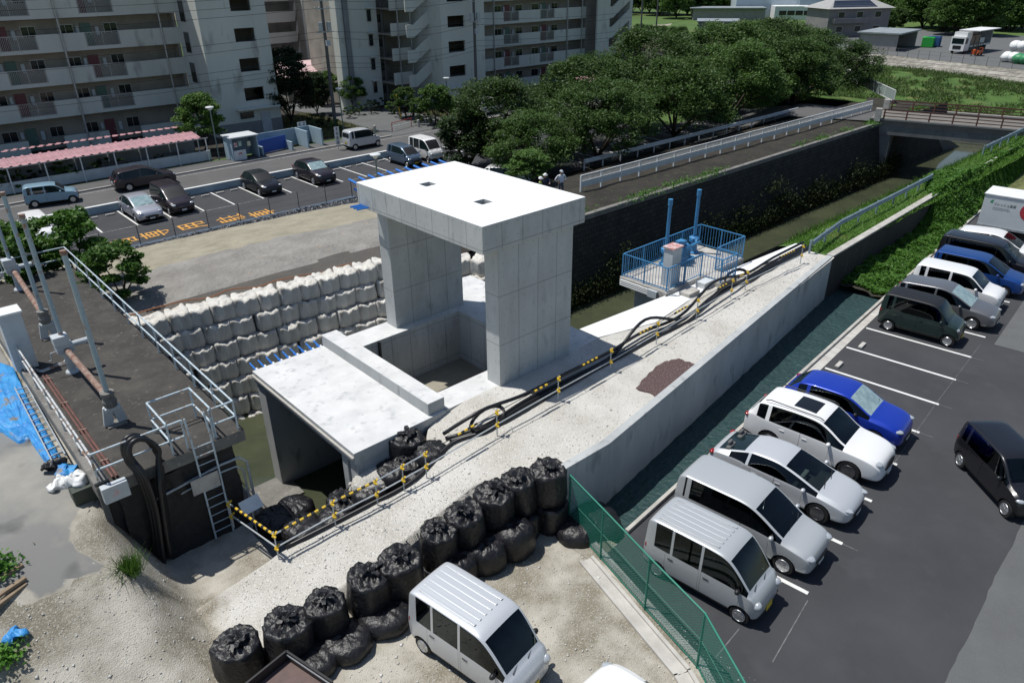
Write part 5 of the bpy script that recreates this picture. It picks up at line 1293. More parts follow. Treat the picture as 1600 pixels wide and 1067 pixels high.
for j,(x,y,rad) in enumerate(((762,662,.42),(1150,440,.5))):
    z = 2
    for _ in range(8): p = L(x,y,z); z = rampz(p.x)
    path = [(p.x+rad*1.6*math.cos(t),p.y+rad*.7*math.sin(t),rz(p.x,p.y)+.1+.25*max(0,math.sin(t+.6))+.04*t/6) for t in [k*.35 for k in range(30)]]
    mb = MB(); mb.tube(path,.05,8); tag(mb.build('coiled_hose', m_hose, smooth=True), ['black hose coiled beside the barrier near the culvert','black hose coiled beside the barrier near the pump deck'][j], 'hose', 'hoses along the barrier')

# ================================================================ GREEN FENCE, U-GUTTER
m_fgreen = mat('green_fence_paint', (.015,.19,.13), .5)
FP = [Vector((-1.67,-4.95,0)),Vector((-2.09,-6.59,0)),Vector((-2.63,-8.61,0)),Vector((-3.12,-10.58,0)),Vector((-4.3,-12.6,0)),Vector((-5.4,-14.5,0))]
fn = thing('mesh_fence','green wire mesh fence between the gravel yard and the car park','fence',(-2.1,-6.6,0))
for i,p in enumerate(FP): MB().cyl(p-Vector((0,0,.1)),p+Vector((0,0,1.84)),.03,8).build('post', m_fgreen, fn)
for a,b in zip(FP,FP[1:]):
    MB().cyl(a+Vector((0,0,1.82)),b+Vector((0,0,1.82)),.026,8).build('top_rail', m_fgreen, fn)
    MB().cyl(a+Vector((0,0,.06)),b+Vector((0,0,.06)),.014,6).build('bottom_wire', m_fgreen, fn)
    MB().cyl(a+Vector((0,0,.95)),b+Vector((0,0,.95)),.008,5).build('tension_wire', m_fgreen, fn)
    d = b-a; ln = d.length; d.normalize(); mb = MB(); W_ = .085; n = int((ln+1.76)/W_)
    for s in (1,-1):
        for k in range(n):
            x0 = -1.76+k*W_ if s > 0 else k*W_
            s0, z0, s1, z1 = x0, .06, x0+s*1.76, 1.82
            if s1 < s0: s0, z0, s1, z1 = s1, z1, s0, z0
            if s1 <= 0 or s0 >= ln: continue
            if s0 < 0: z0 += (0-s0)*(z1-z0)/(s1-s0); s0 = 0
            if s1 > ln: z1 -= (s1-ln)*(z1-z0)/(s1-s0); s1 = ln
            if s1-s0 < .02: continue
            mb.bar(a+d*s0+Vector((0,0,z0)),a+d*s1+Vector((0,0,z1)),.0065,.0065)
    mb.build('mesh_panel', m_fgreen, fn)
    mc = MB(); mc.bar(a+Vector((.14,0,0)),b+Vector((.14,0,0)),.2,.2); struct(mc.build('fence_kerb', m_gutter))
ug = MB(); U0, U1, U2 = Vector((-2.42,-6.35,0)), Vector((-3.52,-10.45,0)), Vector((-5.1,-13.6,0))
for a,b in ((U0,U1),(U1,U2)):
    d = (b-a).normalized(); n = Vector((-d.y,d.x,0))
    for o_ in (.19,-.19): ug.bar(a+n*o_+Vector((0,0,-.05)),b+n*o_+Vector((0,0,-.05)),.10,.26)
    ug.bar(a+Vector((0,0,-.01)),b+Vector((0,0,-.01)),.3,.06)
struct(ug.build('u_gutter', m_gutter))

# ================================================================ WIRE FENCE AND PLASTIC STRIP BY THE LEFT LOT
wf = thing('wire_fence','thin grey wire fence with slim posts along the residents car park','fence',(2,30.9,0))
pth = [Vector((-9,30.6,.0)),Vector((12.4,30.45,.0)),Vector((12.9,27.2,.1))]
for a,b in zip(pth,pth[1:]):
    n = max(2,int((b-a).length/1.95))
    for k in range(n+1):
        p = a.lerp(b,k/n); MB().cyl(p,p+Vector((0,0,1.25)),.03,6).build('post', m_pole, wf)
    for h in (1.22,.8,.4): MB().cyl(a+Vector((0,0,h)),b+Vector((0,0,h)),.008,5).build('wire', m_pole, wf)
m_strip = mat('crumpled_black_plastic', (.016,.018,.024), .5, (.035,.04,.05), 3, .4, .6, bump=.6, bsc=8, bdist=.05)
sp_ = MB(); us_ = frange(-9,13,260); vs2 = frange(29.2,30.25,16); nv = len(vs2); psx = []
for u in us_:
    for v in vs2:
        t = (v-29.2)/1.05; psx.append((u+.05*fbm(u*3,v*3,1),v+.08*fbm(u*2,v*2,7)-(.15*(u-9) if u>9 else 0),.03+.2*math.sin(math.pi*min(1,t*1.1))*(.6+.9*abs(fbm(u*2.6,v*3.1,2)))))
sp_.add(psx,[(i*nv+j,(i+1)*nv+j,(i+1)*nv+j+1,i*nv+j+1) for i in range(len(us_)-1) for j in range(nv-1)])
tag(sp_.build('plastic_strip', m_strip, smooth=False), 'crumpled black plastic sandbags along the edge of the residents car park','plastic sheeting',None,'stuff')
bs_ = MB(); bs_.poly([(-9,30.15,.06),(12.6,30.0,.06),(12.6,30.6,.02),(-9,30.7,.02)]); tag(bs_.build('ground_sheet', mat('slate_blue_sheet',(.07,.10,.14),.6,(.10,.14,.19),3,.4,.7)), 'slate blue ground sheet along the wire fence','sheet')
dp_ = MB(); dp_.ell((12.6,25.8,.0),1.0,.7,.5,16,8,.12,random.Random(3)); tag(dp_.build('dirt_heap', m_tan, smooth=True),'small brown dirt heap at the end of the levee by the gate slab','dirt heap')
# blue form rods that stick out of the far side of the roof slab
r2 = thing('slab_edge_rods','row of short blue formwork rods on the far edge of the tall roof slab','formwork rods',(1.6,7.2,7.6))
for i in range(11):
    u = -.55+i*.43
    for k,z in enumerate((7.86,7.5)):
        mb = MB(); mb.cyl((u+.1*k,7.13,z),(u+.1*k+.05,7.95-.15*k,z+.05),.045,6); mb.build('rod', m_bluerod, r2)
    mb = MB(); mb.cyl((u,7.13,7.86),(u,7.25,7.86),.05,8); mb.build('cone', m_white, r2)
for k in range(3):
    mb = MB(); mb.cyl((-.72,6.4+.22*k,7.2),(-1.2,6.4+.22*k,7.22),.045,6); mb.build('rod', m_bluerod, r2)
# truck bed in the bottom left foreground
ZB = 1.05
a = L(447,1016,ZB); b = L(385,1066,ZB); c = L(540,1078,ZB)
d1 = (b-a).normalized(); d2 = (c-a).normalized()
tb = thing('small_truck_bed','dark truck bed with brown floor cut off by the bottom edge','truck bed',(a.x,a.y,0))
def wallbar(p,q,nm): MB().bar(p-Vector((0,0,.16)),q-Vector((0,0,.16)),.05,.32).build(nm, m_blk, tb)
wallbar(a,a+d1*2.0,'side_board'); wallbar(a,a+d2*1.5,'tail_board')
MB().poly([tuple(x-Vector((0,0,.28))) for x in (a+(d1+d2)*.02,a+d2*1.5,a+d2*1.5+d1*2,a+d1*2)]).build('floor', mat('brown_bed_floor',(.13,.085,.075),.7,(.10,.065,.06),4,.4,.7), tb)
MB().bar(a+d1*.02+d2*.02-Vector((0,0,.1)),a+d1*.02+d2*1.5-Vector((0,0,.1)),.02,.05).build('edge_strip', m_whitebeam, tb)
mb = MB(); ctr = a+d1*1.0+d2*.8
mb.obox((ctr.x,ctr.y,.55),(1.3,1.6,.3),math.atan2(d1.y,d1.x)); mb.build('chassis', m_blk, tb)
for s in (-.5,.5):
    w_ = a+d1*.6+d2*(.75+s); MB().lathe([(.1,-.08),(.27,-.08),(.27,.08),(.1,.08)],(w_.x,w_.y,.27),'Y',14).build('wheel', m_tyre, tb)
# tarp, ladder and bin by the platform
tp = MB(); cn = [LG(-40,545,.25),LG(18,566,.35),LG(40,615,.35),LG(106,730,.3),LG(118,745,.12),LG(95,742,.05),LG(70,722,.05),LG(48,690,.05),LG(28,694,.05),LG(2,676,.05),LG(-60,660,.05)]
cx = sum(p.x for p in cn)/len(cn); cy = sum(p.y for p in cn)/len(cn)
dn = []
for i in range(len(cn)):
    for k in range(6): dn.append(cn[i].lerp(cn[(i+1)%len(cn)],k/6))
rings = []; nr = 9
for j in range(nr):
    t = j/(nr-1); rings += [(lerp(cx,p.x,t),lerp(cy,p.y,t),(zl(lerp(cx,p.x,t),lerp(cy,p.y,t))+.2+.14*fbm(lerp(cx,p.x,t)*2.2,lerp(cy,p.y,t)*2.2,3)) if j < nr-1 else p.z-.2) for p in dn]
n = len(dn); tp.add(rings,[(j*n+k,(j+1)*n+k,(j+1)*n+(k+1)%n,j*n+(k+1)%n) for j in range(nr-1) for k in range(n)])
tag(tp.build('blue_tarp', m_bluetarp, smooth=True),'crumpled blue tarp spread at the foot of the old platform','tarp')
al = thing('aluminium_ladder','aluminium ladder lying on the blue tarp along the platform','ladder',tuple(LG(65,665,.4)))
q0, q1, q2, q3 = LG(23,606,.42), LG(41,602,.42), LG(81,720,.42), LG(102,710,.42)
MB().bar(q0,q2,.03,.07).build('stringer', m_galv, al); MB().bar(q1,q3,.03,.07).build('stringer', m_galv, al)
for k in range(13): t = (k+.4)/13; MB().bar(q0.lerp(q2,t),q1.lerp(q3,t),.03,.03).build('rung', m_galv, al)
gb = LG(134,776,0); bn = thing('plastic_bin','dark green plastic bin with cloths at the platform corner','bin',tuple(gb))
MB().prism([(gb.x-.3,gb.y-.25),(gb.x+.3,gb.y-.25),(gb.x+.3,gb.y+.25),(gb.x-.3,gb.y+.25)],gb.z-.1,gb.z+.42).build('bin_body', mat('dark_green_plastic',(.04,.05,.04),.5), bn, bevel=.03)
def rag(name,label,p,sx,sy,sz,m_,cat='cloth'):
    mb = MB(); rr = random.Random(int(p.x*100)); mb.ell((p.x,p.y,p.z),sx,sy,sz,18,10)
    mb.v = [(x+.12*fbm(x*5,y*5,z*5),y+.12*fbm(x*5+9,y*5,z*5),z+.15*fbm(x*5,y*5+7,z*5)) for x,y,z in mb.v]; return tag(mb.build(name,m_,smooth=True),label,cat)
rag('white_rag','crumpled white cloth beside the dark green bin',LG(95,755,.1),.35,.22,.16,m_white); rag('white_rag','white cloth bundle on top of the dark green bin',LG(122,750,.45),.28,.28,.2,m_white)
rag('black_plastic','crumpled black plastic at the end of the ladder',LG(85,726,.15),.35,.2,.14,m_bagb,'plastic sheeting'); rag('blue_tarp_scrap','small folded blue tarp scrap by the white cloths',LG(106,736,.15),.3,.3,.12,m_bluetarp,'tarp'); rag('blue_tarp_scrap','scrap of blue tarp at the left edge near the timber',LG(22,992,.06),.25,.18,.1,m_bluetarp,'tarp')
for i,(x,y) in enumerate(((-2,905),(5,930),(8,938))):
    p = LG(x,y,.06); mb = MB(); mb.obox((p.x,p.y,p.z+.02+.05*(i==1)),(1.1,.12,.08),.25+.1*i); tag(mb.build('timber', m_wood, bevel=.01), ['uppermost of the short timbers at the left edge','middle one of the short timbers at the left edge','lowest of the short timbers at the left edge'][i],'timber','timbers at the left edge')

# ================================================================ APARTMENT BLOCKS
def wall_holes(par, name, m_, u0, u1, z0, z1, v, holes, th=.25):
    us_ = sorted({u0,u1,*[h[0] for h in holes],*[h[1] for h in holes]}); zs = sorted({z0,z1,*[h[2] for h in holes],*[h[3] for h in holes]})
    mb = MB()
    for a,b in zip(us_,us_[1:]):
        run = None
        for c,d in zip(zs,zs[1:]):
            hole = any(h[0] <= a+1e-6 and b <= h[1]+1e-6 and h[2] <= c+1e-6 and d <= h[3]+1e-6 for h in holes)
            if not hole:
                if run and abs(run[1]-c) < 1e-6: run[1] = d
                else:
                    if run: mb.box(a,b,v,v+th,run[0],run[1])
                    run = [c,d]
            elif run: mb.box(a,b,v,v+th,run[0],run[1]); run = None
        if run: mb.box(a,b,v,v+th,run[0],run[1])
    return mb.build(name, m_, par)
def window(par, u0, u1, z0, z1, v, axis='v', shut=False):
    if axis == 'v':
        w_ = MB().box(u0,u1,v-.05,v,z0,z1).build('window', m_frame, par)
        MB().box(u0+.05,(u0+u1)/2-.02,v-.062,v-.048,z0+.05,z1-.05).build('pane', m_glassd, w_); MB().box((u0+u1)/2+.02,u1-.05,v-.062,v-.048,z0+.05,z1-.05).build('pane', m_glassd, w_)
    else:
        w_ = MB().box(v-.05,v,u0,u1,z0,z1).build('window', m_frame, par)
        MB().box(v-.062,v-.048,u0+.05,u1-.05,z0+.05,z1-.05).build('pane', m_glassd, w_)
    return w_
_rail = {}
def bar_rail(par, u0, u1, v, z0, z1):
    key = (round(u1-u0,2), round(z1-z0,2))
    if key not in _rail:
        mb = MB(); w_ = u1-u0; h = z1-z0
        for z in (0,h-.04): mb.box(0,w_,-.03,.03,z,z+.05)
        for x in (0,w_/2-.03,w_-.06): mb.box(x,x+.06,-.035,.035,0,h)
        n = int(w_/.13)
        for k in range(1,n): mb.box(k*w_/n-.014,k*w_/n+.014,-.012,.012,.04,h-.03)
        _rail[key] = mb.mesh('railing', m_frame)
    o = bpy.data.objects.new('railing', _rail[key]); COL.objects.link(o); o.location = (u0,v,z0); o.parent = par; o.matrix_parent_inverse = mat_of(par).inverted(); return o
def corridor(par, u0, u1, v, dz, rails, pipes, seed, depth=1.5, kmax=4, unit=6.85):
    rnd = random.Random(seed)
    MB().box(u0,u1,v+depth,v+depth+.3,0,14.3).build('back_wall', m_aptb, par)
    MB().box(u0,u1,v-.0,v+9,14.3,23.5).build('upper_storeys', m_apt, par)
    # ground floor low wall
    for k in range(-1,kmax+1):
        zb = 2.95+2.77*k+dz; zt = zb+1.5
        if k < 0: zb, zt = 0, 1.25
        segs = []; c = u0
        rl = [r for r in rails if r[1] > u0 and r[0] < u1]
        for (a,b) in rl:
            a, b = max(a,u0+.1), min(b,u1-.1)
            if a > c: segs.append((c,a)); 
            c = b
            if k >= 0:
                MB().box(a,b,v,v+.14,zb,zb+.28).build('slab_edge', m_apt, par); bar_rail(par, a+.03, b-.03, v+.05, zb+.28, zt-.02)
        segs.append((c,u1))
        for (a,b) in segs: MB().box(a,b,v,v+.14,zb,zt).build('parapet', m_apt, par)
        if k >= 0: MB().box(u0,u1,v+.14,v+depth,zb+.02,zb+.2).build('corridor_floor', m_apt, par)
        fl = zb+.2 if k >= 0 else .05
        x = u0+.6; j = 0
        n_units = max(1,int((u1-u0)/unit))
        for q in range(n_units):
            b = u0+.3+q*unit; vv = v+depth
            dm = m_doorr if (q+k)%2 else m_doorg
            d_ = MB().box(b+2.4,b+3.3,vv-.06,vv,fl,fl+2.0).build('door', dm, par)
            MB().box(b+3.15,b+3.2,vv-.1,vv-.06,fl+.95,fl+1.1).build('handle', m_frame, d_)
            window(par, b+.5,b+1.8,fl+1.0,fl+1.95,vv); window(par, b+4.4,b+5.6,fl+1.0,fl+1.95,vv)
            MB().box(b+3.6,b+3.9,vv-.25,vv,fl+.9,fl+1.7).build('meter_box', m_greyp, par)
            if rnd.random() < .6: MB().box(b+5.9,b+6.5,vv-.35,vv-.05,fl+.0,fl+.6).build('outdoor_unit', m_white, par)
            MB().box(b+1.95,b+2.2,vv-.3,vv,fl+1.2,fl+1.8).build('gas_heater', m_greyp, par)
    for (x,r_) in pipes: MB().cyl((x,v-.1,0),(x,v-.1,23),r_,8).build('drain_pipe', m_frame, par)
# --- block A on the left
A = thing('apartment_block','long pale apartment block with open corridors behind the pink bicycle shed','apartment building',(-5,63,0))
railsA = [(-1.55-6.9*k,1.43-6.9*k) for k in range(7,-1,-1)]+[(5.35,8.3)]
corridor(A, -52, 13.82, 63, 0, railsA, [(3.43,.09),(12.2,.08),(-5.3,.09),(-14.2,.09)], 3)
MB().box(-52,13.82,64.8,72,0,14.3).build('flat_block', m_aptb, A); MB().box(13.55,13.81,63.15,64.5,0,14.3).build('corridor_end', m_aptb, A)
hA_ = [(17.05,19.1,2.95+2.73*k+.28,2.95+2.73*k+1.5) for k in range(4)]
wall_holes(A,'tower_front',m_apt,13.82,20.55,1.25,14.4,57.4,hA_)
MB().box(13.80,20.57,57.37,57.68,0,1.25).build('tower_base', m_aptd, A)
MB().box(13.82,14.07,57.65,63,0,23.5).build('tower_side', m_apt, A); MB().box(20.3,20.55,57.65,71,0,23.5).build('tower_side', m_apt, A)
MB().box(13.82,20.55,57.4,71,14.4,23.5).build('tower_top', m_apt, A); MB().box(14.07,20.3,61,61.3,0,14.4).build('stair_wall', m_aptb, A)
for k in range(5): MB().box(14.07,20.3,57.65,61,2.75+2.73*k,2.92+2.73*k).build('landing', m_aptb, A)
for k in range(5): window(A,60.4,61.7,2.2+2.77*k,4.1+2.77*k,13.82,'u')
dA = MB().box(18.35,19.35,57.3,57.36,0.02,2.0).build('door', m_greyp, A); MB().box(18.42,18.5,57.25,57.3,.95,1.1).build('handle', m_frame, dA)
wA = MB().box(16.2,17.6,57.32,57.4,1.6,2.2).build('window', m_glassd, A); MB().box(15.9,20.3,56.7,57.38,2.45,2.58).build('canopy', m_apt, A)
MB().cyl((20.75,58.5,0),(20.75,58.5,23),.09,8).build('drain_pipe', m_frame, A)
# --- block C in the middle and right
Cb = thing('apartment_block','pale apartment block with projecting stair tower behind the tall poles','apartment building',(50,60,0))
hC_ = [(41.08,43.55,.75+2.68*k,1.95+2.68*k) for k in range(1,5)]
wall_holes(Cb,'tower_front',m_apt,40.1,46.55,.0,14.4,55.0,hC_)
MB().box(40.1,40.35,55.25,66,0,14.4).build('tower_side', m_apt, Cb); MB().box(46.3,46.55,55.25,66,0,23).build('tower_side', m_apt, Cb); MB().box(40.1,46.55,55,66,14.4,23.4).build('tower_top', m_apt, Cb); MB().box(40.35,46.3,58.6,58.9,0,14.4).build('stair_wall', m_aptb, Cb)
for k in range(5): MB().box(40.35,46.3,55.25,58.6,.55+2.68*k,.72+2.68*k).build('landing', m_aptb, Cb)
dC = MB().box(40.9,41.9,54.93,54.99,0.02,2.0).build('door', m_white, Cb); MB().box(41.75,41.82,54.88,54.93,.95,1.1).build('handle', m_frame, dC)
MB().box(42.4,43.6,54.92,54.99,1.35,1.95).build('window', m_glassd, Cb); MB().box(40.8,44.0,54.4,54.98,2.15,2.28).build('canopy', m_apt, Cb)
corridor(Cb, 46.56, 70.5, 60.6, -.28, [(54.6,57.4),(61.3,64.1)], [(52.9,.08),(66.6,.09),(69.6,.08)], 8)
MB().box(46.56,70.5,62.4,70,0,14.3).build('flat_block', m_aptb, Cb)
# left wing with hooded windows
MB().box(31.1,36.4,62.3,63.6,0,23.4).build('end_wing', m_apt, Cb); MB().box(33.5,36.4,63.6,74,0,23.4).build('end_wing_core', m_aptb, Cb)
MB().box(31.9,32.5,62.0,62.3,0,23).build('pilaster', m_aptd, Cb)
for k in range(5):
    z = 1.55+2.62*k
    w_ = MB().box(35.0,35.6,62.22,62.3,z,z+1.3).build('window', m_frame, Cb); MB().box(35.05,35.55,62.20,62.225,z+.05,z+1.25).build('pane', m_glassd, w_)
    MB().box(34.85,35.75,61.75,62.3,z+1.42,z+1.52).build('window_hood', m_white, Cb)
MB().cyl((36.8,61.9,0),(36.8,61.9,23),.16,8).build('drain_pipe', m_pole, Cb)
# corridors and stair flights between wing and tower
def flight(par, ua, ub, uc, v, zt, rise, th=.16, drop=1.35):
    mb = MB(); pts = [(ua,zt-drop),(ub,zt-drop),(uc,zt-drop+rise),(uc,zt+rise),(ub,zt),(ua,zt)]
    n = 6; ps = [(x,v,z) for x,z in pts]+[(x,v+th,z) for x,z in pts]
    mb.add(ps,[tuple(range(n)),tuple(range(2*n-1,n-1,-1))]+[(i,n+i,n+(i+1)%n,(i+1)%n) for i in range(n)]); mb.build('stair_parapet', m_apt, par)
MB().box(36.4,40.1,64,64.3,0,14.3).build('back_wall', m_aptb, Cb); MB().box(36.4,40.1,58.5,68,14.3,23.4).build('upper_storeys', m_apt, Cb)
for k in range(5):
    zt = 1.25+2.68*k
    MB().box(36.3,38.9,59.4,59.56,zt-1.35 if k else 0,zt).build('parapet', m_apt, Cb)
    flight(Cb, 36.9,37.9,40.1,57.2,zt-.1,1.38)
    MB().box(36.4,40.1,59.56,64,zt-1.3,zt-1.12).build('corridor_floor', m_aptb, Cb)
    window(Cb,37.0,38.4,zt-.2,zt+.8,64)
MB().cyl((38.95,59.3,0),(38.95,59.3,23),.07,8).build('drain_pipe', m_frame, Cb); MB().cyl((37.2,59.3,0),(37.2,59.3,23),.07,8).build('drain_pipe', m_frame, Cb)
# right-hand stair end
wall_holes(Cb,'stair_front',m_apt,70.5,73.2,0,14.3,58.4,[]); MB().box(70.5,78.2,60.6,70,0,23.4).build('stair_block', m_aptb, Cb); MB().box(70.5,78.2,58.4,60.6,14.3,23.4).build('upper_storeys', m_apt, Cb)
for k in range(5): flight(Cb,73.2,73.8,77.6,58.4,1.6+2.68*k,2.2,.2,1.5)
MB().box(77.6,78.2,58.4,60.6,0,14.3).build('stair_side', m_apt, Cb)
# --- block B behind
Bb = thing('apartment_block','pale apartment block seen in the gap behind the pink-roofed hall','apartment building',(33,88,0))
def X(px_,v,y=40): return ONV(px_,y,v).x
b0,b1,b2,b3 = X(412,88),X(468,88),X(476,86),X(503,86)
wall_holes(Bb,'tower_front',m_apt,b2,b3+3,0,14.5,86,[(b2+.9,b3-.6,1.9+2.7*k,3.0+2.7*k) for k in range(5)]); MB().box(b2,b3+3,86.25,98,0,22).build('tower_core', m_aptb, Bb)
MB().box(b0-3,b2,90,98,0,22).build('flat_block', m_aptb, Bb)
for k in range(5):
    zt = 4.2+2.7*k; MB().box(b0-3,b1-1.2,88,88.16,zt-1.4,zt).build('parapet', m_apt, Bb); flight(Bb,b1-1.2,b1-.6,b2,88,zt,1.4)
    window(Bb,b0,b0+1.4,zt-.2,zt+.8,90)
# pink-roofed hall
ph = L(480,112,0); hp_ = thing('community_hall','low hall with pale pink hipped roof between the apartment blocks','hall',(31,74,0))
u0 = ONV(440,100,72).x; u1 = ONV(540,95,72).x
MB().box(u0+.5,u1,72.5,80,0,3.0).build('wall', m_aptb, hp_)
mb = MB(); mb.add([(u0,71.8,3.0),(u1,71.8,3.0),(u1,81,3.0),(u0,81,3.0),(u0+2.2,74.2,4.0),(u1,74.2,4.0),(u1,79,4.0),(u0+2.2,79,4.0)],[(0,1,5,4),(1,2,6,5),(2,3,7,6),(3,0,4,7),(4,5,6,7),(3,2,1,0)]); mb.build('roof', mat('pale_pink_roof',(.62,.44,.44),.6), hp_)

# ================================================================ BICYCLE SHED
sh = thing('bicycle_shed','long bicycle shed with pink corrugated roofs in front of the apartment block','bicycle shed',(-2,50,0))
def corr(u0,u1,v0,v1,z0,z1,nm):
    mb = MB(); p_ = .62; n = int((u1-u0)/p_)
    prof = [(0,0),(.36,0),(.42,.07),(.56,.07)]
    xs = [(u0+i*p_+a,h) for i in range(n) for a,h in prof]+[(u0+n*p_,0)]
    m_ = len(xs); mb.add([(x,v0,z0+h) for x,h in xs]+[(x,v1,z1+h) for x,h in xs],[(i,i+1,m_+i+1,m_+i) for i in range(m_-1)]); return mb.build(nm, m_pink, sh)
corr(-40,9.5,49.0,51.1,2.02,2.30,'roof'); corr(-40,8.6,52.0,53.6,2.62,2.4,'roof')
MB().bar((-40,49.02,1.98),(9.5,49.02,1.98),.06,.08).build('eave_beam', m_frame, sh)
for k in range(17):
    u = 9.3-k*2.5; MB().box(u-.04,u+.04,49.05,49.13,0,1.98).build('post', m_white, sh); MB().box(u-.04,u+.04,51.0,51.08,0,2.25).build('post', m_white, sh)
    if k%2: MB().box(u-.9,u+.9,50.1,50.3,.1,.95).build('bicycle_rack', m_pole, sh)
MB().box(-40,9.6,49.3,49.42,0,.85).build('front_wall', m_whitebeam, sh); MB().box(-40,9,51.2,51.3,0,1.7).build('back_screen', m_aptd, sh)
# refuse hut and enclosures
hb_ = L(385,249,0.1); hut = thing('refuse_hut','small pale blue refuse hut with posted notices by the sidewalk','hut',(hb_.x,hb_.y,.1))
x,y = hb_.x, hb_.y
MB().box(x-1.1,x-1.0,y,y+1.8,.1,2.0).build('side_wall', m_ltblue, hut); MB().box(x+1.2,x+1.3,y,y+1.8,.1,2.0).build('side_wall', m_ltblue, hut); MB().box(x-1.1,x+1.3,y+1.7,y+1.8,.1,2.0).build('back_wall', m_ltblue, hut)
MB().box(x-1.2,x+1.4,y-.15,y+1.9,2.0,2.1).build('roof', m_whitebeam, hut); MB().box(x-1.0,x+.1,y+.02,y+.08,.1,.95).build('gate', m_white, hut)
for k,(dx,cz,c) in enumerate(((-.75,1.45,(.5,.1,.12)),(-.35,1.5,(.2,.4,.3)),(.45,1.4,(.6,.5,.1)),(-.45,.8,(.55,.05,.07)))):
    MB().box(x+dx-.15,x+dx+.15,y-.03,y-.01,cz-.2,cz+.2 if k < 3 else cz-.05).build('notice', mat('notice_%d'%k,c,.6,(.7,.7,.68),9,.45,.55), hut)
en = thing('refuse_enclosure','row of pale blue partition walls of the refuse enclosure beside the hut','enclosure',(x+5,y+1,.1))
xs_ = [L(p_,q_,.1) for p_,q_ in ((412,243),(432,240),(458,235),(483,231),(505,227))]
MB().bar((x+1.3,y+2.4,.85),(xs_[-1].x,xs_[-1].y+2.4,.85),.12,1.5).build('back_wall', m_ltblue, en)
for i,p in enumerate(xs_):
    h = .75 if i in (0,2) and i != 3 else 1.5
    if i in (1,): continue
    MB().box(p.x-.07,p.x+.07,p.y,p.y+2.35,.1,.1+h).build('partition', m_ltblue, en)
MB().bar((xs_[0].x,xs_[0].y+.6,.7),(xs_[2].x,xs_[2].y+1.2,.75),.05,1.2).build('blue_net', m_bluesheet, en)
def sign(nm,lb,pb,zt,w_,h,m_,txt=None,size=.3):
    p = L(*pb,.1); o = thing(nm,lb,'sign',(p.x,p.y,.1)); MB().cyl((p.x,p.y,.1),(p.x,p.y,zt),.03,6).build('post', m_frame, o); MB().box(p.x-w_/2,p.x+w_/2,p.y-.04,p.y-.02,zt-h,zt).build('panel', m_, o)
    if txt:      # marks too small to read in the photograph: dark strokes
        rr = random.Random(len(lb)); mb = MB(); nr = max(1,int(h/.38)); nc = max(1,int(w_/.42))
        for r_ in range(nr):
            for c_ in range(nc):
                x0 = p.x-w_/2+(c_+.5)*w_/nc; z0 = zt-(r_+.5)*h/nr
                for q_ in range(3): mb.box(x0-.13,x0+.13,p.y-.05,p.y-.041,z0-.11+q_*.1,z0-.08+q_*.1)
                mb.box(x0-.02,x0+.02,p.y-.052,p.y-.041,z0-.14,z0+.15)
        mb.build('lettering', m_blk, o)
    return o
sign('upright_sign','tall white upright sign with black lettering by the driveway',(529,233),2.1,.5,1.6,m_white,'車\n庫\n前',.42)
sign('small_sign','white sign with dark marks behind the pale blue enclosure',(475,222),2.0,.9,.8,m_white,'資源',.36)

# ================================================================ POLES, WIRES, LAMPS
POLES = [((525,203),15.5,'dark utility pole with transformers left of the driveway'),((745,168),16,'dark utility pole with transformers in front of the stair tower'),((1000,64),13,'slim dark pole in the far field, left one of two'),((1024,60),13,'slim dark pole in the far field, right one of two')]
pt_ = []
for i,(pp_,h,lb) in enumerate(POLES):
    p = L(*pp_,0); o = thing('utility_pole', lb, 'utility pole', (p.x,p.y,0), 0, 'utility poles'); MB().cyl((p.x,p.y,0),(p.x,p.y,h),.19,10,.13).build('pole', m_pole, o); pt_.append(p)
    if i < 2:
        for z,w_ in ((12.9,2.2),(12.2,2.0),(11.5,1.8)):
            MB().bar((p.x-w_/2,p.y-.1,z),(p.x+w_/2,p.y-.1,z),.08,.08).build('cross_arm', m_galv, o)
            for s in (-.9,-.4,.4,.9): MB().cyl((p.x+s*w_/2,p.y-.1,z+.04),(p.x+s*w_/2,p.y-.1,z+.22),.05,6).build('insulator', m_white, o)
        for s in (-.45,.45): MB().cyl((p.x+s,p.y-.15,9.5),(p.x+s,p.y-.15,10.3),.22,12).build('transformer', m_galv, o)
        MB().bar((p.x-.9,p.y-.1,9.4),(p.x+.9,p.y-.1,9.4),.1,.1).build('cross_arm', m_galv, o); MB().obox((p.x+.1,p.y-.3,8.4),(.4,.3,.5)).build('switch_box', m_greyp, o)
def wire(a,b,sag,r=.014,n=14):
    a = Vector(a); b = Vector(b); return [a.lerp(b,t/n)-Vector((0,0,sag*4*(t/n)*(1-t/n))) for t in range(n+1)]
P0, P1 = pt_[0], pt_[1]
wn_ = 0
for z,dy,sg in ((12.95,0,.5),(12.25,0,.5),(11.55,0,.5),(9.5,0,.6),(8.9,.1,.7),(7.2,0,.6),(6.6,.1,.7),(6.1,.2,.6)):
    pa_ = (P0.x-48,P0.y-2.2,z); pb_ = (P0.x,P0.y+dy-.1,z); pc_ = (P1.x,P1.y+dy-.1,z+.2); pd_ = (P1.x+45,P1.y+3,z)
    mb = MB()
    for a,b in ((pa_,pb_),(pb_,pc_),(pc_,pd_)): mb.tube(wire(a,b,sg),.016,5)
    wn_ += 1
    tag(mb.build('overhead_wire', m_blk), 'overhead wire along the street, %s from the top' % ORD[wn_-1], 'wire', 'overhead wires along the street')
def lamp(pb,zb,zt,lb,m_=None):
    p = L(*pb,zb) if pb else None
    return p
m_lampg = mat('lamp_post_green', (.16,.22,.21), .5)
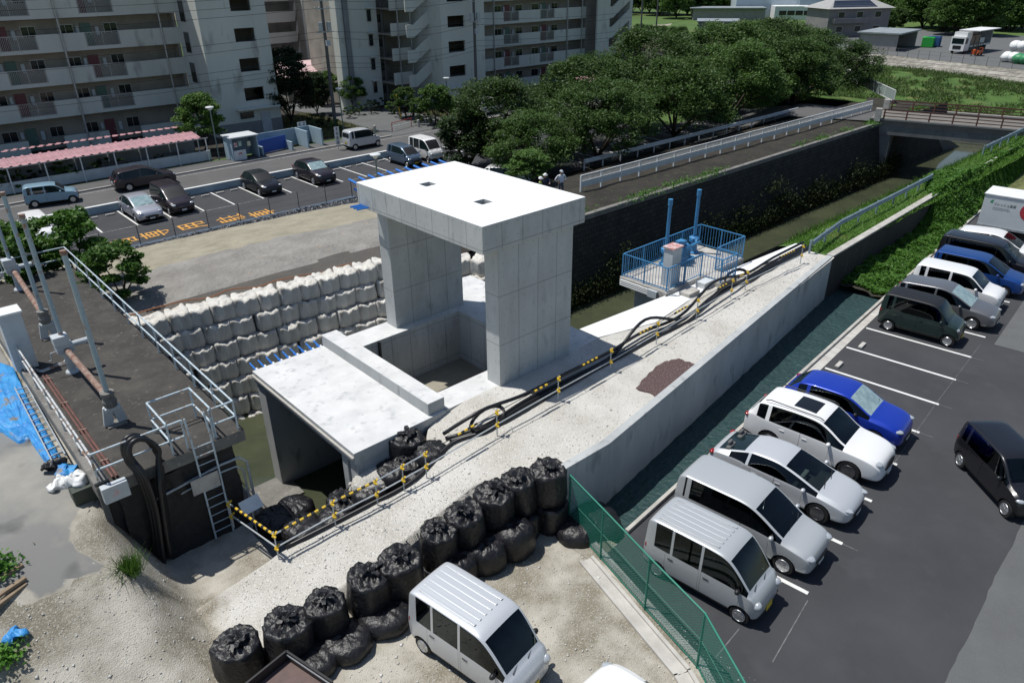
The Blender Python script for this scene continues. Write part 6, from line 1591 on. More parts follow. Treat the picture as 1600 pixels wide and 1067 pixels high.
for i,(pb,zt,lb) in enumerate((((343,250),4.6,'street lamp with round flat head beside the bicycle shed'),((537,207),4.4,'street lamp with round flat head by the driveway'),((700,182),4.2,'street lamp with round flat head beside the stair tower'),(None,4.4,'street lamp with round flat head rising behind the roof slab'))):
    p = L(*pb,.05) if pb else L(586,240,4.4)
    o = thing('street_lamp', lb, 'street lamp', (p.x,p.y,0), 0, 'round-headed street lamps'); MB().cyl((p.x,p.y,0),(p.x,p.y,zt-.3),.055,8).build('pole', m_lampg, o)
    mb = MB(); mb.lathe([(.12,0),(.16,.1),(.34,.2),(.36,.26),(.3,.3),(.05,.32)],(p.x,p.y,zt-.32),'Z',18); mb.build('lamp_head', m_whitebeam, o)
# bollards and barrier at the driveway
for i,(x_,y_) in enumerate(((586,208),(654,199))):
    p = L(x_,y_,0); tag(MB().cyl((p.x,p.y,0),(p.x,p.y,.75),.14,12).build('bollard', m_kerb, bevel=.03), ['short concrete bollard left of the driveway barrier','short concrete bollard right of the driveway barrier'][i],'bollard','driveway bollards')
p = L(613,206,0); q = L(643,198,0); o = thing('folding_barrier','low red and white folding barrier across the driveway','barrier',(p.x,p.y,0)); m_redp = mat('red_paint',(.45,.06,.06),.5)
for k in (p,q): MB().cyl((k.x,k.y,0),(k.x,k.y,.9),.04,8).build('post', m_redp, o)
MB().bar((p.x,p.y,.85),(q.x,q.y,.85),.05,.06).build('upper_bar', m_redp, o); MB().bar((p.x,p.y,.45),(q.x,q.y,.45),.05,.06).build('lower_bar', m_white, o)
p = L(627,186,0); tag(MB().cyl((p.x,p.y,0),(p.x-.5,p.y-.1,2.6),.07,8).build('guy_wire_guard', m_yel),'leaning yellow guy wire guard by the hedge','guy guard')
# ================================================================ CANAL RAILING, GUARD BEAMS
cr_ = thing('canal_railing','long white railing with solid lower beam along the far canal bank','railing',(40,14.5,1.98))
n = 21; R0 = Vector((20.07,14.75,1.98)); R1 = Vector((61.05,14.16,1.98))
bm_ = None
for k in range(n+1):
    p = R0.lerp(R1,k/n); MB().box(p.x-.04,p.x+.04,p.y-.05,p.y+.05,1.8,3.06).build('post', m_white, cr_)
    if k == n: break
    q = R0.lerp(R1,(k+1)/n); L_ = (q-p).length
    if bm_ is None:
        a1 = MB().box(0,L_,-.03,.03,1.04,1.1).mesh('top_rail', m_white); a2 = MB().box(0,L_,-.04,.0,.32,.66).mesh('lower_beam', m_whitebeam)
        mb = MB(); mb.box(0,L_,-.02,.02,.68,.71)
        for j in range(1,17): mb.box(j*L_/17-.012,j*L_/17+.012,-.012,.012,.71,1.04)
        a3 = mb.mesh('bar_panel', m_white); bm_ = 1
    for nm,me in (('top_rail',a1),('lower_beam',a2),('bar_panel',a3)):
        o = bpy.data.objects.new(nm,me); COL.objects.link(o); o.location = p; o.rotation_euler = (0,0,math.atan2(R1.y-R0.y,R1.x-R0.x)); o.parent = cr_; o.matrix_parent_inverse = mat_of(cr_).inverted()
def wbeam(nm,lb,pts,m_,h=.75,sp=2.0):
    o = thing(nm,lb,'guard rail',tuple(pts[0])); 
    for a,b in zip(pts,pts[1:]):
        d = (b-a); ln = d.length; k_ = max(1,int(ln/sp)); 
        for k in range(k_+1): p = a.lerp(b,k/k_); MB().cyl(p-Vector((0,0,.1)),p+Vector((0,0,h)),.055,8).build('post', m_, o)
        nrm_ = Vector((d.y,-d.x,0)).normalized(); mb = MB(); pr = [(.0,-.17),(.05,-.12),(.05,-.06),(.0,0),(.05,.06),(.05,.12),(.0,.17)]
        ps = [a+nrm_*(.06+x)+Vector((0,0,h-.15+z)) for x,z in pr]+[b+nrm_*(.06+x)+Vector((0,0,h-.15+z)) for x,z in pr]
        mb.add(ps,[(i,i+1,8+i,7+i) for i in range(6)]); mb.build('beam', m_, o)
    return o
wbeam('guard_rail','white guard rail beam under the cherry trees behind the canal railing',[Vector((26.5,20.3,1.35)),Vector((58,20.1,1.35))],m_whitebeam)
gp = [L(1264,396,2.0),L(1310,362,2.0),L(1395,318,2.0),L(1452,288,2.0)]
wbeam('guard_rail','short stretch of grey-blue guard rail near the bridge end',[L(1535,242,2.0),L(1610,205,2.0)],mat('blue_grey_guard',(.28,.36,.42),.5,(.2,.26,.3),2,.4,.7),.7)
wbeam('guard_rail','grey-blue guard rail beam on the grassy embankment crown',gp,mat('blue_grey_guard',(.28,.36,.42),.5,(.2,.26,.3),2,.4,.7),.7)
# ================================================================ BRIDGE
bg_ = thing('road_bridge','low concrete road bridge with brown railings crossing the canal','bridge',(57,6,0))
N0, N1 = L(1378,188,2.25), L(1583,205,2.25); dN = (N1-N0).normalized(); per = Vector((-dN.y,dN.x,0)); per = per if per.x > 0 else -per
N0.z = 2.0; N1.z = 2.0; A0 = N0-dN*1.0; A1 = N1+dN*1.2; Wd = 5.6; NB = (A1-N0).length; N0.z = 0; N1.z = 0; A0.z = 0; A1.z = 0
mb = MB(); mb.prism([tuple(x[:2]) for x in (A0,A1,A1+per*Wd,A0+per*Wd)],1.8,2.25); mb.build('deck', mat('bridge_paving',(.20,.185,.165),.9,(.15,.14,.125),1,.35,.7), bg_)
for o_ in (.25,Wd-.25): 
    mb = MB(); mb.bar(A0+per*o_+Vector((0,0,1.4)),A1+per*o_+Vector((0,0,1.4)),.45,.8); mb.build('girder', m_bridge, bg_)
for o_ in (.06,Wd-.06):
    mb = MB(); mb.bar(A0+per*o_+Vector((0,0,2.31)),A1+per*o_+Vector((0,0,2.31)),.3,.14); mb.build('kerb_beam', m_bridge, bg_)
    for k in range(7):
        p = N0+dN*(.1+k*(NB-.4)/6)+per*o_; MB().bar(p+Vector((0,0,2.35)),p+Vector((0,0,3.2)),.1,.1).build('rail_post', m_brown, bg_)
    for h,w_ in ((3.18,.11),(2.9,.07),(2.62,.07)): MB().bar(N0+per*o_+Vector((0,0,h)),A1+per*o_+Vector((0,0,h)),.08,w_).build('rail', m_brown, bg_)
ab_ = N0+per*(Wd/2)+dN*.5; MB().obox((ab_.x,ab_.y,-.7),(Wd-.2,1.0,4.9),math.atan2(per.y,per.x)).build('abutment', m_bridge, bg_); ab_ = N1+per*(Wd/2)+dN*.9; MB().obox((ab_.x,ab_.y,-.7),(Wd-.2,1.0,4.9),math.atan2(per.y,per.x)).build('abutment', m_bridge, bg_)
W0 = Vector((64.0,11.7,1.75)); W1 = Vector((75.6,9.7,-3.0)); tk = Vector((.0,.45,0)); mb = MB(); mb.add([tuple(W0),tuple(W1),(W0.x,W0.y,-3.1),tuple(W0+tk),tuple(W1+tk),(W0.x,W0.y+.45,-3.1)],[(0,1,2),(5,4,3),(0,3,4,1),(1,4,5,2),(2,5,3,0)]); mb.build('wing_wall', m_bridge, bg_)
if False:
    q0 = N0; mb.add([tuple(q0+Vector((0,0,1.7))),tuple(q0+per*11+dN*2+Vector((0,0,-3.1))),tuple(q0+Vector((0,0,-3.1))),tuple(q0-dN*.5+Vector((0,0,1.7))),tuple(q0-dN*.5+per*11+dN*2+Vector((0,0,-3.1))),tuple(q0-dN*.5+Vector((0,0,-3.1)))],[(0,1,2),(5,4,3),(0,3,4,1),(1,4,5,2),(2,5,3,0)]); mb.build('wing_wall', m_bridge, bg_)
for o_ in (0,Wd): p = N0+per*o_-dN*.4; MB().obox((p.x,p.y,2.7),(.5,.5,1.1),math.atan2(dN.y,dN.x)).build('end_post', m_kerb, bg_)
rd_ = MB(); rd_.poly([tuple(x+Vector((0,0,2.1))) for x in (A0,A0-dN*7-per*1,A0-dN*7+per*7,A0+per*Wd)]); rd_.poly([tuple(x) for x in (A0-dN*7-per*1+Vector((0,0,2.1)),A0-dN*14-per*8,A0-dN*14+per*14,A0-dN*7+per*7+Vector((0,0,2.1)))]); struct(rd_.build('bridge_approach_road', m_road))
# white panel fence on the bridge approach
wpf = thing('white_panel_fence','white framed panel fence on the bridge approach beside the big trees','fence',tuple(N0+per*(Wd+.3)))
pts = [L(1396,160,2.05),L(1366,145,2.05),L(1332,128,2.05),L(1318,122,2.05)]
for a,b in zip(pts,pts[1:]):
    MB().bar(a+Vector((0,0,1.15)),b+Vector((0,0,1.15)),.06,.08).build('top_rail', m_white, wpf); MB().bar(a+Vector((0,0,.1)),b+Vector((0,0,.1)),.06,.08).build('bottom_rail', m_white, wpf)
    MB().bar(a+Vector((0,0,.62)),b+Vector((0,0,.62)),.02,.95).build('panel', mat('frosted_panel',(.33,.40,.38),.4), wpf)
    for k in range(3): p = a.lerp(b,k/2); MB().bar(p,p+Vector((0,0,1.2)),.07,.07).build('post', m_white, wpf)

# ================================================================ BOX TRUCK ON THE RIGHT
c0 = L(1526,351,.95); ct = None
def tz(x,y,P):   # height on the vertical through P seen at row y
    lo, hi = P.z, 8
    for _ in range(40):
        m_ = (lo+hi)/2; d = Vector((P.x,P.y,m_))-CAM; yy = 533.5+F_PX*d.dot(CD)/d.dot(CF)
        if yy > y: lo = m_
        else: hi = m_
    return lo
zt_ = tz(0,303,c0)
bt = thing('box_truck','white box truck with green leaf emblem and black lettering, at the right edge','truck',(c0.x,c0.y,0))
M_b = Matrix.Translation((c0.x,c0.y,0)) @ Matrix.Rotation(HD,4,'Z')     # x: forward (away from kerb), y: to the left (+E1)
def tb_(nm,m_,*b,par=bt,bevel=0):
    o = MB().box(*b).build(nm,m_,None,bevel=bevel); o.data.transform(M_b); attach(o,par); return o
m_boxw = mat('truck_box_white',(.62,.65,.66),.45,(.56,.59,.60),.8,.4,.7); 
tb_('cargo_box',m_boxw,0,4.6,0,2.05,.95,zt_,bevel=.02); tb_('roof_panel',m_white,-.05,4.65,-.04,2.09,zt_,zt_+.05); tb_('side_rail',m_galv,-.02,4.6,-.03,0,.92,1.05)
tb_('chassis',m_trim,.3,6.0,.5,1.55,.45,.94); tb_('cab',P_WHITE,4.7,6.3,.1,1.95,.55,2.3,bevel=.12)
for x_ in (.9,1.75,5.5):
    for y_ in (.12,1.7): 
        o = MB().lathe([(.15,0),(.38,.0),(.38,.22),(.15,.22)],(x_,y_,.4),'Y',16).build('wheel',m_tyre,None); o.data.transform(M_b); attach(o,bt)
TX = lambda x_,z_: M_b @ Matrix.Translation((x_,-.006,z_)) @ Matrix.Rotation(math.pi/2,4,'X')
hz = zt_-.95
text_mesh('lettering','フレッシュ高菜',.185,m_blk,TX(1.12,zt_-hz*.27)@Matrix.Diagonal((.88,1,1,1)),bt,.001)
m_ink = mat('grey_ink',(.28,.30,.31),.6); rr = random.Random(4)
for row in (.37,.42):
    mb = MB(); x_ = .55
    while x_ < 1.4: w_ = rr.uniform(.03,.06); mb.box(x_,x_+w_,-.02,.02,0,.002); mb.box(x_-.005,x_+w_+.005,-.006,.004,.0021,.003); x_ += w_+.03
    o = mb.build('small_lettering',m_ink,None); o.data.transform(TX(0,zt_-hz*row)); attach(o,bt)
lf_ = MB(); lf_.add([(0,0,0),(.09,.02,0),(.2,.12,0),(.27,.27,0),(.14,.24,0),(.03,.14,0)],[(0,1,2,3,4,5)]); lf_.add([(.1,-.06,0),(.2,-.02,0),(.24,.1,0),(.15,.02,0)],[(0,1,2,3)])
o = lf_.build('leaf_emblem',mat('leaf_green',(.02,.28,.12),.5),None); o.data.transform(TX(.34,zt_-hz*.24)@Matrix.Scale(.72,4)); attach(o,bt)
ap_ = MB(); ap_.lathe([(.02,0),(.52,0),(.52,.004),(.02,.004)],(0,0,0),'Z',28); o = ap_.build('red_emblem',mat('apple_red',(.42,.02,.04),.4,(.5,.08,.08),3,.4,.7),None); o.data.transform(TX(2.45,zt_-hz*.36)); attach(o,bt)

# ================================================================ FAR RIGHT: TRUCK YARD, HOUSES
def P2(px_,py_,z=0): return L(px_,py_,z)
yf = thing('yard_fence','thin wire fence on top of the pale river revetment','fence',(125,25,0))
a = Vector((130.2,43.2,.05)); b = Vector((119.5,4,.05)); n = 20
for k in range(n+1): p = a.lerp(b,k/n); MB().cyl(p,p+Vector((0,0,1.3)),.035,6).build('post', m_pole, yf)
for h in (1.28,.7): MB().cyl(a+Vector((0,0,h)),b+Vector((0,0,h)),.015,5).build('wire', m_pole, yf)
s0 = P2(1399,81); s1 = P2(1440,70); sd = thing('storage_shed','open-fronted grey storage shed with flat metal roof by the truck yard','shed',tuple(s0))
dx = Vector((s1.x-s0.x,s1.y-s0.y,0)); dx.normalize(); dy = Vector((-dx.y,dx.x,0))
def ob(par,nm,m_,o,ax,ay,x0,x1,y0,y1,z0,z1):
    mb = MB(); mb.prism([tuple((o+ax*x+ay*y)[:2]) for x,y in ((x0,y0),(x1,y0),(x1,y1),(x0,y1))],z0,z1); return mb.build(nm,m_,par)
m_shed = mat('shed_grey',(.36,.34,.32),.8,(.3,.28,.27),1,.4,.7); m_metroof = mat('metal_roof',(.30,.33,.34),.5,(.22,.25,.26),.6,.35,.7)
ob(sd,'end_wall',m_shed,s0,dx,dy,0,.2,0,7,0,2.9); ob(sd,'back_wall',m_shed,s0,dx,dy,0,12,6.8,7,0,2.9); ob(sd,'end_wall',m_shed,s0,dx,dy,11.8,12,0,7,0,2.9); ob(sd,'roof',m_metroof,s0,dx,dy,-.4,12.4,-.5,7.4,2.9,3.15); ob(sd,'shade_panel',m_blk,s0,dx,dy,.2,11.8,4,4.2,0,2.9)  # black panel across the inside stands in for the shed's deep shade
tr = thing('wing_truck','white lorry with its wing side raised at the truck yard','truck',tuple(P2(1490,86)))
t0 = P2(1484,86); t1 = P2(1512,84); ax = (P2(1572,72)-P2(1500,85)); ax.z = 0; ax.normalize(); ay = Vector((-ax.y,ax.x,0)); t0 = P2(1503,85.5)
ob(tr,'cab',P_WHITE,t0,ax,ay,0,2.2,0,2.4,.5,2.9); ob(tr,'cab_roof_fairing',P_WHITE,t0,ax,ay,.6,2.2,.1,2.3,2.9,3.6); ob(tr,'windscreen',m_glass,t0,ax,ay,-.03,0,.2,2.2,1.7,2.6); ob(tr,'side_window',m_glass,t0,ax,ay,.3,1.2,-.03,0,1.7,2.6); ob(tr,'grille',m_trim,t0,ax,ay,-.04,0,.5,1.9,.8,1.4)
ob(tr,'bed',m_galv,t0,ax,ay,2.5,11.8,0,2.4,1.0,1.3); ob(tr,'front_board',m_shed,t0,ax,ay,2.5,2.65,0,2.4,1.3,3.7); ob(tr,'rear_board',m_galv,t0,ax,ay,11.65,11.8,0,2.4,1.3,3.7); ob(tr,'far_side',m_shed,t0,ax,ay,2.65,11.65,2.3,2.4,1.3,3.7); ob(tr,'raised_wing',m_white,t0,ax,ay,2.5,11.8,-1.2,2.4,3.72,3.85); ob(tr,'chassis',m_trim,t0,ax,ay,.4,11.5,.5,1.9,.45,.98)
for x_ in (1.2,8.5,9.7): 
    for y_ in (.05,2.1): p = t0+ax*x_+ay*y_; MB().lathe([(.2,0),(.48,.0),(.48,.25),(.2,.25)],(p.x,p.y,.5),'Y',14).build('wheel',m_tyre,tr)
m_crate = mat('timber_crate',(.30,.22,.16),.8,(.22,.16,.11),3,.4,.7)
for k in range(3): tag(ob(None,'cargo_crate',m_crate if k < 2 else m_whitebeam,t0,ax,ay,3+2.2*k,5+2.2*k,.3,2.2,1.31,2.9 if k<2 else 2.3), ['brown crate behind the lorry cab','brown crate in the middle of the open lorry','white wrapped crate at the rear of the open lorry'][k],'crate','crates on the lorry')
fk = thing('forklift','orange forklift in front of the open lorry','forklift',tuple(P2(1530,88)))
f0 = P2(1524,89); m_org = mat('forklift_orange',(.60,.10,.02),.45)
ob(fk,'body',m_org,f0,ax,ay,.9,2.9,0,1.2,.25,.95); ob(fk,'counterweight',m_org,f0,ax,ay,2.4,3.0,.1,1.1,.95,1.25)
for y_ in (.2,.9): ob(fk,'mast',m_blk,f0,ax,ay,.5,.65,y_,y_+.12,.1,3.2)
for x_,y_ in ((1.0,.05),(1.0,1.05),(2.2,.05),(2.2,1.05)): ob(fk,'guard_post',m_blk,f0,ax,ay,x_,x_+.08,y_,y_+.08,.95,2.1)
ob(fk,'overhead_guard',m_blk,f0,ax,ay,1.0,2.3,.05,1.15,2.1,2.18); ob(fk,'seat',m_blk,f0,ax,ay,1.7,2.1,.35,.85,.95,1.4)
for y_ in (.3,.8): ob(fk,'fork',m_galv,f0,ax,ay,-.5,.5,y_,y_+.1,.12,.18)
for x_ in (1.1,2.5):
    for y_ in (-.05,1.05): p = f0+ax*x_+ay*y_; MB().lathe([(.08,0),(.28,.0),(.28,.2),(.08,.2)],(p.x,p.y,.29),'Y',12).build('wheel',m_tyre,fk)
for i,(x_,y_,c,lb) in enumerate(((1448,74,(.03,.42,.06),'bright green container beside the grey shed'),(1457,73,(.03,.12,.30),'blue container behind the bright green one'))):
    p = P2(x_,y_); o = thing('container',lb,'container',(p.x,p.y,0)); m_ = mat('container_%d'%i,c,.5); MB().obox((p.x,p.y,.95),(2.6,2.0,1.7),.3).build('body',m_,o,bevel=.04)
    for k in range(5): MB().obox((p.x-1.1+.5*k,p.y-.3,.95),(.08,1.5,1.8),.3).build('rib',m_,o)
for i,(x_,y_,z_,c) in enumerate(((1572,97,0,0),(1583,98,0,0),(1590,100,0,1),(1600,101,0,1),(1582,92,1.3,0),(1593,93,1.3,0))):
    p = P2(x_,y_); mb = MB(); mb.ell((p.x,p.y,z_+.75),1.1,1.0,.85,14,8,.07,random.Random(i)); 
    tag(mb.build('wrapped_bale', m_white if not c else mat('green_wrap',(.04,.25,.10),.5), smooth=True), ['white wrapped bale nearest the forklift','white wrapped bale in front of the bale stack','left green wrapped bale of the stack','right green wrapped bale of the stack','white bale on the upper left of the stack','white bale on the upper right of the stack'][i],'bale','wrapped bales in the truck yard')
def house(name,lb,pb,w_,d_,h,rh,mw,mr,rot=0,panels=False):
    p = P2(*pb); o = thing(name,lb,'house',(p.x,p.y,0),rot); M_ = Matrix.Translation((p.x,p.y,0)) @ Matrix.Rotation(rot,4,'Z')
    def bb(nm,m_,*b,par=o): q = MB().box(*b).build(nm,m_,None); q.data.transform(M_); attach(q,par); return q
    bb('wall',mw,-w_/2,w_/2,0,d_,0,h); mb = MB(); e_ = .7
    mb.add([(-w_/2-e_,-e_,h),(w_/2+e_,-e_,h),(w_/2+e_,d_+e_,h),(-w_/2-e_,d_+e_,h),(-w_/2+d_*.45,d_/2,h+rh),(w_/2-d_*.45,d_/2,h+rh)],[(0,1,5,4),(1,2,5),(2,3,4,5),(3,0,4),(3,2,1,0)]); q = mb.build('roof',mr,None); q.data.transform(M_); attach(q,o)
    for s in (-.3,0,.3):
        for z in (1.0,3.9) if h > 4 else (1.0,):
            f = bb('window',m_frame,s*w_-.8,s*w_+.8,-.06,0,z,z+1.3); bb('pane',m_glassd,s*w_-.72,s*w_+.72,-.075,-.055,z+.08,z+1.22,par=f)
    if h > 4: bb('balcony',mw,-w_*.45,w_*.1,-1.2,0,2.9,3.9)
    if panels:
        for k in range(4):
            mb = MB(); t0_ = .15+k*.2
            mb.add([(-w_/2+.6+k*.5,-.2+k*.75,h+.22+k*.34),(w_/2-3.5-k*.1,-.2+k*.75,h+.22+k*.34),(w_/2-3.5-k*.1,.5+k*.75,h+.54+k*.34),(-w_/2+.9+k*.5,.5+k*.75,h+.54+k*.34)],[(0,1,2,3)]); q = mb.build('solar_panel',mat('solar_panel',(.02,.025,.04),.2),None); q.data.transform(M_); attach(q,o)
    return o
m_hgrey = mat('house_grey',(.20,.19,.195),.8,(.26,.24,.235),.5,.4,.7); m_tile = mat('pale_roof_tile',(.36,.36,.34),.6,(.3,.3,.29),.8,.4,.7)
house('house','two-storey grey house with pale hipped roof and solar panels',(1337,58),15,9,5.8,2.3,m_hgrey,m_tile,-.55,True)
house('house','house with grey roof among the trees at the top right',(1480,28),13,9,5.2,2.4,m_shed,m_tile,-.3); house('house','house with dark roof at the top right corner',(1575,22),12,8,5.2,2.2,m_shed,m_metroof,-.2); house('house','small house with grey roof between trees in the distance',(1520,12),14,9,5,2.4,m_shed,m_metroof,.1)
wh = thing('white_warehouse','large white warehouse with low sheds behind the cherry trees','warehouse',tuple(P2(1215,45))); q = P2(1150,30); q2 = P2(1290,30); ax2 = (q2-q).normalized(); ay2 = Vector((-ax2.y,ax2.x,0)); ay2 = ay2 if ay2.y > 0 else -ay2
m_pblue = mat('pale_blue_cladding',(.50,.58,.63),.6,(.45,.53,.58),.2,.4,.6); m_dblue = mat('grey_blue_cladding',(.20,.27,.32),.6)
ob(wh,'main_hall',m_pblue,q,ax2,ay2,0,(q2-q).length*.7,4,30,0,8.5); ob(wh,'side_hall',m_dblue,q,ax2,ay2,(q2-q).length*.7,(q2-q).length,2,30,0,6.0); ob(wh,'low_annex',m_white,q,ax2,ay2,(q2-q).length*.4,(q2-q).length*.95,-4,3.8,0,3.6); ob(wh,'annex_roof',m_metroof,q,ax2,ay2,-14,(q2-q).length*.3,-6,3.6,3.0,3.3); ob(wh,'annex_wall',m_shed,q,ax2,ay2,-13,(q2-q).length*.29,-5,3,0,3.0)
for k in range(5): ob(wh,'window',m_glassd,q,ax2,ay2,(q2-q).length*(.45+.09*k),(q2-q).length*(.45+.09*k)+2,-4.1,-3.98,1.2,2.4)
p = P2(1080,56); bk_ = thing('grey_block_shed','grey windowless shed at the edge of the far field','shed',tuple(p)); MB().obox((p.x+3,p.y-5,1.6),(9,9,3.2),.6).build('walls',m_hgrey,bk_); MB().obox((p.x+3,p.y-5,3.3),(9.6,9.6,.25),.6).build('roof',m_metroof,bk_)
fp = MB(); fp.poly([tuple(P2(x_,y_,.01)) for x_,y_ in ((960,44),(1010,42),(1060,52),(1065,58),(1030,50),(958,50))]); fp.poly([tuple(P2(x_,y_,.012)) for x_,y_ in ((1010,41),(1050,37),(1048,40),(1015,44))]); struct(fp.build('field_track', mat('pale_dirt',(.34,.31,.24),.95,(.26,.25,.15),.3,.4,.7,coord='pos')))
ff = thing('field_fence','pale panel fence at the edge of the far field','fence',tuple(P2(975,70))); a, b = P2(957,70), P2(1000,74)
for h in (.4,1.2): MB().bar(a+Vector((0,0,h)),b+Vector((0,0,h)),.06,.08).build('rail',m_white,ff)
for k in range(8): p = a.lerp(b,k/7); MB().bar(p,p+Vector((0,0,1.3)),.07,.07).build('post',m_white,ff)
p = L(930,122,2.3); cs = thing('carport','small pink carport roof below the apartment stairs','carport',(p.x,p.y,0)); MB().obox((p.x,p.y,2.3),(5.5,3,.08),0,.06).build('roof',m_pink,cs)
for x_,y_ in ((-2.5,-1.3),(2.5,-1.3),(-2.5,1.3),(2.5,1.3)): MB().cyl((p.x+x_,p.y+y_,0),(p.x+x_,p.y+y_,2.28),.05,6).build('post',m_frame,cs)
# wheel stops of the residents lot
kk_ = 0
for i in range(-3,14):
    for s in (.45,1.55):
        u = -1.42+2.215*i+s
        if u > 23: continue
        if kk_ >= 30: break
        o = tag(MB().box(u-.3,u+.3,38.15,38.27,.01,.11).build('wheel_stop', m_gutter), 'white concrete wheel stop, %s from the left in the residents car park' % ORD[kk_], 'wheel stop', 'wheel stops in the residents car park'); kk_ += 1

# ================================================================ VEGETATION
import numpy as np
def leafmat(name, a, b, trans=.35, rough=.55):
    m = bpy.data.materials.new(name); m.use_nodes = True; N = m.node_tree.nodes; K = m.node_tree.links
    p = N['Principled BSDF']; p.inputs['Roughness'].default_value = rough; p.inputs['Specular IOR Level'].default_value = .3
    g = N.new('ShaderNodeNewGeometry'); mx = N.new('ShaderNodeMix'); mx.data_type = 'RGBA'; mx.inputs[6].default_value = (*a,1); mx.inputs[7].default_value = (*b,1)
    K.new(g.outputs['Random Per Island'], mx.inputs[0])
    oi = N.new('ShaderNodeObjectInfo'); mr = N.new('ShaderNodeMapRange'); mr.inputs[3].default_value = .72; mr.inputs[4].default_value = 1.3; K.new(oi.outputs['Random'], mr.inputs[0])
    hs = N.new('ShaderNodeHueSaturation'); K.new(mr.outputs[0], hs.inputs['Value']); K.new(mx.outputs[2], hs.inputs['Color'])
    K.new(hs.outputs[0], p.inputs['Base Color'])
    t = N.new('ShaderNodeBsdfTranslucent'); K.new(hs.outputs[0], t.inputs[0]); ms = N.new('ShaderNodeMixShader'); ms.inputs[0].default_value = trans
    K.new(p.outputs[0], ms.inputs[1]); K.new(t.outputs[0], ms.inputs[2]); K.new(ms.outputs[0], N['Material Output'].inputs[0]); return m
l_cherry = leafmat('cherry_leaves',(.036,.082,.016),(.085,.15,.032)); l_dark = leafmat('dark_leaves',(.014,.034,.012),(.03,.055,.018)); l_bright = leafmat('bright_leaves',(.05,.13,.018),(.10,.20,.035)); l_vine = leafmat('creeper_leaves',(.05,.15,.018),(.12,.26,.04)); l_grass = leafmat('grass_blades',(.07,.18,.02),(.15,.28,.05)); l_dry = leafmat('dry_weeds',(.07,.075,.025),(.03,.07,.015)); l_far = leafmat('far_leaves',(.045,.10,.02),(.10,.18,.038))
def leaf_mesh(name, P, size, rs, m_, up=.35, aspect=.6, nrm=None):
    n = len(P); d = rs.normal(size=(n,3)); d[:,2] = np.abs(d[:,2])+up
    if nrm is not None: d = d*.6+nrm
    d /= np.linalg.norm(d,axis=1)[:,None]
    a = np.cross(d, rs.normal(size=(n,3))); a /= np.linalg.norm(a,axis=1)[:,None]; b = np.cross(d,a)
    s = size*rs.uniform(.6,1.3,size=(n,1)); a = a*s*.5; b = b*s*.5*aspect
    V = np.empty((n,4,3)); V[:,0] = P-a; V[:,1] = P-b*1.0+a*.1; V[:,2] = P+a; V[:,3] = P+b+a*.1
    return quads(name, V.reshape(-1,3), n, m_)
def quads(name, V, n, m_):
    me = bpy.data.meshes.new(name); me.vertices.add(n*4); me.vertices.foreach_set('co', V.astype(np.float32).ravel())
    me.loops.add(n*4); me.loops.foreach_set('vertex_index', np.arange(n*4,dtype=np.int32)); me.polygons.add(n); me.polygons.foreach_set('loop_start', np.arange(0,n*4,4,dtype=np.int32)); me.polygons.foreach_set('loop_total', np.full(n,4,dtype=np.int32))
    me.materials.append(m_); me.update(calc_edges=True); return me
def crown_points(rs, r, h, nclump, n, flat=.75, lift=0):
    th = rs.uniform(0,2*np.pi,nclump); cz = rs.uniform(-.55,1,nclump); rad = np.sqrt(np.clip(1-cz*cz*.9,.05,1))*rs.uniform(.55,1.0,nclump)
    C = np.stack([rad*np.cos(th)*r*.82, rad*np.sin(th)*r*.82, cz*h*.5*flat],1); R_ = rs.uniform(.13,.27,nclump)*r
    k = rs.integers(0,nclump,n); o = rs.normal(size=(n,3)); o /= np.linalg.norm(o,axis=1)[:,None]; o *= (rs.uniform(0.25,1,size=(n,1))**.6)
    return C[k]+o*R_[k][:,None]*np.array([1,1,.55])
def trunk_mesh(seed, r, hb, hc, tr, m_, nb=6):
    rnd = random.Random(seed); mb = MB(); top = Vector((rnd.uniform(-.2,.2),rnd.uniform(-.2,.2),hb))
    mb.tube([(0,0,-.1),(.03,.02,hb*.4),tuple(top)],tr,8,[1.25,1,.8])
    for k in range(nb):
        a = 2*math.pi*k/nb+rnd.uniform(-.4,.4); e_ = Vector((math.cos(a)*r*.72,math.sin(a)*r*.72,hb+hc*rnd.uniform(.25,.75))); mid = top.lerp(e_,.5)+Vector((0,0,hc*.12))
        mb.tube([tuple(top),tuple(mid),tuple(e_)],tr*.5,6,[1,.7,.25])
        for q in range(2):
            f_ = mid.lerp(e_,rnd.uniform(.2,.7)); g_ = f_+Vector((rnd.uniform(-1,1)*r*.3,rnd.uniform(-1,1)*r*.3,hc*rnd.uniform(.05,.3))); mb.tube([tuple(f_),tuple(g_)],tr*.2,5,[1,.3])
    return mb.mesh('trunk', m_, True)
class TreeKind:
    def __init__(s, seed, r, h, hb, tr, n, leaf, m_, nclump=46, flat=.8, up=.5):
        rs = np.random.default_rng(seed); P = crown_points(rs, r, h-hb, nclump, n, flat); P[:,2] += hb+(h-hb)*.5
        s.crown = leaf_mesh('crown', P, leaf, rs, m_, up=up); s.trunk = trunk_mesh(seed, r, hb*1.0, h-hb, tr, m_bark)
def plant(kind, pos, label, group=None, sc_=1., rz=0, name='tree', cat='tree', sz=None):
    o = thing(name, label, cat, pos, rz, group); o.scale = (sc_,sc_,sz or sc_)
    for nm,me in (('trunk',kind.trunk),('crown',kind.crown)):
        c = bpy.data.objects.new(nm, me); COL.objects.link(c); c.parent = o
    return o
KC = [TreeKind(i,6.6,8.6,1.6,.27,32000,.24,l_cherry,95,1.0,up=1.3) for i in (1,2,3,4)]
KS = [TreeKind(i,2.1,4.4,.8,.09,9000,.19,l_far,90) for i in (11,12)]
KD = TreeKind(21,2.9,6.4,.4,.14,20000,.21,l_dark,170,1.05)
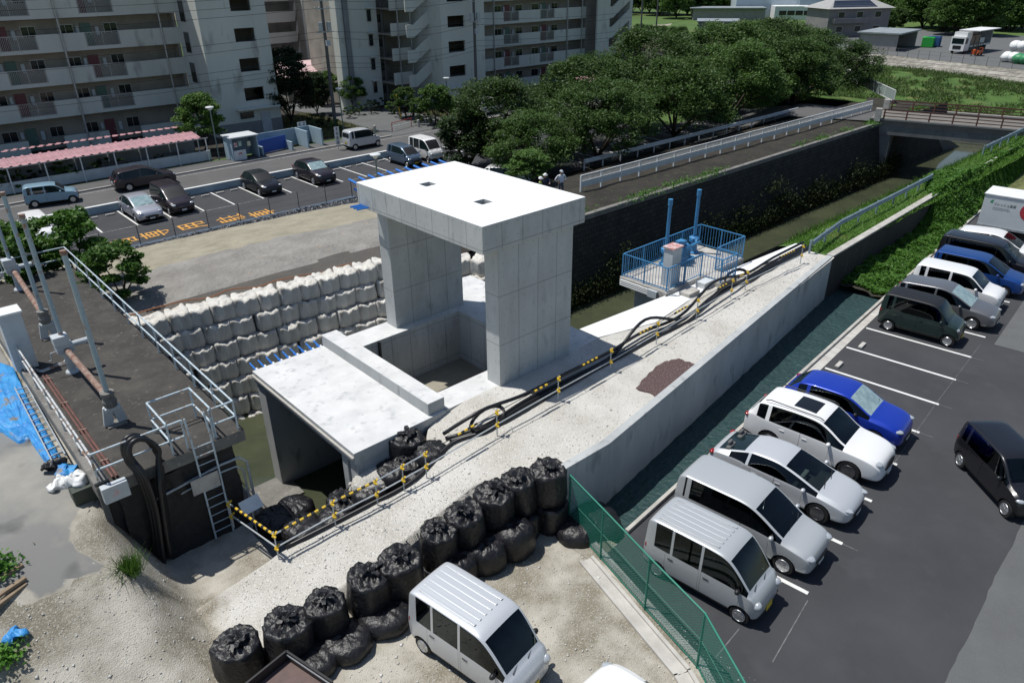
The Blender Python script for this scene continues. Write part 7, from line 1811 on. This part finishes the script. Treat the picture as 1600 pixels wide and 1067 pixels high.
KB = [TreeKind(31,2.4,4.8,.5,.10,13000,.2,l_far,120,1.0), TreeKind(32,1.0,1.5,.15,.05,1500,.13,l_far,14,1.0), TreeKind(33,1.1,1.6,.1,.05,1600,.14,l_dark,14,1.0)]
KF = [TreeKind(i,5.6,8.5,.1,.22,16000,.40,l_far,150,1.1) for i in (41,42)]
CH = [(24.0,23.5,.62,.62),(25.5,29.0,.78,.82),(30.5,22.6,.82,.78),(35.5,28.5,.90,.92),(40.5,22.4,.88,.88),(46.5,30.0,1.0,1.08),(50.5,23.2,.88,.98),(57.5,29.0,1.02,1.10),(61.5,22.8,.84,.92),(68.0,29.5,1.02,1.04),(72,23.5,.86,.86),(78.0,31.5,.9,.9)]
for i,(u,v,s,s2) in enumerate(CH): plant(KC[i%4],(u,v,bankz(u,v)-.1 if u < 68 else 0),'broad cherry tree, %s from the left in the row along the canal' % ORD[i],'cherry trees along the canal',s,i*1.1,'cherry_tree',sz=s2)
p = L(735,268,0); plant(KD,(p.x,p.y,0),'dark dense tree at the street corner of the residents car park',None,1.05,0,'evergreen_tree',sz=.72)
p = L(322,238,0); plant(KB[0],(p.x,p.y,0),'rounded green tree in front of the apartment tower beside the bicycle shed',None,1.05,1)
p = L(470,200,0); plant(KD,(p.x,p.y+2,0),'tall dark tree in the gap between the apartment blocks',None,1.15,2,'evergreen_tree')
p = L(497,180,0); plant(KD,(p.x,p.y,0),'lower dark tree beside the gap between the apartment blocks',None,.7,1,'evergreen_tree')
for i,(x,y,s,k,lb) in enumerate(((512,165,.95,0,'small green tree left of the long pole base'),(553,172,.9,1,'slender green tree beside the driveway'),(635,185,.8,1,'slim young tree before the apartment corridor'),(681,195,1.0,0,'round young tree before the stair tower'),(655,190,.6,0,'bushy little tree between the young trees'),(700,192,.7,1,'little tree nearest the stair tower door'))):
    p = L(x,y,0); plant(KS[k],(p.x,p.y,0),lb,'young trees in the estate garden',s,i,'young_tree')
bushes = [(20,300,1.1),(60,292,.8),(105,285,1.3),(38,290,.8),(150,276,.7),(165,272,.8),(195,268,.7),(250,258,.55),(280,254,.6),(312,250,.5),(560,180,.9),(580,178,.8),(575,168,.8),(595,174,.9),(612,178,.9),(625,183,.9),(545,185,.9),(640,186,.8),(655,196,.7),(680,202,.9),(710,196,.7),(510,200,.9),(525,205,.8),(490,206,.9),(665,188,.7)]
for i,(x,y,s) in enumerate(bushes):
    p = L(x,y,0); plant(KB[1+i%2],(p.x,p.y,0),'clipped garden shrub, %s from the left along the estate front' % ORD[sorted(range(len(bushes)),key=lambda j:bushes[j][0]).index(i)],'shrubs along the estate front',s,i*.9,'shrub','shrub')
# big-leaved tree behind the old platform
kt = TreeKind(51,2.3,4.4,1.0,.1,6500,.24,l_bright,42,1.0)
plant(kt,(-10.4,21.0,.2),'leafy tree pressing against the far end of the old platform','trees at the old platform',1.15,0,sz=1.1); plant(kt,(-7.2,17.6,1.2),'leafy tree beside the platform railing above the white bags','trees at the old platform',.8,2,sz=.72); plant(kt,(-8.0,21.6,.6),'leafy tree at the far corner of the platform railing','trees at the old platform',1.05,4,sz=1.0)
p = L(905,275,0); plant(KB[0],(L(826,290,1.8).x,L(826,290,1.8).y,1.7),'bright bush beside the three people behind the gate slab',None,.75,1,'shrub','shrub',.5)
# far tree lines
rf = random.Random(9); FT = []
for (x0,x1,y0,y1,n_) in ((962,1150,20,30,13),(1395,1600,24,38,13),(1000,1300,4,8,14),(1300,1600,4,14,18),(960,1075,58,66,8),(1345,1400,44,54,4),(1440,1600,42,56,12)):
    for k in range(n_): FT.append((lerp(x0,x1,(k+.5)/n_)+rf.uniform(-6,6),rf.uniform(y0,y1),.32 if y0 == 58 else (.55 if y0 in (48,44) else rf.uniform(.9,1.4))))
FT.sort()
for i,(x,y,s) in enumerate(FT):
    p = L(x,y,0); a_, b_ = divmod(i,30)
    plant(KF[i%2],(p.x,p.y,0),'distant tree, %s from the left in the %s third of the far tree line' % (ORD[b_],['left','middle','right'][min(2,a_)]),'distant trees beyond the field and river',s,i*1.7,'distant_tree')
# creepers over the right-hand bank
rs = np.random.default_rng(77)
def vh(u,v):
    kv = K0.y+(K1.y-K0.y)*(u-K0.x)/(K1.x-K0.x)-.05
    wv = lerp(-2.0,-1.4,(u-20.4)/14.1) if u < 34.5 else lerp(-1.4,.2,(u-34.5)/49.5)
    t = min(1,max(0,(v-kv)/(wv-kv))); hi = lerp(.35,2.15,sstep(32.5,37,u))
    z = .12+ hi*(t**1.1)*sstep(21.5,24.5,u) + .28*fbm(u*.7,v*.9,8)+.12*fbm(u*2,v*2,4)
    z += .35*sstep(35,38,u)*sstep(44,41,u)*t
    if v > wv: z = 2.12+.35*sstep(35,38,u)*sstep(44,40,u)+.22*fbm(u*.6,v,3)
    return z, kv, wv
n_ = 110000; U = 22.3+rs.uniform(0,1,n_)**1.2*46; P = np.empty((n_,3)); T = rs.uniform(0,1,n_)
for i in range(n_):
    u = U[i]; z, kv, wv = vh(u,-3); hi_v = wv if u < 34.5 else wv+(.5+1.2*sstep(44,39,u))*sstep(34.5,38,u)
    v = kv+(hi_v-kv)*T[i]; z = vh(u,v)[0]; P[i] = (u,v,max(.02,z-rs.exponential(.07)))
vm = leaf_mesh('creeper_mat', P, .17, rs, l_vine, up=.9, aspect=.8); tag(link('creeper_mat', vm),'bright green creepers covering the bank between the old wall and the car park','creeper',None,'stuff')
vu = frange(22,80,150); vg = MB(); psx = []
for u in vu:
    _,kv,wv = vh(u,-3); hv_ = wv-.02 if u < 34.5 else wv+.4*sstep(34.5,38,u)
    for j in range(12): v = lerp(kv,hv_,j/11); psx.append((u,v,vh(u,v)[0]-.16))
vg.add(psx,[(i*12+j,(i+1)*12+j,(i+1)*12+j+1,i*12+j+1) for i in range(len(vu)-1) for j in range(11)]); struct(vg.build('creeper_bank', m_soil, smooth=True))
# grass blades
def blades(name, P, h, rs, m_, wd=.02, lean=.5):
    n = len(P); a = rs.uniform(0,2*np.pi,n); s = np.stack([np.cos(a),np.sin(a),np.zeros(n)],1); l = rs.normal(size=(n,3))*lean; l[:,2] = 1; hh = (h*rs.uniform(.5,1.3,n))[:,None]
    V = np.empty((n,4,3)); V[:,0] = P-s*wd; V[:,1] = P+s*wd; V[:,2] = P+l*hh+s*wd*.25; V[:,3] = P+l*hh-s*wd*.25
    return quads(name, V.reshape(-1,3), n, m_)
n_ = 26000; U = 20.8+rs.uniform(0,1,n_)**1.2*60; Vv = rs.uniform(-1.75,1.0,n_); P = np.array([(u,v,crownz(u,v)-.05) for u,v in zip(U,Vv)]); keep = (np.abs(Vv+.45)>.12)|(rs.uniform(size=n_)<.4)
bmesh_ = blades('grass', P[keep], .17, rs, l_grass, .025, .6); tag(link('bank_grass', bmesh_),'short green grass on the embankment crown along the guard rail','grass',None,'stuff')
n_ = 9000; U = 22+rs.uniform(0,1,n_)*60; P = np.array([(u,.75+.35*rs.uniform(),1.65) for u in U]); tag(link('bank_weeds', blades('weeds',P,.32,rs,l_grass,.02,.5)),'taller weeds fringing the water side of the embankment','weeds',None,'stuff')
# weeds on the foot and lip of the far canal wall
pts_ = []
for k in range(120):
    u = rs.uniform(7,60); t = rs.exponential(.13); 
    if t > .6: continue
    n2 = 300; c = np.array([u, 10.1+.9*t, -3.0+4.6*t])
    q = rs.normal(size=(n2,3))*np.array([.9,.25,.42]); q[:,2] = np.abs(q[:,2])+.04; q[:,1] = -np.abs(q[:,1]); pts_.append(c+q)
P = np.concatenate(pts_); tag(link('canal_wall_weeds', leaf_mesh('weeds',P,.15,rs,l_dry,up=.2,aspect=.5)),'weeds and vines growing at the foot of the dark canal wall','weeds',None,'stuff')
pts_ = []
for k in range(26):
    u = rs.uniform(10,78); n2 = 130; q = rs.normal(size=(n2,3))*np.array([.8,.25,.14]); q[:,2] = np.abs(q[:,2]); pts_.append(np.array([min(u,66),11.35+rs.uniform(-.1,.5),1.95])+q)
P = np.concatenate(pts_); tag(link('coping_weeds', leaf_mesh('weeds',P,.16,rs,l_vine,up=.4,aspect=.5)),'green weeds along the coping of the dark canal wall','weeds',None,'stuff')
# river flat grass
n_ = 60000; U = rs.uniform(70,127,n_); Vv = rs.uniform(-10,50,n_); P = np.array([(u,v,fz(u,v)) for u,v in zip(U,Vv)]); keep = (P[:,2] > -2.75)&(np.array([fbm(u*.16,v*.16,4)+.6*fbm(u*.5,v*.5,9) for u,v in zip(U,Vv)]) > -.18)
tag(link('river_grass', blades('grass',P[keep],.4,rs,leafmat('river_grass_blades',(.045,.10,.018),(.11,.155,.04)),.07,.9)),'long grass on the river flat beyond the bridge','grass',None,'stuff')
for i in range(6):
    a = N0+per*(20+i*2.2)-dN*4; b = a+dN*34; mb = MB(); mb.bar(a+Vector((0,0,-2.3+i*.13)),b+Vector((0,0,-2.3+i*.13)),.35,.5); tag(mb.build('concrete_step',m_kerb),'long concrete step on the river bank behind the bridge, %s from the bridge' % ORD[i],'step','concrete steps behind the bridge')
# tuft by the platform
p = L(205,895,0); p = LG(205,893); P = np.array([(p.x+rs.normal()*.12,p.y+rs.normal()*.12,p.z) for _ in range(420)]); tag(link('grass_tuft', blades('grass',P,.42,rs,l_grass,.012,.5)),'tall tuft of grass at the foot of the old platform','grass',None,'stuff')
for i,(x,y,lb) in enumerate(((0,890,'small green weed at the left edge above the timbers'),(5,1030,'green weed at the lower left edge'))):
    p = LG(x,y); P = np.array([(p.x+rs.normal()*.2,p.y+rs.normal()*.2,p.z+abs(rs.normal())*.15) for _ in range(420)]); tag(link('weed', leaf_mesh('weed',P,.12,rs,l_vine,up=.5)),lb,'weed',None,'stuff')
# estate hedge grass
tag(link('estate_lawn', blades('grass',np.array([(rs.uniform(36.5,47),rs.uniform(49.5,55),.02) for _ in range(3500)]+[(rs.uniform(20.8,27),rs.uniform(50,64),.02) for _ in range(4000)]),.18,rs,leafmat('lawn_blades',(.10,.12,.04),(.16,.16,.06)),.05,.7)),'sparse lawn of the estate garden','grass',None,'stuff')

# ================================================================ PEOPLE
def person(label, pos, heading, shirt, trousers, hat, pose, vest=None):
    o = thing('person', label, 'person', pos, heading)
    if pose == 'hips': arms = [((.21,0,1.40),(.40,-.06,1.16),(.22,.04,1.0))]
    elif pose == 'point': arms = [((.21,0,1.40),(.30,.18,1.2),(.26,.42,1.18))]
    else: arms = [((.21,0,1.40),(.27,-.02,1.12),(.27,.06,.86))]
    V = [(0,0,.95),(0,0,1.15),(0,0,1.36),(0,.01,1.47),(0,.02,1.56),(0,.02,1.68)]; Rr = [.15,.14,.16,.055,.085,.085]; Ed = [(0,1),(1,2),(2,3),(3,4),(4,5)]
    for s in (-1,1):
        b = len(V); A_ = arms[0]
        V += [(s*A_[0][0],A_[0][1],A_[0][2]),(s*A_[1][0],A_[1][1],A_[1][2]),(s*A_[2][0],A_[2][1],A_[2][2])]; Rr += [.065,.048,.04]; Ed += [(2,b),(b,b+1),(b+1,b+2)]
        b = len(V); V += [(s*.10,0,.86),(s*.12,.02,.48),(s*.13,-.02,.08),(s*.14,.12,.04)]; Rr += [.095,.065,.05,.045]; Ed += [(0,b),(b,b+1),(b+1,b+2),(b+2,b+3)]
    me = bpy.data.meshes.new('figure'); me.from_pydata(V, Ed, []); ob_ = bpy.data.objects.new('fig', me); COL.objects.link(ob_)
    sk = ob_.modifiers.new('skin','SKIN'); sk.use_smooth_shade = True
    for i,sv in enumerate(me.skin_vertices[0].data): sv.radius = (Rr[i]*(1.25 if i in (0,1,2) else 1),Rr[i]); sv.use_root = (i == 0)
    ss = ob_.modifiers.new('sub','SUBSURF'); ss.levels = ss.render_levels = 2
    dg = bpy.context.evaluated_depsgraph_get(); ev = bpy.data.meshes.new_from_object(ob_.evaluated_get(dg)); bpy.data.objects.remove(ob_)
    ms = [mat('cloth_%d_%d_%d'%tuple(int(x*99) for x in shirt),shirt,.9), mat('cloth_%d_%d_%d'%tuple(int(x*99) for x in trousers),trousers,.9), mat('skin',(.42,.25,.17),.6), mat('shoe',(.03,.03,.03),.6), mat('vest',vest or (.5,.6,.1),.7)]
    ev.materials.clear()
    for m_ in ms: ev.materials.append(m_)
    hand = arms[0][2]
    for pl in ev.polygons:
        c = pl.center
        if c.z > 1.47: k = 2
        elif (Vector((abs(c.x),c.y,c.z))-Vector(hand)).length < .12: k = 2
        elif c.z < .10: k = 3
        elif c.z < .98 and abs(c.x) < .22: k = 1
        else: k = 4 if vest and abs(c.x) < .19 else 0
        pl.material_index = k; pl.use_smooth = True
    bd = bpy.data.objects.new('body', ev); COL.objects.link(bd); bd.parent = o
    h = MB(); h.ell((0,.02,1.66),.115,.13,.10,14,8); h.v = [(x,y,max(z,1.64)) for x,y,z in h.v]
    if hat[0] == 'helmet': h.lathe([(.11,1.635),(.15,1.635),(.15,1.65),(.11,1.655)],(0,.03,0),'Z',16)
    else: h.obox((0,.15,1.645),(.16,.12,.015))
    hh = h.build('hat', mat('hat_%s'%hat[0],hat[1],.4), None, smooth=True); hh.parent = o
    f = MB(); f.ell((0,.115,1.585),.014,.022,.018,8,6); n_ = f.build('nose', ms[2], None, True); n_.parent = bd
    return o
fc = math.pi*1.0
p = L(877,265,3.76); person('person in a white short-sleeved shirt and cap, hands on hips, by the canal railing',(p.x,p.y,1.98),fc-.3,(.72,.74,.80),(.10,.11,.14),('cap',(.45,.48,.52)),'hips')
p = L(852,270,3.76); person('person in dark work clothes and white helmet beside the bush',(p.x,p.y,1.98),fc-.8,(.03,.035,.06),(.04,.045,.07),('helmet',(.80,.80,.80)),'point')
p = L(846,274,3.72); person('person in white helmet and light green safety vest behind the gate slab',(p.x-.3,p.y-.2,1.98),fc+.6,(.05,.06,.10),(.06,.07,.10),('helmet',(.80,.80,.80)),'down',(.45,.55,.12))

# loose stones on the yard and the ramp
def stones(name, P, S, rs, m_):
    n = len(P); base = np.array([(1,0,0),(-1,0,0),(0,1,0),(0,-1,0),(0,0,1),(0,0,-1)],float); F = np.array([(0,2,4),(2,1,4),(1,3,4),(3,0,4),(2,0,5),(1,2,5),(3,1,5),(0,3,5)])
    V = base[None]*rs.uniform(.5,1.2,size=(n,6,1))*S[:,None,None]; a = rs.uniform(0,6.28,n); c, s_ = np.cos(a)[:,None], np.sin(a)[:,None]
    X = V[:,:,0]*c-V[:,:,1]*s_; Y = V[:,:,0]*s_+V[:,:,1]*c; V = np.stack([X,Y,V[:,:,2]*.7],2)+P[:,None]
    FF = (F[None]+np.arange(n)[:,None,None]*6).reshape(-1,3); me = bpy.data.meshes.new(name); nf = len(FF)
    me.vertices.add(n*6); me.vertices.foreach_set('co',V.astype(np.float32).ravel()); me.loops.add(nf*3); me.loops.foreach_set('vertex_index',FF.astype(np.int32).ravel()); me.polygons.add(nf); me.polygons.foreach_set('loop_start',np.arange(0,nf*3,3,dtype=np.int32)); me.polygons.foreach_set('loop_total',np.full(nf,3,dtype=np.int32)); me.materials.append(m_); me.update(calc_edges=True); return me
m_stone = leafmat('loose_stone',(.46,.44,.395),(.72,.71,.68),0,.9)
n_ = 9000; U = rs.uniform(-15,-2.4,n_); Vv = rs.uniform(-13,1.5,n_); ok = ~((U>-8.9)&(Vv>-.9))&~((U>-12.2)&(Vv>-3.2)&(U>-11.5)); P = np.array([(u,v,zl(u,v)+.005) for u,v in zip(U,Vv)])[ok]; S = rs.exponential(.009,len(P))+.009
tag(link('yard_stones', stones('stones',P,S,rs,m_stone)),'loose stones scattered over the gravel yard','stones',None,'stuff')
n_ = 11000; U = rs.uniform(-11.6,20,n_); T = rs.uniform(.02,.98,n_); P = np.array([(u,lerp(vlo(u),vhi(u),t),0) for u,t in zip(U,T)]); P[:,2] = [rz(u,v)+.006 for u,v in P[:,:2]]; S = rs.exponential(.007,n_)+.008
tag(link('ramp_stones', stones('stones',P,S,rs,m_stone)),'loose stones scattered over the gravel ramp','stones',None,'stuff')
